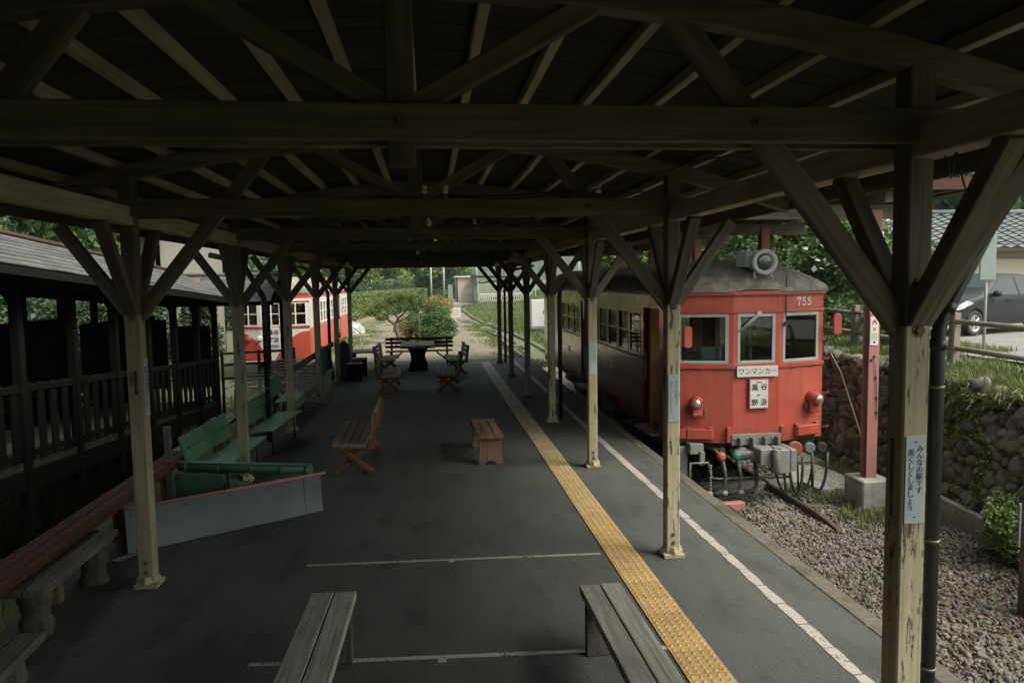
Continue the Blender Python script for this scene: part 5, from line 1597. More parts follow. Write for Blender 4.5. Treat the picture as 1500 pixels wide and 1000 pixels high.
b = MB(); b.box((0, 0, 0.56), (0.75, 1.0, 0.05)); b.build('table_top', MT['grey_wood'], t, bevel=0.006)
for sx in (-1, 1):
    b = MB(); b.box((sx * 0.32, 0, 0.265), (0.06, 0.85, 0.53)); b.build('leg', MT['black_wood'], t, bevel=0.006)

# ------------------------------------------------------------------ covered walkway on the siding side
wk = thing('covered_walkway', 'dark roofed timber walkway with slatted railings and a shingle roof', 'walkway', (-5.6, 12, -0.7))
def W(b, n, m, bevel=0.0, par=None): return b.build(n, m, par or wk, world=True, bevel=bevel)
def wz(y): return 0.52 - 0.066 * (y - 9.0) if y > 2 else 0.98       # deck level, sloping down towards the far end
def wx(y): return -5.0 - 0.35 * max(0, (9.0 - y)) ** 0.6 * 0.25        # track-side edge
YA, YB = 1.0, 17.9
b = MB()
for i in range(12):
    y0_, y1_ = YA + (YB - YA) * i / 12, YA + (YB - YA) * (i + 1) / 12
    b.prism([(0, 0), (y1_ - y0_, wz(y1_) - wz(y0_)), (y1_ - y0_, wz(y1_) - wz(y0_) - 0.10), (0, -0.10)][::-1], (-7.1, y0_, wz(y0_)), (0, 1, 0), (0, 0, 1), 2.1)
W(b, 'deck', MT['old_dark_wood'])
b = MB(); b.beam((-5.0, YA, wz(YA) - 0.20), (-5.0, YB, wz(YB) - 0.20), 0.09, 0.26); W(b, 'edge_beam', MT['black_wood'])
EZ = lambda y: 2.83 - 0.062 * (y - 9.3)
y = YB - 0.05; posts = []
while y > YA: posts.append(y); y -= 1.38
for y in posts:
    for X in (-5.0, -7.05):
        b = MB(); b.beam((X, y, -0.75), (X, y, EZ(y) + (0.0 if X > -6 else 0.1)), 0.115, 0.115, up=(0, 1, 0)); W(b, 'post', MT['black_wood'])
    b = MB(); b.beam((-5.0, y, EZ(y) - 0.42), (-5.0, y - 0.42, EZ(y) - 0.02), 0.07, 0.07); W(b, 'brace', MT['black_wood'])
    b = MB(); b.beam((-5.0, y, EZ(y) - 0.10), (-7.05, y, EZ(y) - 0.02), 0.09, 0.13); W(b, 'cross_beam', MT['black_wood'])
b = MB(); b.beam((-5.0, YA, EZ(YA) - 0.08), (-5.0, YB + 0.3, EZ(YB) - 0.08), 0.10, 0.16); W(b, 'wall_plate', MT['black_wood'])
b = MB(); b.beam((-7.05, YA, EZ(YA) + 0.0), (-7.05, YB + 0.3, EZ(YB) + 0.0), 0.10, 0.16); W(b, 'wall_plate', MT['black_wood'])
b = MB(); b.beam((-5.0, YA, wz(YA) + 0.94), (-5.0, YB, wz(YB) + 0.94), 0.07, 0.09); W(b, 'handrail', MT['black_wood'])
b = MB(); b.beam((-5.0, YA, wz(YA) + 0.12), (-5.0, YB, wz(YB) + 0.12), 0.05, 0.07); W(b, 'bottom_rail', MT['black_wood'])
b = MB(); y = YA
while y < YB - 0.1:
    b.box((-4.985, y, wz(y) + 0.50), (0.025, 0.15, 0.95), lc_axis=2); y += 0.31
W(b, 'baluster_slats', MT['black_wood'])
# back side: half-height boarding, slatted screens and solid boards
b = MB(); y = YA
while y < YB - 0.1:
    if not (12.0 < y < 13.4 or 15.6 < y < 16.4): b.box((-7.02, y, wz(y) + 0.5), (0.025, 0.17, 1.0), lc_axis=2)
    y += 0.30
W(b, 'back_slats', MT['black_wood'])
b = MB(); y = YA
while y < 10.6:
    b.box((-7.02, y, wz(y) + 1.75), (0.03, 0.085, 1.45), lc_axis=2); y += 0.19
b.beam((-6.99, YA, 2.3), (-6.99, 10.7, 2.15), 0.04, 0.05); b.beam((-6.99, YA, 1.7), (-6.99, 10.7, 1.5), 0.04, 0.05)
W(b, 'slatted_screen', MT['black_wood'])
for (ya, yb_, za, zb_) in ((10.9, 13.0, 0.95, 2.12), (13.7, 17.2, 0.62, 1.98)):
    b = MB(); b.box((-6.1, (ya + yb_) / 2, (za + zb_) / 2), (0.05, yb_ - ya, zb_ - za), lc_axis=2); W(b, 'notice_panel', MT['black_wood'], 0.006)
for (xa, xb, za, zb_) in ((-6.98, -6.1, 0.25, 1.86), (-6.0, -5.12, 0.25, 1.70)):
    b = MB(); b.box(((xa + xb) / 2, 17.93, (za + zb_) / 2), (xb - xa, 0.04, zb_ - za), lc_axis=2); W(b, 'notice_panel', MT['black_wood'], 0.006)
# shingled roof: courses of slates stepping up from the eave, hip towards the far end
b = MB()
ncs = 8
def rp(u, y):     # u 0 eave .. 1 ridge
    return Vector((-4.55 - 1.45 * u, y, EZ(y) + 0.02 + 0.66 * u))
ye = YB + 1.0
for k in range(ncs):
    y = YA - 0.3
    while y < ye - 0.01 - 0.0 * k / ncs:
        w = rnd.uniform(0.38, 0.62); y2 = min(y + w, ye - 0.0 * k / ncs)
        u0, u1 = k / ncs, (k + 1.15) / ncs
        lift = 0.012 + rnd.uniform(0, 0.006)
        P = [rp(u0, y) + Vector((0, 0, lift)), rp(u0, y2 - 0.004) + Vector((0, 0, lift)), rp(u1, y2 - 0.004), rp(u1, y)]
        Q = [p - Vector((0, 0, 0.014)) for p in P]
        b.add(P + Q, [(0, 1, 2, 3), (7, 6, 5, 4), (0, 4, 5, 1), (1, 5, 6, 2), (2, 6, 7, 3), (3, 7, 4, 0)])
        y = y2
W(b, 'shingle_roof', MT['roof_tile'])
# cross roof at the far end, reaching towards the platform
def cross_roof():
    b = MB(); n = 6
    for sgn in (-1, 1):
        for k in range(n):
            x = -6.3
            while x < -3.70:
                x2 = min(x + rnd.uniform(0.35, 0.6), -3.70)
                u0, u1 = k / n, (k + 1.15) / n
                def q(xx, u): return Vector((xx, 19.0 + sgn * 1.15 * (1 - u), 2.24 + 0.62 * u))
                l = Vector((0, 0, 0.012 + rnd.uniform(0, 0.006)))
                P = [q(x, u0) + l, q(x2 - 0.004, u0) + l, q(x2 - 0.004, u1), q(x, u1)]
                Q = [p - Vector((0, 0, 0.02)) for p in P]
                F = [(0, 1, 2, 3), (7, 6, 5, 4), (0, 4, 5, 1), (1, 5, 6, 2), (2, 6, 7, 3), (3, 7, 4, 0)]
                b.add(P + Q, F if sgn < 0 else [f[::-1] for f in F]); x = x2
    W(b, 'cross_roof', MT['roof_tile'])
    b = MB(); b.tube([(-6.3, 19.0, 2.89), (-3.68, 19.0, 2.89)], 0.045, 8); W(b, 'ridge_cap', MT['roof_tile'])
    for y in (18.1, 19.9):
        b = MB(); b.beam((-3.85, y, -0.7), (-3.85, y, 2.24), 0.11, 0.11, up=(0, 1, 0)); W(b, 'post', MT['black_wood'])
        b = MB(); b.beam((-6.2, y, 2.20), (-3.7, y, 2.20), 0.08, 0.12); W(b, 'cross_beam', MT['black_wood'])
    b = MB(); b.prism([(-1.1, 0), (1.1, 0), (0, 0.58)], (-3.84, 19.0, 2.23), (0, 1, 0), (0, 0, 1), 0.03); W(b, 'gable', MT['black_wood'])
cross_roof()
b = MB()
for s in (0, 1):
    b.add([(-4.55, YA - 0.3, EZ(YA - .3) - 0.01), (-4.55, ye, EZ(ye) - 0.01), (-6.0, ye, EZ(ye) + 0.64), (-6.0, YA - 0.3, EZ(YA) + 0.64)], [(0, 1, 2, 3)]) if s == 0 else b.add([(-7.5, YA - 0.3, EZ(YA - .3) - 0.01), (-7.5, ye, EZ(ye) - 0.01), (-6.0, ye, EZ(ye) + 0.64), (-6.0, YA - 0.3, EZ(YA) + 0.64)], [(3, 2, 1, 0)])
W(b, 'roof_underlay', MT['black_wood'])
b = MB(); b.tube([(-6.0, YA - 0.3, EZ(YA) + 0.72), (-6.0, ye, EZ(ye) + 0.72)], 0.035, 8); W(b, 'ridge_cap', MT['red_wood'])
b = MB(); b.beam((-4.56, YA - 0.3, EZ(YA - .3) - 0.05), (-4.56, ye, EZ(ye) - 0.05), 0.03, 0.10); W(b, 'fascia', MT['black_wood'])
# pink-red steel column beside the walkway end
t = thing('steel_post', 'faded pink-red steel post at the far end of the covered walkway', 'post', (-5.6, 18.6, -0.7)); b = MB(); b.box((0, 0, 1.75), (0.16, 0.16, 3.5)); b.build('shaft', MT['pink_steel'], t, bevel=0.006)
b = MB(); b.box((0, 0, 0.1), (0.4, 0.4, 0.2)); b.build('footing', MT['concrete'], t, bevel=0.01)
# grey stub post in the gap below the walkway
b = MB(); b.beam((-4.05, 6.9, -0.75), (-4.05, 6.9, 0.62), 0.16, 0.12, up=(0, 1, 0)); tag(b.build('stub_post', MT['grey_wood']), 'short pale timber stub post standing in the gap below the walkway', 'post')
# house behind the walkway
hs = thing('station_house', 'pale plastered house with a gutter and window behind the covered walkway', 'house', (-9.2, 30, -0.7))
def HB(b, n, m, par=None, bevel=0): return b.build(n, m, par or hs, world=True, bevel=bevel)
b = MB(); b.panel((-11.0, 27), (-9.3, 27), -0.7, 4.6, [(0.4, 1.4, 2.5, 3.3)], 0.12); b.panel((-9.3, 27), (-9.3, 35), -0.7, 4.6, [(2, 3.6, 1.6, 3.0)], 0.12); b.panel((-9.3, 35), (-11.0, 35), -0.7, 4.6, (), 0.12); b.panel((-11.0, 35), (-11.0, 27), -0.7, 4.6, (), 0.12)
HB(b, 'wall', MT['pale_wall'])
for (xa, xb) in ((-10.6, -9.6),):
    b = MB(); 
    for x in (xa + .03, (xa + xb) / 2, xb - .03): b.box((x, 27.03, 2.9), (0.06, 0.06, 0.8))
    b.box(((xa + xb) / 2, 27.031, 3.27), (xb - xa, 0.055, 0.06)); b.box(((xa + xb) / 2, 27.031, 2.53), (xb - xa, 0.055, 0.06)); w = HB(b, 'window', MT['brown_wood'])
    b = MB(); b.box(((xa + xb) / 2, 27.04, 2.9), (xb - xa, 0.006, 0.76)); HB(b, 'pane', MT['glass'], w)
    b = MB(); b.box(((xa + xb) / 2, 27.35, 2.9), (xb - xa + .3, 0.02, 1.0)); HB(b, 'blind', MT['ochre'], w)
b = MB(); 
for s in (-1, 1):
    yr = 31; yo = 31 + s * 4.7
    P = [(-11.5, yo, 4.45), (-8.9, yo, 4.45), (-8.9, yr, 6.5), (-11.5, yr, 6.5)]
    Q = [(x, y, z + 0.12) for x, y, z in P]
    b.add(P + Q, [(0, 1, 2, 3), (7, 6, 5, 4), (0, 4, 5, 1), (1, 5, 6, 2), (2, 6, 7, 3), (3, 7, 4, 0)])
HB(b, 'roof', MT['grey_tile'])
b = MB(); b.tube([(-11.5, 26.25, 4.42), (-8.9, 26.25, 4.42)], 0.07, 8); b.tube([(-9.45, 26.25, 4.4), (-9.45, 26.9, 4.1), (-9.45, 26.9, -0.6)], 0.045, 8); HB(b, 'gutter', MT['brown_wood'])

# ------------------------------------------------------------------ steel shelter over the track
sh = thing('track_shelter', 'steel shelter on pink-red columns roofing the track over the red railcar', 'shelter', (6.4, 10.2, -0.88))
def S(b, n, m, par=None, bevel=0.0): return b.build(n, m, par or sh, world=True, bevel=bevel)
SX = 6.44
for i, y in enumerate((10.15, 13.7, 17.3, 20.9, 24.5)):
    b = MB()
    b.box((SX, y - 0.075, 1.4), (0.16, 0.012, 4.3)); b.box((SX, y + 0.075, 1.4), (0.16, 0.012, 4.3)); b.box((SX, y, 1.4), (0.012, 0.14, 4.3))
    b.box((SX + 0.075, y, 1.4), (0.012, 0.137, 4.3))
    c = S(b, 'column', MT['pink_steel'])
    b = MB(); b.box((SX, y, -0.63), (0.46, 0.50, 0.52)); S(b, 'footing', MT['concrete'], c, bevel=0.02)
    if i == 0:
        b = MB()
        for (dx, z) in ((-0.045, 1.38), (0.0, 1.43), (0.03, 1.12), (0.045, 0.82), (0.05, 0.60)): b.lathe((SX + dx, y - 0.081, z), (0, -1, 0), [(0, 0.022), (0.014, 0.018)], 8)
        b.tube([(SX + 0.0, y - 0.095, 1.43), (SX + 0.03, y - 0.095, 1.12), (SX + 0.045, y - 0.095, 0.82), (SX + 0.05, y - 0.095, 0.5)], 0.005, 6); S(b, 'cable_clip', MT['black_metal'], c)
    b = MB(); b.box((SX - 1.15, y, 3.53), (3.9, 0.10, 0.20)); S(b, 'cross_beam', MT['beam'])
b = MB(); b.box((SX, 17.4, 3.71), (0.12, 15.2, 0.15)); S(b, 'edge_beam', MT['beam'])
for x in (3.7, 4.5, 5.3, 6.1, 6.9, 7.4):
    b = MB(); b.box((x, 17.4, 3.83), (0.06, 15.4, 0.09), lc_axis=1); S(b, 'purlin', MT['beam'])
b = MB(); 
P = [(3.35, 9.6, 3.90), (7.6, 9.6, 3.885), (7.6, 25.3, 3.885), (3.35, 25.3, 3.90)]
Q = [(x, y, z + 0.04) for x, y, z in P]
b.add(P + Q, [(3, 2, 1, 0), (4, 5, 6, 7), (0, 1, 5, 4), (1, 2, 6, 5), (2, 3, 7, 6), (3, 0, 4, 7)]); S(b, 'roof_sheet', MT['boards'])
b = MB(); b.box((7.61, 17.4, 3.86), (0.03, 15.6, 0.16)); b.box((5.5, 9.58, 3.86), (4.2, 0.03, 0.16)); S(b, 'fascia', MT['red_wood'])
# notice on the first column
t = thing('column_notice', 'small white notice with red emblem and small print on the pink column', 'sign', (SX - 0.01, 10.06, 1.60))
b = MB(); b.box((0, 0, 0.21), (0.125, 0.004, 0.42)); b.build('plate', MT['sign_white'], t, bevel=0.001)
b = MB(); b.prism([(-0.042, 0), (-0.03, 0.05), (-0.016, 0.07), (0.016, 0.07), (0.03, 0.05), (0.042, 0), (0.022, 0), (0.012, 0.03), (-0.012, 0.03), (-0.022, 0)][::-1], (0, -0.0025, 0.30), (1, 0, 0), (0, 0, 1), 0.001)
b.build('emblem', MT['ink_red'], t)
b = MB()
for k in range(5):
    for j in range(3): b.box((-0.033 + 0.033 * j, -0.0027, 0.17 - 0.022 * k), (0.022, 0.001, 0.008))
b.lathe((0, -0.0025, 0.045), (0, -1, 0), [(0, 0.018), (0.001, 0.018)], 12)
b.build('small_print', MT['ink_black'], t)
b = MB()
for j in range(2): b.box((-0.012 + 0.024 * j, -0.0027, 0.235), (0.016, 0.001, 0.05))
b.build('red_print', MT['ink_red'], t)

# pale guy wire from the railcar side to the ground
b = MB(); b.tube([(6.25, 11.15, 1.62), (6.42, 10.9, 1.1), (6.72, 10.8, 0.1), (6.95, 10.9, -0.86)], 0.010, 6)
tag(b.build('guy_rope', MT['pale_plank']), 'pale rope slanting down between the red railcar and the stone wall', 'rope')
# dark timber pole near the stone wall
t = thing('timber_pole', 'thick dark timber pole standing in the gravel nearest to the stone wall end', 'pole', (5.92, 6.55, -0.88))
b = MB(); b.tube([(0, 0, 0), (0.01, 0, 2.4), (0, 0, 4.7)], [0.105, 0.10, 0.095], 16)

b.build('shaft', MT['beam'], t)
b = MB()
for z in (1.2, 2.6): b.lathe((0.005, 0, z), (0, 0, 1), [(0, 0.103), (0, 0.112), (0.03, 0.112), (0.03, 0.103)], 16)
b.build('band', MT['rust'], t)
b = MB(); b.box((-0.0, -0.22, 0.72), (0.18, 0.02, 0.45)); 
t2 = thing('grey_board', 'small plain grey board fixed low beside the dark timber pole', 'board', (6.02, 6.75, -0.2))
b = MB(); b.box((0, 0, 0.24), (0.17, 0.02, 0.46)); b.build('plate', MT['sign_grey'], t2, bevel=0.003)
b = MB(); b.box((0.0, 0.03, -0.2), (0.04, 0.03, 0.96)); b.build('stake', MT['fence_wood'], t2)

# ------------------------------------------------------------------ boulder retaining wall
def icosphere(sub):
    bm = bmesh.new(); bmesh.ops.create_icosphere(bm, subdivisions=sub, radius=1.0)
    V = np.array([v.co[:] for v in bm.verts]); F = np.array([[v.index for v in f.verts] for f in bm.faces]); bm.free(); return V, F
ICO1, ICOF1 = icosphere(1)
ICO2, ICOF2 = icosphere(2)
ICO3, ICOF3 = icosphere(3)
def stones(C, S, base=(ICO1, ICOF1), rough=0.18, flat=1.0, name='stones', mat=None, parent=None, smooth=False, tilt=None, world=False):
    V0, F0 = base
    n = len(C); k = len(V0)
    # random rotations
    q = rng.normal(size=(n, 4)); q /= np.linalg.norm(q, axis=1, keepdims=True)
    if tilt is not None:
        q[:, 0] = 1; q[:, 1:] = rng.normal(0, tilt, (n, 3)); q /= np.linalg.norm(q, axis=1, keepdims=True)
    w, x, y, z = q.T
    Rm = np.stack([np.stack([1 - 2 * (y * y + z * z), 2 * (x * y - z * w), 2 * (x * z + y * w)], -1), np.stack([2 * (x * y + z * w), 1 - 2 * (x * x + z * z), 2 * (y * z - x * w)], -1), np.stack([2 * (x * z - y * w), 2 * (y * z + x * w), 1 - 2 * (x * x + y * y)], -1)], 1)
    V = V0[None] * np.ones((n, 1, 1))
    ph = rng.uniform(0, 6.28, (n, 1, 3)); fr = rng.uniform(1.3, 2.6, (n, 1, 3))
    dsp = 1 + rough * (np.sin(V[:, :, :1] * fr[:, :, :1] + ph[:, :, :1]) * np.cos(V[:, :, 1:2] * fr[:, :, 1:2] + ph[:, :, 1:2]) + 0.5 * np.sin(V[:, :, 2:] * 4 * fr[:, :, 2:] / 2 + ph[:, :, 2:]))
    if base[0] is ICO1: dsp = dsp + rng.normal(0, rough * 1.7, (n, k, 1))
    V = V * dsp * S[:, None, :]
    V = np.einsum('nij,nkj->nki', Rm, V) + C[:, None, :]
    F = (np.arange(n)[:, None, None] * k + F0[None]).reshape(-1, 3)
    return raw_mesh(name, V.reshape(-1, 3), F, mat, rn=np.repeat(rng.uniform(0, 1, n), k), parent=parent, smooth=smooth, world=world)

wl = thing('stone_wall', 'retaining wall of mossy rounded boulders below the parking ground', 'wall', (7.6, 11, -0.88))
C = []; S_ = []
row = 0; z = -0.82
while z < 1.02:
    y = 3.0 + (row % 2) * 0.13
    while y < 21.5:
        s = rnd.uniform(0.70, 1.32)
        batter = 0.20 * (z + 0.85)
        C.append((wall_x(y) + batter + rnd.uniform(-0.035, 0.035), y, z + rnd.uniform(-0.045, 0.045)))
        S_.append((0.13 * s, 0.094 * s * rnd.uniform(0.85, 1.2), 0.108 * s * rnd.uniform(0.85, 1.25)))
        y += 0.185 * s
    z += 0.165; row += 1
stones(np.array(C), np.array(S_), (ICO3, ICOF3), 0.22, name='boulders', mat=MT['boulder'], parent=wl, smooth=True, tilt=0.28, world=True)
b = MB()
for i in range(20):
    y0_, y1_ = 2.8 + i * 0.95, 2.8 + (i + 1) * 0.95
    a0, a1 = wall_x(y0_), wall_x(y1_)
    b.add([(a0 + 0.05, y0_, -0.9), (a1 + 0.05, y1_, -0.9), (a1 + 0.42, y1_, 1.06), (a0 + 0.42, y0_, 1.06)], [(0, 1, 2, 3)])
b.build('joint_backing', MT['mortar'], wl, world=True)
# concrete kerb at the wall foot
b = MB()
for i in range(4):
    y0_ = 5.6 + i * 1.12; 
    b.beam((wall_x(y0_) - 0.22 - (3 - i) * 0.03, y0_, -0.70), (wall_x(y0_ + 1.1) - 0.22 - (2 - i) * 0.03, y0_ + 1.1, -0.70), 0.11, 0.34, up=(0, 0, 1))
tag(b.build('drain_kerb', MT['concrete'], bevel=0.006), 'low concrete kerb along the foot of the boulder wall', 'kerb')
b = MB(); b.box((6.45, 11.6, -0.79), (0.9, 1.5, 0.10), rz=0.1); b.box((6.7, 13.2, -0.80), (0.8, 1.2, 0.10), rz=0.05)
tag(b.build('concrete_slab', MT['concrete'], bevel=0.01), 'flat concrete slabs in the grass beside the railcar end', 'slab')
b = MB(); b.box((4.43, 10.35, -0.78), (0.34, 0.13, 0.12), rz=0.12)
tag(b.build('brick', MT['pink_steel'], bevel=0.012), 'pinkish block lying on the ballast in front of the railcar', 'block')
b = MB(); b.beam((3.95, 11.4, -0.80), (6.1, 11.4, -0.80), 0.22, 0.14); tag(b.build('buffer_sleeper', MT['grey_wood']), 'old sleeper lying across the track below the railcar coupler', 'sleeper')

# ballast stones
def ballast_layer(n, x0, x1, y0, y1, smin, smax, dens=None, zoff=0.0):
    x = rng.uniform(x0, x1, n); y = y0 + (y1 - y0) * rng.uniform(0, 1, n) ** 1.35
    keep = (x < wall_x(y) - 0.05)
    x, y = x[keep], y[keep]
    s = rng.uniform(smin, smax, len(x)) * (0.75 + 0.5 * rng.uniform(0, 1, len(x)) ** 3)
    z = -0.845 + 0.3 * s + zoff + rng.uniform(-0.01, 0.02, len(x))
    return np.stack([x, y, z], -1), np.stack([s, s * rng.uniform(0.6, 1.0, len(x)), s * rng.uniform(0.4, 0.75, len(x))], -1)
C1, S1 = ballast_layer(24000, 3.38, 7.2, 2.2, 9.5, 0.015, 0.040)
C2, S2 = ballast_layer(12000, 3.38, 7.2, 7.5, 16, 0.020, 0.038)
tag(stones(np.concatenate([C1, C2]), np.concatenate([S1, S2]), name='ballast', mat=MT['ballast']), kind='stuff')

# ------------------------------------------------------------------ grass and wall ferns
def blades(P, h, w, name, mat, lean=0.45, tint=None):
    n = len(P)
    hh = h * rng.uniform(0.5, 1.3, n)[:, None]
    a = rng.uniform(0, 2 * np.pi, n); d = np.stack([np.cos(a), np.sin(a), np.zeros(n)], -1)
    e = np.stack([-np.sin(a), np.cos(a), np.zeros(n)], -1)
    up = np.array([0, 0, 1.0])
    ln = lean * rng.uniform(0.1, 1.3, n)[:, None]
    ww = w * rng.uniform(0.6, 1.3, n)[:, None]
    V = np.empty((n, 5, 3))
    V[:, 0] = P - e * ww; V[:, 1] = P + e * ww
    m = P + up * hh * 0.6 + d * hh * ln * 0.35
    V[:, 2] = m + e * ww * 0.75; V[:, 3] = m - e * ww * 0.75
    V[:, 4] = P + up * hh * (1 - 0.35 * ln) + d * hh * ln
    F = np.concatenate([np.arange(n)[:, None] * 5 + np.array([[0, 1, 2]]), np.arange(n)[:, None] * 5 + np.array([[0, 2, 3]]), np.arange(n)[:, None] * 5 + np.array([[3, 2, 4]])])
    r = rng.uniform(0, 1, n) if tint is None else np.clip(tint, 0, 1)
    return tag(raw_mesh(name, V.reshape(-1, 3), F, mat, rn=np.repeat(r, 5)), kind='stuff')
_VN = rng.uniform(-1, 1, (64, 64))
def vnoise(x, y):
    xi = np.floor(x).astype(int); yi = np.floor(y).astype(int); fx_ = x - xi; fy_ = y - yi
    fx_ = fx_ * fx_ * (3 - 2 * fx_); fy_ = fy_ * fy_ * (3 - 2 * fy_)
    g = lambda i, j: _VN[i % 64, j % 64]
    return (g(xi, yi) * (1 - fx_) + g(xi + 1, yi) * fx_) * (1 - fy_) + (g(xi, yi + 1) * (1 - fx_) + g(xi + 1, yi + 1) * fx_) * fy_
def patchy(n, x0, x1, y0, y1, thr, f=1.0, seed=0.0):
    x = rng.uniform(x0, x1, n); y = rng.uniform(y0, y1, n)
    v = vnoise(x * f + seed * 7, y * f * 0.8) + 0.55 * vnoise(x * f * 2.7 + 11, y * f * 2.7 + seed * 5) + 0.3 * vnoise(x * f * 6.1, y * f * 6.1 + 3)
    k = v > thr
    return x[k], y[k], v[k]
x, y, v = patchy(42000, -0.12, 3.2, 4, 19, -0.45, 1.0, 1.0)
X = wall_x(y) + 0.45 + x
blades(np.stack([X, y, np.full(len(X), 1.06)], -1), 0.16, 0.007, 'verge_grass', MT['grass'], tint=0.5 + 0.3 * v + rng.normal(0, 0.15, len(X)))
x, y, v = patchy(17000, 5.65, 7.7, 8.2, 16, 0.15, 1.3, 2.0)
k = x < wall_x(y) - 0.12
blades(np.stack([x, y, np.full(len(x), -0.84)], -1)[k], 0.13, 0.006, 'trackside_grass', MT['grass'])
x, y, v = patchy(16000, 3.42, 7.2, 2.4, 8.5, 0.42, 1.6, 5.0)
blades(np.stack([x, y, np.full(len(x), -0.85)], -1), 0.10, 0.005, 'gravel_weeds', MT['grass'])
x, y, v = patchy(90000, 3.3, 16, 19, 95, -0.6, 0.5, 0.4)
k = (np.abs(x - np.interp(y, [34, 40, 46, 58, 76, 100], [TCX, 4.6, 4.2, 3.5, 2.9, 2.1])) > 0.95)
x, y, v = x[k], y[k], v[k]
blades(np.stack([x, y, terrain_h(x, y)], -1), 0.20, 0.016, 'field_grass', MT['grass'], tint=0.45 + 0.3 * v + rng.normal(0, 0.15, len(x)))
x, y, v = patchy(26000, -5.2, -1.6, 25.5, 60, 0.0, 0.7, 3.0)
kk = rng.uniform(0, 1, len(x)) < np.clip((-x - 2.4) / 2.0, 0.03, 1)
x, y, v = x[kk], y[kk], v[kk]
blades(np.stack([x, y, path_h(x, y) - 0.01], -1), 0.13, 0.012, 'path_edge_grass', MT['grass'])
x, y, v = patchy(34000, 1.6, 4.2, 25, 60, -0.1, 0.8, 4.0)
kk = rng.uniform(0, 1, len(x)) < np.clip((x - 2.1) / 1.2, 0.02, 1)
x, y, v = x[kk], y[kk], v[kk]
blades(np.stack([x, y, np.maximum(path_h(x, y), terrain_h(x, y)) - 0.01], -1), 0.13, 0.011, 'path_edge_grass', MT['grass'])
x, y, v = patchy(26000, -13, -3.35, 2, 30, -0.2, 0.8, 6.0)
blades(np.stack([x, y, np.full(len(x), -0.72)], -1), 0.16, 0.008, 'siding_grass', MT['grass'])
# ferns and leafy weeds rooted between the boulders
n = 3200
y = 4.5 + 16 * rng.uniform(0, 1, n) ** 1.3; z = -0.8 + 1.85 * rng.uniform(0, 1, n)
v = np.sin(y * 1.9) + 0.8 * np.cos(z * 3.1 + y) + 0.5 * np.sin(y * 5.3 + z * 4)
thr = np.where(y < 10.2, -0.3, 0.85)
y, z = y[v > thr], z[v > thr]
P = np.repeat(np.stack([wall_x(y) + 0.20 * (z + 0.85) - 0.11, y, z], -1), 7, axis=0) + rng.normal(0, 0.025, (len(y) * 7, 3))
m = len(P)
d = np.stack([-np.abs(rng.normal(0.5, 0.3, m)), rng.normal(0, 0.8, m), rng.normal(0.25, 0.5, m)], -1); d = unit(d)
ln = rng.uniform(0.08, 0.24, m)[:, None]; sdv = unit(np.cross(d, np.array([0.3, 0.1, 1.0]))) * 0.014
V = np.stack([P - sdv * 0.5, P + d * ln * 0.5 + sdv + np.array([0, 0, 0.03]), P + d * ln - np.array([0, 0, 0.02]), P + d * ln * 0.5 - sdv + np.array([0, 0, 0.03])], 1)
tag(raw_mesh('wall_ferns', V.reshape(-1, 3), np.arange(m * 4).reshape(m, 4), MT['fern'], rn=np.repeat(rng.uniform(0, 1, m), 4)), kind='stuff')

n = 60000
y = 4.2 + 15 * rng.uniform(0, 1, n) ** 1.5; z = -0.85 + 2.0 * rng.uniform(0, 1, n)
v = vnoise(y * 1.5, z * 1.9) + 0.6 * vnoise(y * 4 + 5, z * 4) + 0.35 * vnoise(y * 9, z * 9 + 7)
keep = v > np.where(y < 10.4, 0.22, 0.75)
y, z = y[keep], z[keep]
P = np.stack([wall_x(y) + 0.20 * (z + 0.85) - 0.125 + rng.normal(0, 0.03, len(y)), y, z], -1)
V, F, r = leaf_quads(P, 0.055, 0.7, up=0.2)
tag(raw_mesh('wall_ivy', V, F, MT['fern'], rn=r), kind='stuff')
n = 5200
x = rng.uniform(3.4, 7.2, n); y = 2.3 + 9 * rng.uniform(0, 1, n) ** 1.4
v = vnoise(x * 1.2, y * 1.1) + 0.3 * (x - 5.0)
keep = v > 0.05; x, y = x[keep], y[keep]
V, F, r = leaf_quads(np.stack([x, y, np.full(len(x), -0.815) + rng.uniform(0, 0.02, len(x))], -1), 0.06, 0.6, up=2.5)
tag(raw_mesh('fallen_leaves', V, F, MT['dry_leaf'], rn=r), kind='stuff')

# ------------------------------------------------------------------ fence, car, sign board, building on the parking ground
fc = thing('rail_fence', 'weathered post and rail fence in front of the parked dark car', 'fence', (9.0, 11, 1.06))
def fx(y): return wall_x(y) + 1.15 + (0.06 * (y - 11) if y > 11 else 0.02 * (11 - y))
FY = [7.1, 9.3, 11.4, 13.3, 15.2, 17.2, 19.4, 21.6]
for i, y in enumerate(FY):
    zz = 1.06
    b = MB(); b.beam((fx(y), y, zz - 0.1), (fx(y) + rnd.uniform(-.02, .02), y + rnd.uniform(-.02, .02), zz + 0.92), 0.14, 0.14, up=(0, 1, 0), ch=0.02); b.build('post', MT['fence_wood'], fc, world=True)
    if i:
        yp = FY[i - 1]
        for z in (0.76, 0.32):
            b = MB(); b.tube([(fx(yp), yp, zz + z + rnd.uniform(-.015, .015)), (fx(y), y, zz + z + rnd.uniform(-.015, .015))], [0.045, 0.04], 8); b.build('rail', MT['fence_wood'], fc, world=True)
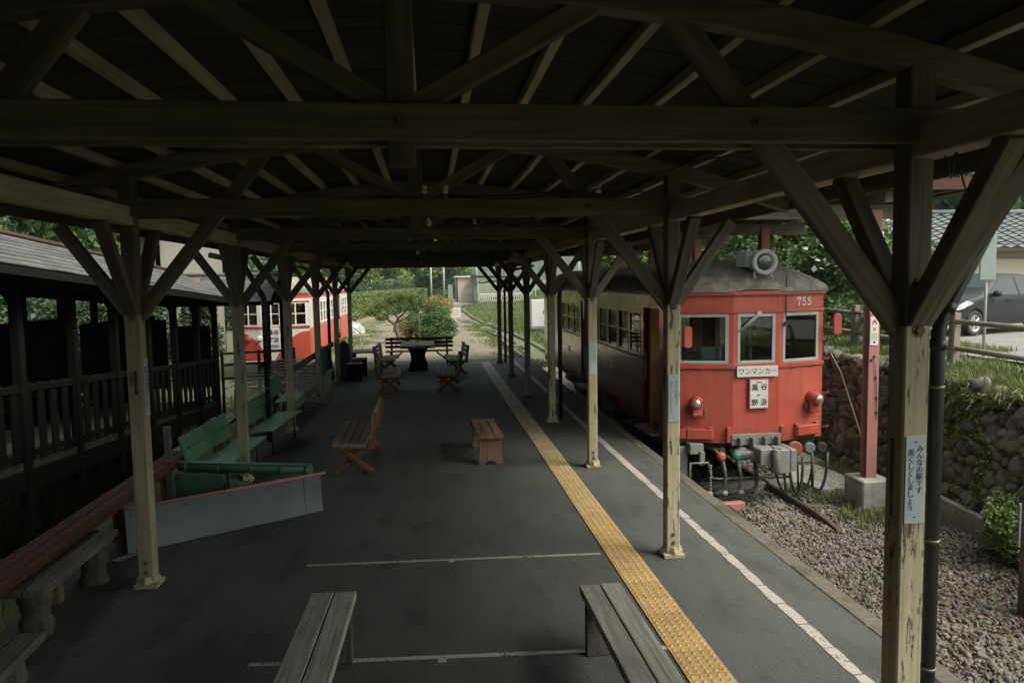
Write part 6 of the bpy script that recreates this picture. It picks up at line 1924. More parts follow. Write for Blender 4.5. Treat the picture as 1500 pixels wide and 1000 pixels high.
# orange tubular handrail
t = thing('orange_handrail', 'orange tubular handrail bent over at the grass beside the fence', 'handrail', (8.5, 9.4, 1.06))
b = MB(); b.tube([(8.52, 9.62, 1.05), (8.55, 9.60, 1.35), (8.60, 9.5, 1.60), (8.68, 9.4, 1.69), (9.2, 9.0, 1.70), (9.9, 8.5, 1.70)], 0.034, 10); b.build('bent_tube', MT['orange_pipe'], t, world=True)
b = MB(); b.tube([(8.53, 9.60, 1.22), (9.2, 9.05, 1.30), (9.9, 8.5, 1.34)], 0.022, 8); b.build('lower_tube', MT['orange_pipe'], t, world=True)

# parked car, nose pointing to the track
def car():
    t = thing('parked_car', 'dark grey hatchback parked behind the weathered fence with its nose to the track', 'car', (14.1, 17.75, 1.115), R(200))
    # local: x forward (nose at +x), y left, z up
    L = 2.02
    side = [(-L, 0.42), (-L - 0.04, 0.62), (-L + 0.02, 0.92), (-1.78, 1.12), (-1.45, 1.40), (-1.0, 1.49), (-0.3, 1.50), (0.25, 1.42), (0.72, 1.17), (1.02, 1.00), (1.5, 0.90), (1.85, 0.76), (1.99, 0.62), (L, 0.40), (1.93, 0.24), (-1.95, 0.24)]
    b = MB()
    rows = []
    for (x, z) in side:
        pass
    def half(x, z):
        w = 0.845
        if z > 0.95: w -= (z - 0.95) * 0.42
        w -= 0.16 * max(0, (abs(x) - 1.5) / 0.55) ** 2
        if z < 0.4: w -= (0.4 - z) * 0.25
        return w
    # shell: cross sections along x
    xs_ = np.linspace(-2.03, 2.01, 44)
    def ztop(x):
        pts = [(-2.06, 0.62), (-2.0, 0.94), (-1.78, 1.12), (-1.45, 1.40), (-1.0, 1.49), (-0.3, 1.50), (0.25, 1.42), (0.72, 1.17), (1.02, 1.00), (1.5, 0.90), (1.85, 0.76), (1.99, 0.62), (2.03, 0.5)]
        return float(np.interp(x, [p[0] for p in pts], [p[1] for p in pts]))
    rows = []
    for x in xs_:
        zt_ = ztop(x); zb_ = 0.24 + 0.10 * max(0, abs(x) - 1.6)
        row = []
        n = 16
        zs_ = [zb_, 0.36, 0.5, 0.62, 0.74, 0.84]
        zl = []
        for i in range(10):
            zl.append(zb_ + (zt_ - zb_) * (i / 9))
        for z in zl: row.append((x, half(x, z) * (1 if z < zt_ - 1e-6 else 0.93), z))
        row.append((x, half(x, zt_) * 0.55, zt_ + 0.022)); row.append((x, 0, zt_ + 0.03))
        mir = [(px, -py, pz) for px, py, pz in reversed(row[:-1])]
        rows.append(row + mir)
    # arches: pinch the lower verts around the wheels upward
    for r_ in rows:
        x = r_[0][0]
        for wx_ in (-1.27, 1.30):
            dd = abs(x - wx_)
            if dd < 0.37:
                za = 0.30 + math.sqrt(0.37 ** 2 - dd ** 2)
                for k in range(len(r_)):
                    if r_[k][2] < za: r_[k] = (r_[k][0], r_[k][1], za + 0.012 * (r_[k][2]))
    b.grid([list(reversed(r_)) for r_ in rows], True)
    b.add(rows[0], [tuple(range(len(rows[0])))]); b.add(rows[-1], [tuple(reversed(range(len(rows[-1]))))])
    b.build('body', MT['car_paint'], t)
    # glass: slightly proud panels
    for s in (-1, 1):
        b = MB()
        def gp(x, z): return (x, s * (half(x, z) + 0.006), z)
        for poly in ([(-0.42, 0.98), (0.72, 0.99), (0.62, 1.10), (0.18, 1.36), (-0.42, 1.42)], [(-1.50, 1.02), (-0.50, 0.98), (-0.50, 1.42), (-1.0, 1.40), (-1.38, 1.26)]):
            P = [gp(*p) for p in poly]
            b.add(P, [tuple(range(len(P)))[::(1 if s < 0 else -1)]])
        b.build('side_window', MT['car_glass'], t)
        b = MB(); b.lathe((0.62, s * 0.93, 1.02), (1, 0, 0), [(-0.09, 0.03), (-0.06, 0.085), (0.05, 0.08), (0.09, 0.02)], 12); b.tube([(0.60, s * 0.80, 0.99), (0.62, s * 0.90, 1.01)], 0.02, 6); b.build('wing_mirror', MT['car_paint'], t)
        b = MB(); b.tube([(-0.15, s * 0.875, 0.86), (0.0, s * 0.885, 0.865), (0.12, s * 0.875, 0.86)], 0.014, 8); b.tube([(-1.15, s * 0.872, 0.88), (-1.0, s * 0.882, 0.885), (-0.9, s * 0.872, 0.88)], 0.014, 8); b.build('door_handle', MT['car_paint'], t)
        b = MB(); 
        hp = [(1.40, 0.80), (1.62, 0.86), (1.90, 0.72), (1.93, 0.64), (1.75, 0.68)]
        P = [(x, s * (half(x, z) + 0.012 - 0.03 * max(0, x - 1.75)), z) for x, z in hp]; Q = [(x, y - s * 0.05, z) for x, y, z in P]
        k = len(P); F = [tuple(range(k)), tuple(range(2 * k - 1, k - 1, -1))] + [(i, k + i, k + (i + 1) % k, (i + 1) % k) for i in range(k)]
        b.add(P + Q, F); b.build('headlight', MT['lamp_glass'], t)
        for wx_ in (-1.27, 1.30):
            b = MB(); b.lathe((wx_, s * 0.66, 0.31), (0, s, 0), [(0, 0.26), (0.0, 0.305), (0.03, 0.315), (0.15, 0.315), (0.18, 0.30), (0.18, 0.21), (0.0, 0.2)], 30)
            w = b.build('wheel', MT['tyre'], t)
            b = MB(); b.lathe((wx_, s * 0.66, 0.31), (0, s, 0), [(0.10, 0.208), (0.175, 0.212), (0.175, 0.19), (0.12, 0.185)], 26)
            for q in range(5):
                a = 2 * math.pi * q / 5; b.beam((wx_, s * 0.82, 0.31), (wx_ + 0.195 * math.cos(a), s * 0.825, 0.31 + 0.195 * math.sin(a)), 0.06, 0.02, up=(0, 1, 0))
            b.lathe((wx_, s * 0.80, 0.31), (0, s, 0), [(0, 0.06), (0.035, 0.055), (0.04, 0.0)], 14)
            b.build('rim', MT['alloy'], w)
    b = MB()
    rw = []
    for u in np.linspace(0, 1, 6):
        x = 0.27 + 0.50 * u; z = ztop(x) + 0.035
        w_ = half(x, z) * 0.90
        rw.append([(x + 0.01, -w_ + 2 * w_ * i / 8, z - 0.012 * abs(i - 4) / 2) for i in range(9)])
    b.grid(rw, True); b.build('windscreen', MT['car_glass'], t)
    b = MB(); b.box((1.985, 0, 0.60), (0.05, 0.9, 0.10)); b.box((1.98, 0, 0.36), (0.06, 1.1, 0.14)); b.build('grille', MT['black_metal'], t, bevel=0.01)
    b = MB(); b.box((2.035, 0, 0.48), (0.012, 0.33, 0.16)); b.build('number_plate', MT['sign_white'], t, bevel=0.004)
    return t
car()
# grey sign board seen from the back, on a pole by the car
t = thing('sign_board', 'tall narrow grey sign board on a thin pole in front of the car', 'sign', (10.0, 12.3, 1.08), R(-12))
b = MB(); b.tube([(0, 0.03, 0), (0, 0.03, 2.5)], 0.026, 10); b.tube([(0, 0.03, 1.36), (0.10, 0, 1.46)], 0.010, 6); b.tube([(0, 0.03, 1.36), (-0.10, 0, 1.46)], 0.010, 6); b.build('pole', MT['lamp_grey'], t)
b = MB(); b.box((0, 0, 2.03), (0.27, 0.05, 1.22)); b.build('board', MT['sign_grey'], t, bevel=0.008)
# tile-roofed building
hs2 = thing('tile_roofed_house', 'beige building with a grey tiled roof beyond the parked car', 'house', (27, 31, 1.0))
def H2(b, n, m, par=None, bevel=0): return b.build(n, m, par or hs2, world=True, bevel=bevel)
b = MB(); b.panel((20.3, 29), (37, 29), 0.2, 3.75, [(1.3, 4.5, 0.9, 2.15), (6.8, 9.8, 0.9, 2.15)], 0.15); b.panel((37, 29), (37, 36), 0.2, 3.75, (), 0.15); b.panel((37, 36), (20.3, 36), 0.2, 3.75, (), 0.15); b.panel((20.3, 36), (20.3, 29), 0.2, 3.75, [(2, 3.4, 1.8, 3.0)], 0.15); H2(b, 'wall', MT['beige_wall'])
b = MB(); b.box((28.65, 28.96, 3.42), (16.7, 0.10, 0.28)); b.box((28.65, 28.97, 2.28), (16.7, 0.10, 0.16)); H2(b, 'trim_band', MT['pale_plank'], bevel=0.01)
for (xa, xb) in ((21.6, 24.8), (27.1, 30.1)):
    b = MB()
    for k in range(3): b.box((xa + (xb - xa) * k / 2, 29.06, 1.525), (0.07, 0.05, 1.22))
    b.box(((xa + xb) / 2, 29.061, 2.12), (xb - xa, 0.045, 0.06)); w = H2(b, 'window', MT['cabin_dark']); b = MB(); b.box(((xa + xb) / 2, 29.08, 1.52), (xb - xa, 0.01, 1.2)); H2(b, 'pane', MT['car_glass'], w)
b = MB()
nt_ = 34
for s, (yo, yr) in enumerate(((28.2, 32.5), (36.8, 32.5))):
    for k in range(14):
        u0, u1 = k / 14, (k + 1.08) / 14
        ya, yb_ = yo + (yr - yo) * u0, yo + (yr - yo) * u1
        za, zb_ = 3.70 + 1.75 * u0 + 0.05, 3.70 + 1.75 * u1
        n = 130; rowa = []; rowb = []
        for i in range(n + 1):
            x = 19.6 + 18.2 * i / n; w_ = 0.035 * math.sin(i * math.pi / 2.0)
            rowa.append((x, ya, za + w_)); rowb.append((x, yb_, zb_ + w_))
        b.grid([rowa, rowb] if s == 0 else [rowb, rowa])
H2(b, 'tiled_roof', MT['grey_tile'])
b = MB(); b.tube([(19.6, 32.5, 5.52), (37.8, 32.5, 5.52)], 0.14, 8); H2(b, 'ridge_tiles', MT['grey_tile'])
b = MB(); 
b.add([(20.32, 28.9, 3.72), (20.32, 36.1, 3.72), (20.32, 32.5, 5.25)], [(0, 1, 2)]); b.add([(36.98, 28.9, 3.72), (36.98, 36.1, 3.72), (36.98, 32.5, 5.25)], [(2, 1, 0)]); H2(b, 'gable', MT['beige_wall'])

# ------------------------------------------------------------------ far end: garden, hedge, hut, poles, trees, hills
def tree(name, label, cat, loc, trunk_pts, limbs, clumps, per, size, leaf, group=None, aspect=0.55, extra=None):
    t = thing(name, label, cat, loc, group=group)
    b = MB()
    b.tube([p[:3] for p in trunk_pts], [p[3] for p in trunk_pts], 10)
    for L_ in limbs: b.tube([p[:3] for p in L_], [p[3] for p in L_], 7)
    b.build('trunk', MT['bark'], t)
    P, tint = clump_points(clumps, per)
    V, F, r = leaf_quads(P, size, aspect, tint=tint)
    raw_mesh('crown', V, F, leaf, rn=r, parent=t)
    if extra:
        P2, _ = clump_points(clumps, extra[0], 0.15)
        P2 = P2[P2[:, 2] > np.percentile(P2[:, 2], 20)]
        V, F, r = leaf_quads(P2, extra[1], 0.9, up=1.5); raw_mesh('blossom', V, F, extra[2], rn=r, parent=t)
    return t
def broad(h, w, n=16, seed=1, low=0.25):
    rr = random.Random(seed)
    cl = []
    for i in range(n):
        a = rr.uniform(0, 6.28); q = rr.uniform(0, 1) ** 0.6; z = rr.uniform(low, 1.0)
        prof = math.sin(math.pi * min(0.95, (z - low + 0.15) / (1.15 - low))) ** 0.6
        r_ = w * 0.5 * q * prof
        s = w * rr.uniform(0.15, 0.25)
        cl.append((r_ * math.cos(a), r_ * math.sin(a), h * z * 0.92, s, s, s * rr.uniform(0.6, 0.85)))
    tr = [(0, 0, -0.2, w * 0.035 + 0.05), (0.03 * w, 0, h * 0.3, w * 0.028 + 0.03), (0, 0.02 * w, h * 0.75, 0.04)]
    lm = [[(0.02 * w, 0, h * rr.uniform(0.2, 0.45), w * 0.018 + 0.02), (c[0] * 0.6, c[1] * 0.6, c[2] * 0.85, 0.03), (c[0], c[1], c[2], 0.012)] for c in cl[:7]]
    return tr, lm, cl
def conifer(h, w, n=22, seed=1):
    rr = random.Random(seed); cl = []
    for i in range(n):
        z = 0.12 + 0.86 * i / n; r_ = w * 0.5 * (1 - z) ** 0.75
        a = i * 2.4 + rr.uniform(-.4, .4); s = w * 0.20 * (1.15 - z)
        cl.append((r_ * 0.55 * math.cos(a), r_ * 0.55 * math.sin(a), h * z, s + 0.1, s + 0.1, h * 0.06))
    return [(0, 0, -0.2, w * 0.05), (0, 0, h * 0.5, w * 0.03), (0, 0, h, 0.02)], [], cl
# flowering tree behind the fence
tr, lm, cl = broad(3.9, 4.6, 26, 5, 0.12)
tree('flowering_tree', 'leafy tree dotted with white blossom behind the fence beside the railcar roof', 'tree', (10.1, 18.8, 1.0), tr, lm, cl, 900, 0.14, MT['leaf_mid'], extra=(34, 0.17, MT['petal']))
tr, lm, cl = broad(4.2, 4.4, 22, 8, 0.15)
tree('flowering_tree', 'second blossom-dotted tree farther along behind the pink columns', 'tree', (11.2, 24.5, 0.6), tr, lm, cl, 700, 0.16, MT['leaf_mid'], extra=(22, 0.18, MT['petal']))
# garden island with a spreading tree, round bushes and stones
b = MB()
rows = []
for j in range(9):
    rr_ = 1 - j / 8
    rows.append([(-0.35 + 1.7 * rr_ * math.cos(2 * math.pi * i / 28) * (1 + 0.07 * math.sin(i * 2.3)), 32.6 + 2.4 * rr_ * math.sin(2 * math.pi * i / 28), path_h(-0.35, 32.6) - 0.03 + 0.24 * (1 - rr_ ** 2)) for i in range(29)])
b.grid(rows, True)
tag(b.build('garden_bed', MT['grass_ground']), kind='structure')
t = tree('garden_tree', 'spreading green garden tree with a leaning trunk in the island bed', 'tree', (-1.35, 33.0, 0.0),
     [(0, 0, -0.05, 0.12), (-0.12, 0, 0.4, 0.10), (-0.25, 0, 0.85, 0.09), (-0.05, 0.05, 1.15, 0.07), (0.35, 0, 1.45, 0.04)],
     [[(-0.25, 0, 0.85, 0.06), (-0.8, 0.1, 1.2, 0.04), (-1.5, 0, 1.45, 0.02)], [(-0.2, 0, 0.95, 0.06), (0.5, -0.1, 1.2, 0.04), (1.5, 0, 1.35, 0.02)], [(-0.05, 0, 1.1, 0.05), (-0.4, 0.2, 1.6, 0.03), (-0.6, 0.2, 1.95, 0.015)], [(0.1, 0, 1.25, 0.05), (0.7, 0.2, 1.75, 0.03), (1.0, 0.2, 2.1, 0.015)], [(0.5, -0.1, 1.2, 0.04), (1.5, 0.1, 0.95, 0.03), (2.3, 0.1, 1.0, 0.015)]],
     [(-1.5, 0, 1.5, 0.45, 0.5, 0.24), (-0.9, 0.2, 1.85, 0.5, 0.5, 0.26), (-0.3, 0, 1.55, 0.5, 0.6, 0.26), (-0.3, 0.2, 2.1, 0.5, 0.5, 0.24), (0.4, 0, 1.75, 0.55, 0.6, 0.28), (0.5, 0.1, 2.25, 0.5, 0.5, 0.24), (1.1, 0, 2.0, 0.5, 0.5, 0.26), (1.3, 0.1, 1.5, 0.5, 0.6, 0.26), (1.9, 0, 1.7, 0.45, 0.5, 0.26), (2.2, 0.1, 1.15, 0.45, 0.5, 0.24), (1.7, 0.2, 1.05, 0.45, 0.5, 0.22), (2.6, 0.1, 1.45, 0.38, 0.4, 0.2), (-1.0, 0, 1.25, 0.4, 0.5, 0.18), (0.9, 0, 1.15, 0.45, 0.5, 0.2)],
     1250, 0.08, MT['leaf_garden'])
def bush(label, x, y, z0, rx, ry, h, per, size, leaf, n=14, seed=0, name='bush', twigs=True, group=None):
    rr = random.Random(seed); cl = []
    for i in range(n):
        a = rr.uniform(0, 6.28); q = rr.uniform(0.15, 0.8); z = rr.uniform(0.22, 0.86)
        k = math.sqrt(max(0.05, 1 - ((z - 0.4) / 0.62) ** 2))
        cl.append((rx * q * k * math.cos(a), ry * q * k * math.sin(a), h * z, rx * 0.36, ry * 0.36, h * 0.2))
    st_ = [[(0, 0, 0.0, 0.035), (c[0] * 0.5, c[1] * 0.5, c[2] * 0.6, 0.022), (c[0] * 1.1, c[1] * 1.1, c[2], 0.008)] for c in cl[:9]]
    return tree(name, label, 'bush', (x, y, z0), [(0, 0, -0.1, 0.05), (0.02, 0, h * 0.3, 0.035), (0, 0, h * 0.6, 0.02)], st_, cl, per, size, leaf, group)
t.scale = (0.76, 0.8, 0.93)
bush('round clipped green bush in front of the garden island', 0.10, 31.0, 0.0, 1.02, 1.0, 1.42, 640, 0.07, MT['leaf_mid'], 24, 3)
bush('small russet-leaved shrub at the foot of the garden tree', -0.95, 32.0, 0.0, 0.50, 0.5, 1.0, 330, 0.07, MT['leaf_rust'], 10, 4)
bush('golden-leaved shrub behind the garden tree beside the bending rails', 0.55, 40.0, -0.25, 1.0, 1.0, 2.2, 420, 0.10, MT['leaf_gold'], 14, 6)
bush('pale green shrub behind the garden tree', -0.4, 37.0, -0.2, 1.6, 1.2, 1.9, 420, 0.10, MT['leaf_lime'], 14, 7)
C = np.array([(-1.75 + 0.22 * i + rnd.uniform(-.05, .05), 30.6 + rnd.uniform(-.3, .3), 0.05) for i in range(6)])
for i in range(6):
    s = rnd.uniform(0.10, 0.19)
    o = stones(C[i:i + 1], np.array([[s, s * 0.8, s * 0.75]]), (ICO2, ICOF2), 0.2, name='garden_rock', mat=MT['concrete'], smooth=True)
    tag(o, 'small pale rock in the row edging the garden island', 'rock', 'pale rocks edging the garden island')
t = thing('metal_pole', 'thin bent metal pole standing in front of the round bush', 'pole', (-0.42, 29.8, 0)); b = MB(); b.tube([(0, 0, 0), (0, 0, 1.36), (0.02, 0, 1.44), (0.06, 0, 1.46), (0.09, 0, 1.43), (0.10, 0, 1.30)], 0.035, 8); b.build('tube', MT['wire'], t)
t = thing('track_sign', 'small white square sign on a short post beside the curving rails', 'sign', (1.92, 55.0, -0.55))
b = MB(); b.tube([(0, 0, 0), (0, 0, 0.9)], 0.03, 6); b.build('post', MT['sign_white'], t); b = MB(); b.box((0, -0.04, 0.95), (0.72, 0.03, 0.68)); b.build('plate', MT['sign_white'], t, bevel=0.01)
b = MB()
for k in range(3): b.box((0, -0.058, 1.12 - 0.16 * k), (0.5, 0.004, 0.05))
b.build('lettering', MT['ink_red'], t)
# heap of sheets under plastic by the path
t = thing('covered_heap', 'heap under crumpled white plastic sheeting beside the path and hedge', 'heap', (-4.75, 44.5, -0.45))
rows = []
for j in range(11):
    rr_ = 1 - j / 10
    rows.append([((0.95 * rr_ + 0.02) * math.cos(2 * math.pi * i / 30) * (1 + 0.12 * math.sin(i * 2.7 + j)), (1.0 * rr_ + 0.02) * math.sin(2 * math.pi * i / 30), 0.80 * (1 - rr_ ** 4) + 0.07 * math.sin(i * 1.9 + j * 1.3) + 0.05 * math.sin(i * 4.1 - j)) for i in range(31)])
b = MB(); b.grid(rows); b.build('sheeting', MT['white_plastic'], t)
b = MB(); b.tube([(0.9, -0.9, 0.05), (0.4, -0.95, 0.5), (-0.4, -0.9, 0.6), (-1.0, -0.85, 0.05)], 0.03, 6); b.build('rope', MT['black_metal'], t)
# clipped hedge sweeping along the siding
def hedge():
    path = [(-6.6, 38), (-6.5, 50), (-6.0, 60), (-5.2, 72), (-4.2, 84), (-3.0, 96), (-1.0, 108)]
    t = thing('clipped_hedge', 'long clipped green hedge sweeping behind the siding railcar and the path', 'hedge', (-6, 60, -0.6))
    pp = np.array(path); seg = np.linalg.norm(np.diff(pp, axis=0), axis=1); acc = np.concatenate([[0], np.cumsum(seg)])
    def at(s): return np.interp(s, acc, pp[:, 0]), np.interp(s, acc, pp[:, 1])
    b = MB(); W_, H_ = 0.7, 2.35
    n = 30; rows = []
    for i in range(n + 1):
        x, y = at(acc[-1] * i / n); rows.append([(x + a, y, z - 0.5) for a, z in ((W_, 0.15), (W_, H_ - .08), (-W_, H_ - .08), (-W_, 0.1), (W_, 0.1))])
    b.grid(rows); b.build('inner_growth', MT['leaf_dark'], t, world=True)
    N = 52000
    s = rng.uniform(0, acc[-1], N); X, Y = at(s)
    face = rng.uniform(0, 1, N)
    zz = rng.uniform(0.12, H_, N); off = W_ + rng.normal(0.03, 0.05, N)
    top = face > 0.72
    off = np.where(top, rng.uniform(-W_, W_, N), off); zz = np.where(top, H_ + rng.normal(0, 0.05, N), zz)
    P = np.stack([X + off, Y + rng.normal(0, .1, N), zz - 0.5], -1)
    V, F, r = leaf_quads(P, 0.16, 0.6, tint=0.45 + 0.25 * np.sin(s * 0.9) * np.cos(zz * 2))
    raw_mesh('foliage', V, F, MT['hedge'], rn=r, parent=t, world=True)
hedge()
t = thing('board_edging', 'low pale board edging along the foot of the hedge', 'edging', (-5.6, 60, -0.55))
b = MB()
ep = [(-5.75, 40), (-5.65, 50), (-5.15, 60), (-4.35, 72), (-3.35, 84), (-2.1, 96)]
for a, c in zip(ep[:-1], ep[1:]): b.beam((a[0], a[1], -0.28), (c[0], c[1], -0.28), 0.05, 0.42)
b.build('board', MT['pale_plank'], t, world=True)
# far platform with hut and long open shed
t = thing('platform_hut', 'pale plastered hut at the far end of the other platform', 'hut', (4.6, 96, 0.4))
def H3(b, n, m, par=None, bevel=0): return b.build(n, m, par or t, world=True, bevel=bevel)
b = MB(); b.panel((3.5, 94), (5.7, 94), 0.0, 3.3, [(1.2, 2.0, 1.2, 1.9)], 0.12); b.panel((5.7, 94), (5.7, 100), 0.0, 3.3, (), 0.12); b.panel((5.7, 100), (3.5, 100), 0.0, 3.3, (), 0.12); b.panel((3.5, 100), (3.5, 94), 0.0, 3.3, [(1, 2.2, 0.5, 2.4)], 0.12); H3(b, 'wall', MT['beige_wall'])
b = MB(); b.box((4.6, 97, 3.37), (2.7, 6.6, 0.14)); H3(b, 'roof', MT['white_paint'], bevel=0.02)
b = MB(); b.box((5.1, 94.05, 1.55), (0.8, 0.04, 0.7)); H3(b, 'shutter', MT['sign_white'])
b = MB(); b.box((2.7, 95, 1.2), (0.6, 1.2, 2.4)); tag(b.build('utility_cabinet', MT['sign_grey'], bevel=0.02), 'grey cabinet standing beside the pale hut', 'cabinet')
t = thing('open_shed', 'long open shed with thin posts and a lean-to sheet roof beyond the field', 'shed', (8.8, 92, 0.4))
b = MB()
P = [(5.3, 84, 3.35), (12.5, 84, 3.2), (12.5, 108, 3.2), (5.3, 108, 3.35)]; Q = [(x, y, z + 0.12) for x, y, z in P]
b.add(P + Q, [(3, 2, 1, 0), (4, 5, 6, 7), (0, 1, 5, 4), (1, 2, 6, 5), (2, 3, 7, 6), (3, 0, 4, 7)]); b.build('roof', MT['grey_tile'], t, world=True)
for k in range(9):
    for x in (5.6, 12.2):
        b = MB(); b.beam((x, 84.5 + 2.8 * k, -0.2), (x, 84.5 + 2.8 * k, 3.25), 0.10, 0.10, up=(0, 1, 0)); b.build('post', MT['lamp_grey'], t, world=True)
    b = MB(); b.beam((5.6, 84.5 + 2.8 * k, 2.4), (12.2, 84.5 + 2.8 * k, 3.15), 0.08, 0.08); b.build('brace', MT['lamp_grey'], t, world=True)
b = MB()
for k in range(24):
    x = 5.6 + 0.25 * k; b.beam((x, 84.4, 0.3), (x + 0.25, 84.4, 1.3), 0.05, 0.05); b.beam((x + 0.25, 84.42, 0.3), (x, 84.42, 1.3), 0.05, 0.05)
b.beam((5.6, 84.4, 1.3), (11.8, 84.4, 1.3), 0.06, 0.08); b.build('lattice_slats', MT['white_paint'], t, world=True)
b = MB(); b.box((7.5, 97, -0.85), (10, 24, 2.1)); tag(b.build('far_platform', MT['concrete'], bevel=0.03), kind='structure')
t = thing('relay_cabinet', 'pale upright trackside cabinet in the grass behind the last posts', 'cabinet', (6.95, 47, -0.4)); b = MB(); b.box((0, 0, 1.0), (0.95, 0.7, 1.7)); b.build('casing', MT['sign_white'], t, bevel=0.02); b = MB(); b.box((0, 0, 0.08), (1.05, 0.8, 0.16)); b.build('base', MT['concrete'], t, bevel=0.01); b = MB(); b.box((0.3, -0.36, 1.05), (0.05, 0.03, 0.18)); b.build('handle', MT['black_metal'], t)
# wire fence and poles on the field
for (x, y, h, lab) in ((2.2, 110, 9, 'tall grey utility pole nearest to the tall tree'), (0.3, 104, 8.5, 'grey utility pole between the garden tree and the tall tree'), (7.6, 118, 9, 'grey utility pole behind the pale hut'), (13.5, 66, 8, 'grey utility pole beside the wire fence on the field')):
    t = thing('utility_pole', lab, 'pole', (x, y, -0.2)); b = MB(); b.tube([(0, 0, 0), (0, 0, h)], [0.16, 0.11], 10); b.build('shaft', MT['lamp_grey'], t); b = MB(); b.box((0, 0, h - 0.8), (1.6, 0.10, 0.10)); b.box((0, 0, h - 1.5), (1.2, 0.10, 0.10)); b.build('crossarm', MT['lamp_grey'], t)
t = thing('wire_fence', 'low fence of thin posts and wires across the field behind the railcar', 'fence', (13, 52, 0))
for k in range(14):
    x, y = 9.0 + 1.1 * k, 60 - 1.6 * k
    b = MB(); b.beam((x, y, float(terrain_h(x, y)) - 0.1), (x, y, float(terrain_h(x, y)) + 1.3), 0.09, 0.09, up=(0, 1, 0)); b.build('post', MT['fence_wood'], t, world=True)
b = MB()
for z in (0.4, 0.8, 1.2): b.tube([(9.0 + 1.1 * k, 60 - 1.6 * k, float(terrain_h(9.0 + 1.1 * k, 60 - 1.6 * k)) + z) for k in range(14)], 0.02, 5)
b.build('wires', MT['wire'], t, world=True)

# trees beyond: a few kinds, copied with their parts
protos = {}
tr, lm, cl = broad(9, 8, 30, 21, 0.10); protos['broad'] = (tr, lm, cl, 420, 0.42, MT['leaf_mid'])
tr, lm, cl = broad(7, 7, 26, 22, 0.05); protos['lime'] = (tr, lm, cl, 420, 0.36, MT['leaf_lime'])
tr, lm, cl = conifer(11, 5.2, 26, 23); protos['conifer'] = (tr, lm, cl, 360, 0.40, MT['leaf_dark'])
tr, lm, cl = broad(5, 6, 20, 24, 0.04); protos['ball'] = (tr, lm, cl, 420, 0.26, MT['leaf_dark'])
LAB = dict(broad='green broadleaf tree in the belt of woodland beyond the hedge and field', lime='yellow-green broadleaf tree in the belt of woodland beyond the hedge', conifer='dark conifer standing among the far woodland trees', ball='low dark rounded evergreen tree in front of the far woodland')
first = {}
def plant(kind, x, y, s, rot):
    z = float(terrain_h(x, y)) - 0.1
    if kind not in first:
        first[kind] = tree('far_tree', LAB[kind], 'tree', (x, y, z), *protos[kind], group='far woodland, ' + {'broad': 'broadleaf', 'lime': 'yellow-green', 'conifer': 'conifer', 'ball': 'rounded evergreen'}[kind])
        o = first[kind]
    else:
        o = copy_tree(first[kind]); o.location = (x, y, z)
    o.scale = (s, s, s * rnd.uniform(0.9, 1.1)); o.rotation_euler = (0, 0, rot)
spots = []
for k in range(15): spots.append((rnd.choice(['broad', 'lime', 'ball', 'conifer', 'broad']), -44 + 3.4 * k + rnd.uniform(-1, 1), 118 + rnd.uniform(-8, 14), rnd.uniform(0.85, 1.25)))
for k in range(14): spots.append((rnd.choice(['broad', 'conifer', 'broad', 'conifer']), -48 + 3.9 * k + rnd.uniform(-1, 1), 146 + rnd.uniform(-6, 12), rnd.uniform(1.2, 1.7)))
for k in range(7): spots.append((rnd.choice(['lime', 'ball', 'ball', 'lime']), -19 + 2.6 * k + rnd.uniform(-.6, .6), 100 + 1.2 * k + rnd.uniform(-3, 3), rnd.uniform(0.55, 0.8)))
spots += [('broad', 1.6, 122, 1.25), ('conifer', 0.4, 128, 1.3), ('conifer', 3.4, 130, 1.3)]
for k in range(9): spots.append((rnd.choice(['broad', 'conifer', 'ball']), -13 - 2.2 * (k % 3) + rnd.uniform(-1, 1), 34 + 6.5 * k, rnd.uniform(0.8, 1.1)))
for k in range(5): spots.append((rnd.choice(['conifer', 'broad']), -17 + rnd.uniform(-2, 2), 8 + 5 * k, rnd.uniform(0.9, 1.15)))
for k in range(9): spots.append((rnd.choice(['broad', 'lime', 'broad', 'ball']), 15.5 + 1.7 * k + rnd.uniform(-1, 1), 44 + 6.0 * k, rnd.uniform(0.7, 1.0)))
for k in range(6): spots.append((rnd.choice(['broad', 'broad', 'lime']), 9.5 + 0.9 * k + rnd.uniform(-.4, .4), 31 + 4.2 * k, rnd.uniform(0.42, 0.6)))
spots += [('broad', 18.7, 29.5, 0.5), ('broad', 15.5, 31, 0.75), ('broad', 19.0, 40, 0.9), ('broad', 31, 46, 1.3), ('conifer', 36, 45, 1.5), ('broad', 41, 47, 1.35), ('conifer', 26, 44, 1.2), ('broad', 47, 50, 1.5)]
spots += [('conifer', -10.9, 20.2, 0.75), ('broad', -13.0, 23.5, 0.85), ('conifer', -12.4, 22.0, 0.85), ('broad', -15.5, 27.5, 1.0), ('conifer', -14.6, 25.5, 1.0)]
for (kd, x, y, s) in spots: plant(kd, x, y, s, rnd.uniform(0, 6.28))
bush('leafy shrub at the foot of the boulder wall beside the dark timber pole', 6.78, 7.75, -0.85, 0.5, 0.55, 0.85, 420, 0.06, MT['fern'], 12, 31)
bush('bush growing through the fence behind the railcar mirror', 9.6, 14.6, 1.0, 0.9, 0.8, 0.9, 380, 0.07, MT['leaf_mid'], 12, 33)

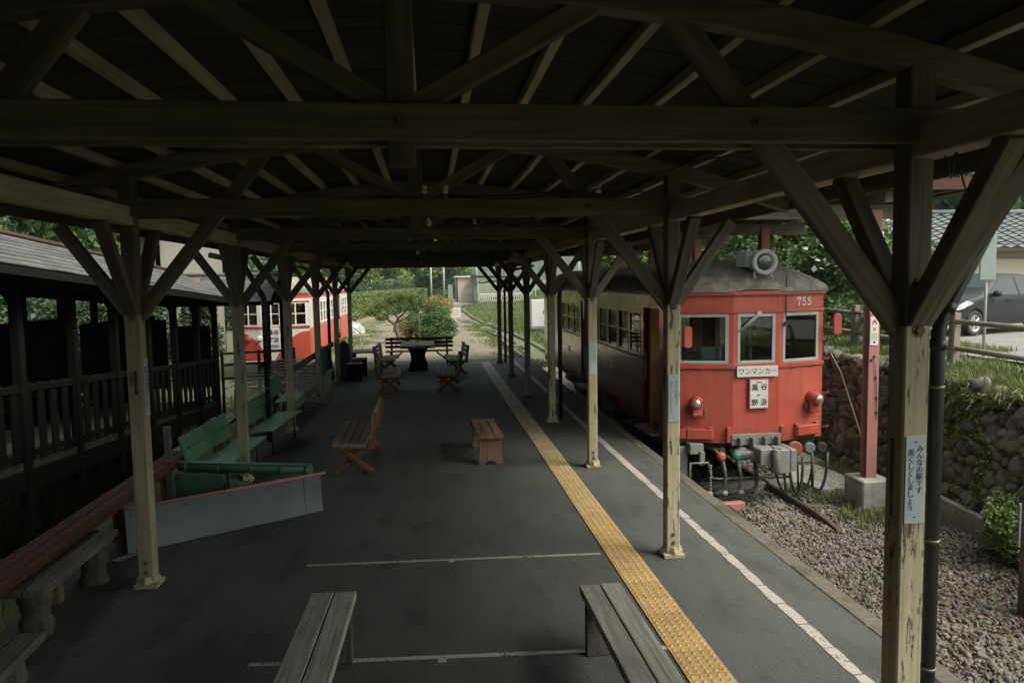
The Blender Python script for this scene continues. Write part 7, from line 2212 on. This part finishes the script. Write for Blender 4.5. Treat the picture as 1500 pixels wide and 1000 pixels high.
for k in range(9):
    bush('dense dark bush number behind the covered walkway'.replace(' number', ''), -8.5 - 0.5 * (k % 2), 2.5 + 2.25 * k, -0.75, 1.5, 1.5, 3.0 + 0.5 * (k % 3), 620, 0.13, MT['leaf_dark'], 16, 50 + k, name='walkway_bush', group='dense bushes behind the covered walkway')
bush('dense tall bush at the far end of the covered walkway', -8.3, 22.2, -0.75, 1.3, 1.3, 3.4, 620, 0.13, MT['leaf_dark'], 16, 71, name='walkway_bush')
bush('leafy bush between the walkway end and the siding railcar', -7.35, 24.4, -0.75, 0.85, 1.0, 3.6, 700, 0.12, MT['leaf_dark'], 14, 72, name='walkway_bush')
# unseen boarded building added behind and beside the viewpoint to darken the near canopy
sb = thing('unseen_shade_building', 'unseen dark boarded building added to keep light off the near platform', 'building', (-0.2, -6.6, 0))
b = MB(); b.panel((4.2, -6.0), (-9.0, -6.0), -0.8, 4.4, [(3.0, 4.6, -0.8, 1.9), (6.5, 8.2, 0.9, 2.0)], 0.15); b.panel((-3.6, -6.0), (-3.6, 0.4), -0.8, 3.3, [(2.0, 3.6, 1.0, 2.1)], 0.12); b.panel((-3.6, 0.4), (-9.0, 0.4), -0.8, 3.3, (), 0.12)
b.build('wall', MT['boards'], sb, world=True)
b = MB(); b.box((-6.3, -2.8, 3.4), (5.6, 6.8, 0.12)); b.build('roof', MT['roof_tile'], sb, world=True, bevel=0.01)
# hills
def hill(name, x0, x1, y0, h, seed):
    xs_ = np.linspace(x0, x1, 60); ys_ = np.linspace(0, 1, 14)
    X, U = np.meshgrid(xs_, ys_)
    t_ = (X - x0) / (x1 - x0)
    prof = np.sin(np.pi * t_) ** 0.8 * (0.75 + 0.25 * np.sin(t_ * 9 + seed) + 0.1 * np.sin(t_ * 23 + seed))
    Z = h * prof * np.sin(U * np.pi / 2) + 2.5 * np.sin(X * 0.21 + U * 9) * U * np.sin(np.pi * t_) - 2
    Y = y0 + U * h * 1.9
    V = np.stack([X, Y, Z], -1).reshape(-1, 3)
    i = np.arange(59 * 13); r = i // 59; c = i % 59; a = r * 60 + c
    tag(raw_mesh(name, V, np.stack([a, a + 1, a + 61, a + 60], -1), MT['hill'], smooth=True), kind='structure')
hill('hill', -220, 320, 380, 105, 1.0)
hill('hill', 120, 620, 260, 120, 2.4)
hill('hill', -520, 60, 330, 110, 4.0)

# ------------------------------------------------------------------ summer haze over the valley
b = MB(); b.box((0, 640, 68), (2200, 1760, 150))
hz_o = b.build('haze', NB('valley_haze').m)
tag(hz_o, kind='stuff')
hm = hz_o.data.materials[0]
hm.node_tree.nodes.clear()
ho = hm.node_tree.nodes.new('ShaderNodeOutputMaterial')
hv = hm.node_tree.nodes.new('ShaderNodeVolumePrincipled')
hv.inputs['Color'].default_value = (0.80, 0.88, 0.92, 1)
hv.inputs['Density'].default_value = 0.0004
hv.inputs['Anisotropy'].default_value = 0.2
hm.node_tree.links.new(hv.outputs[0], ho.inputs['Volume'])
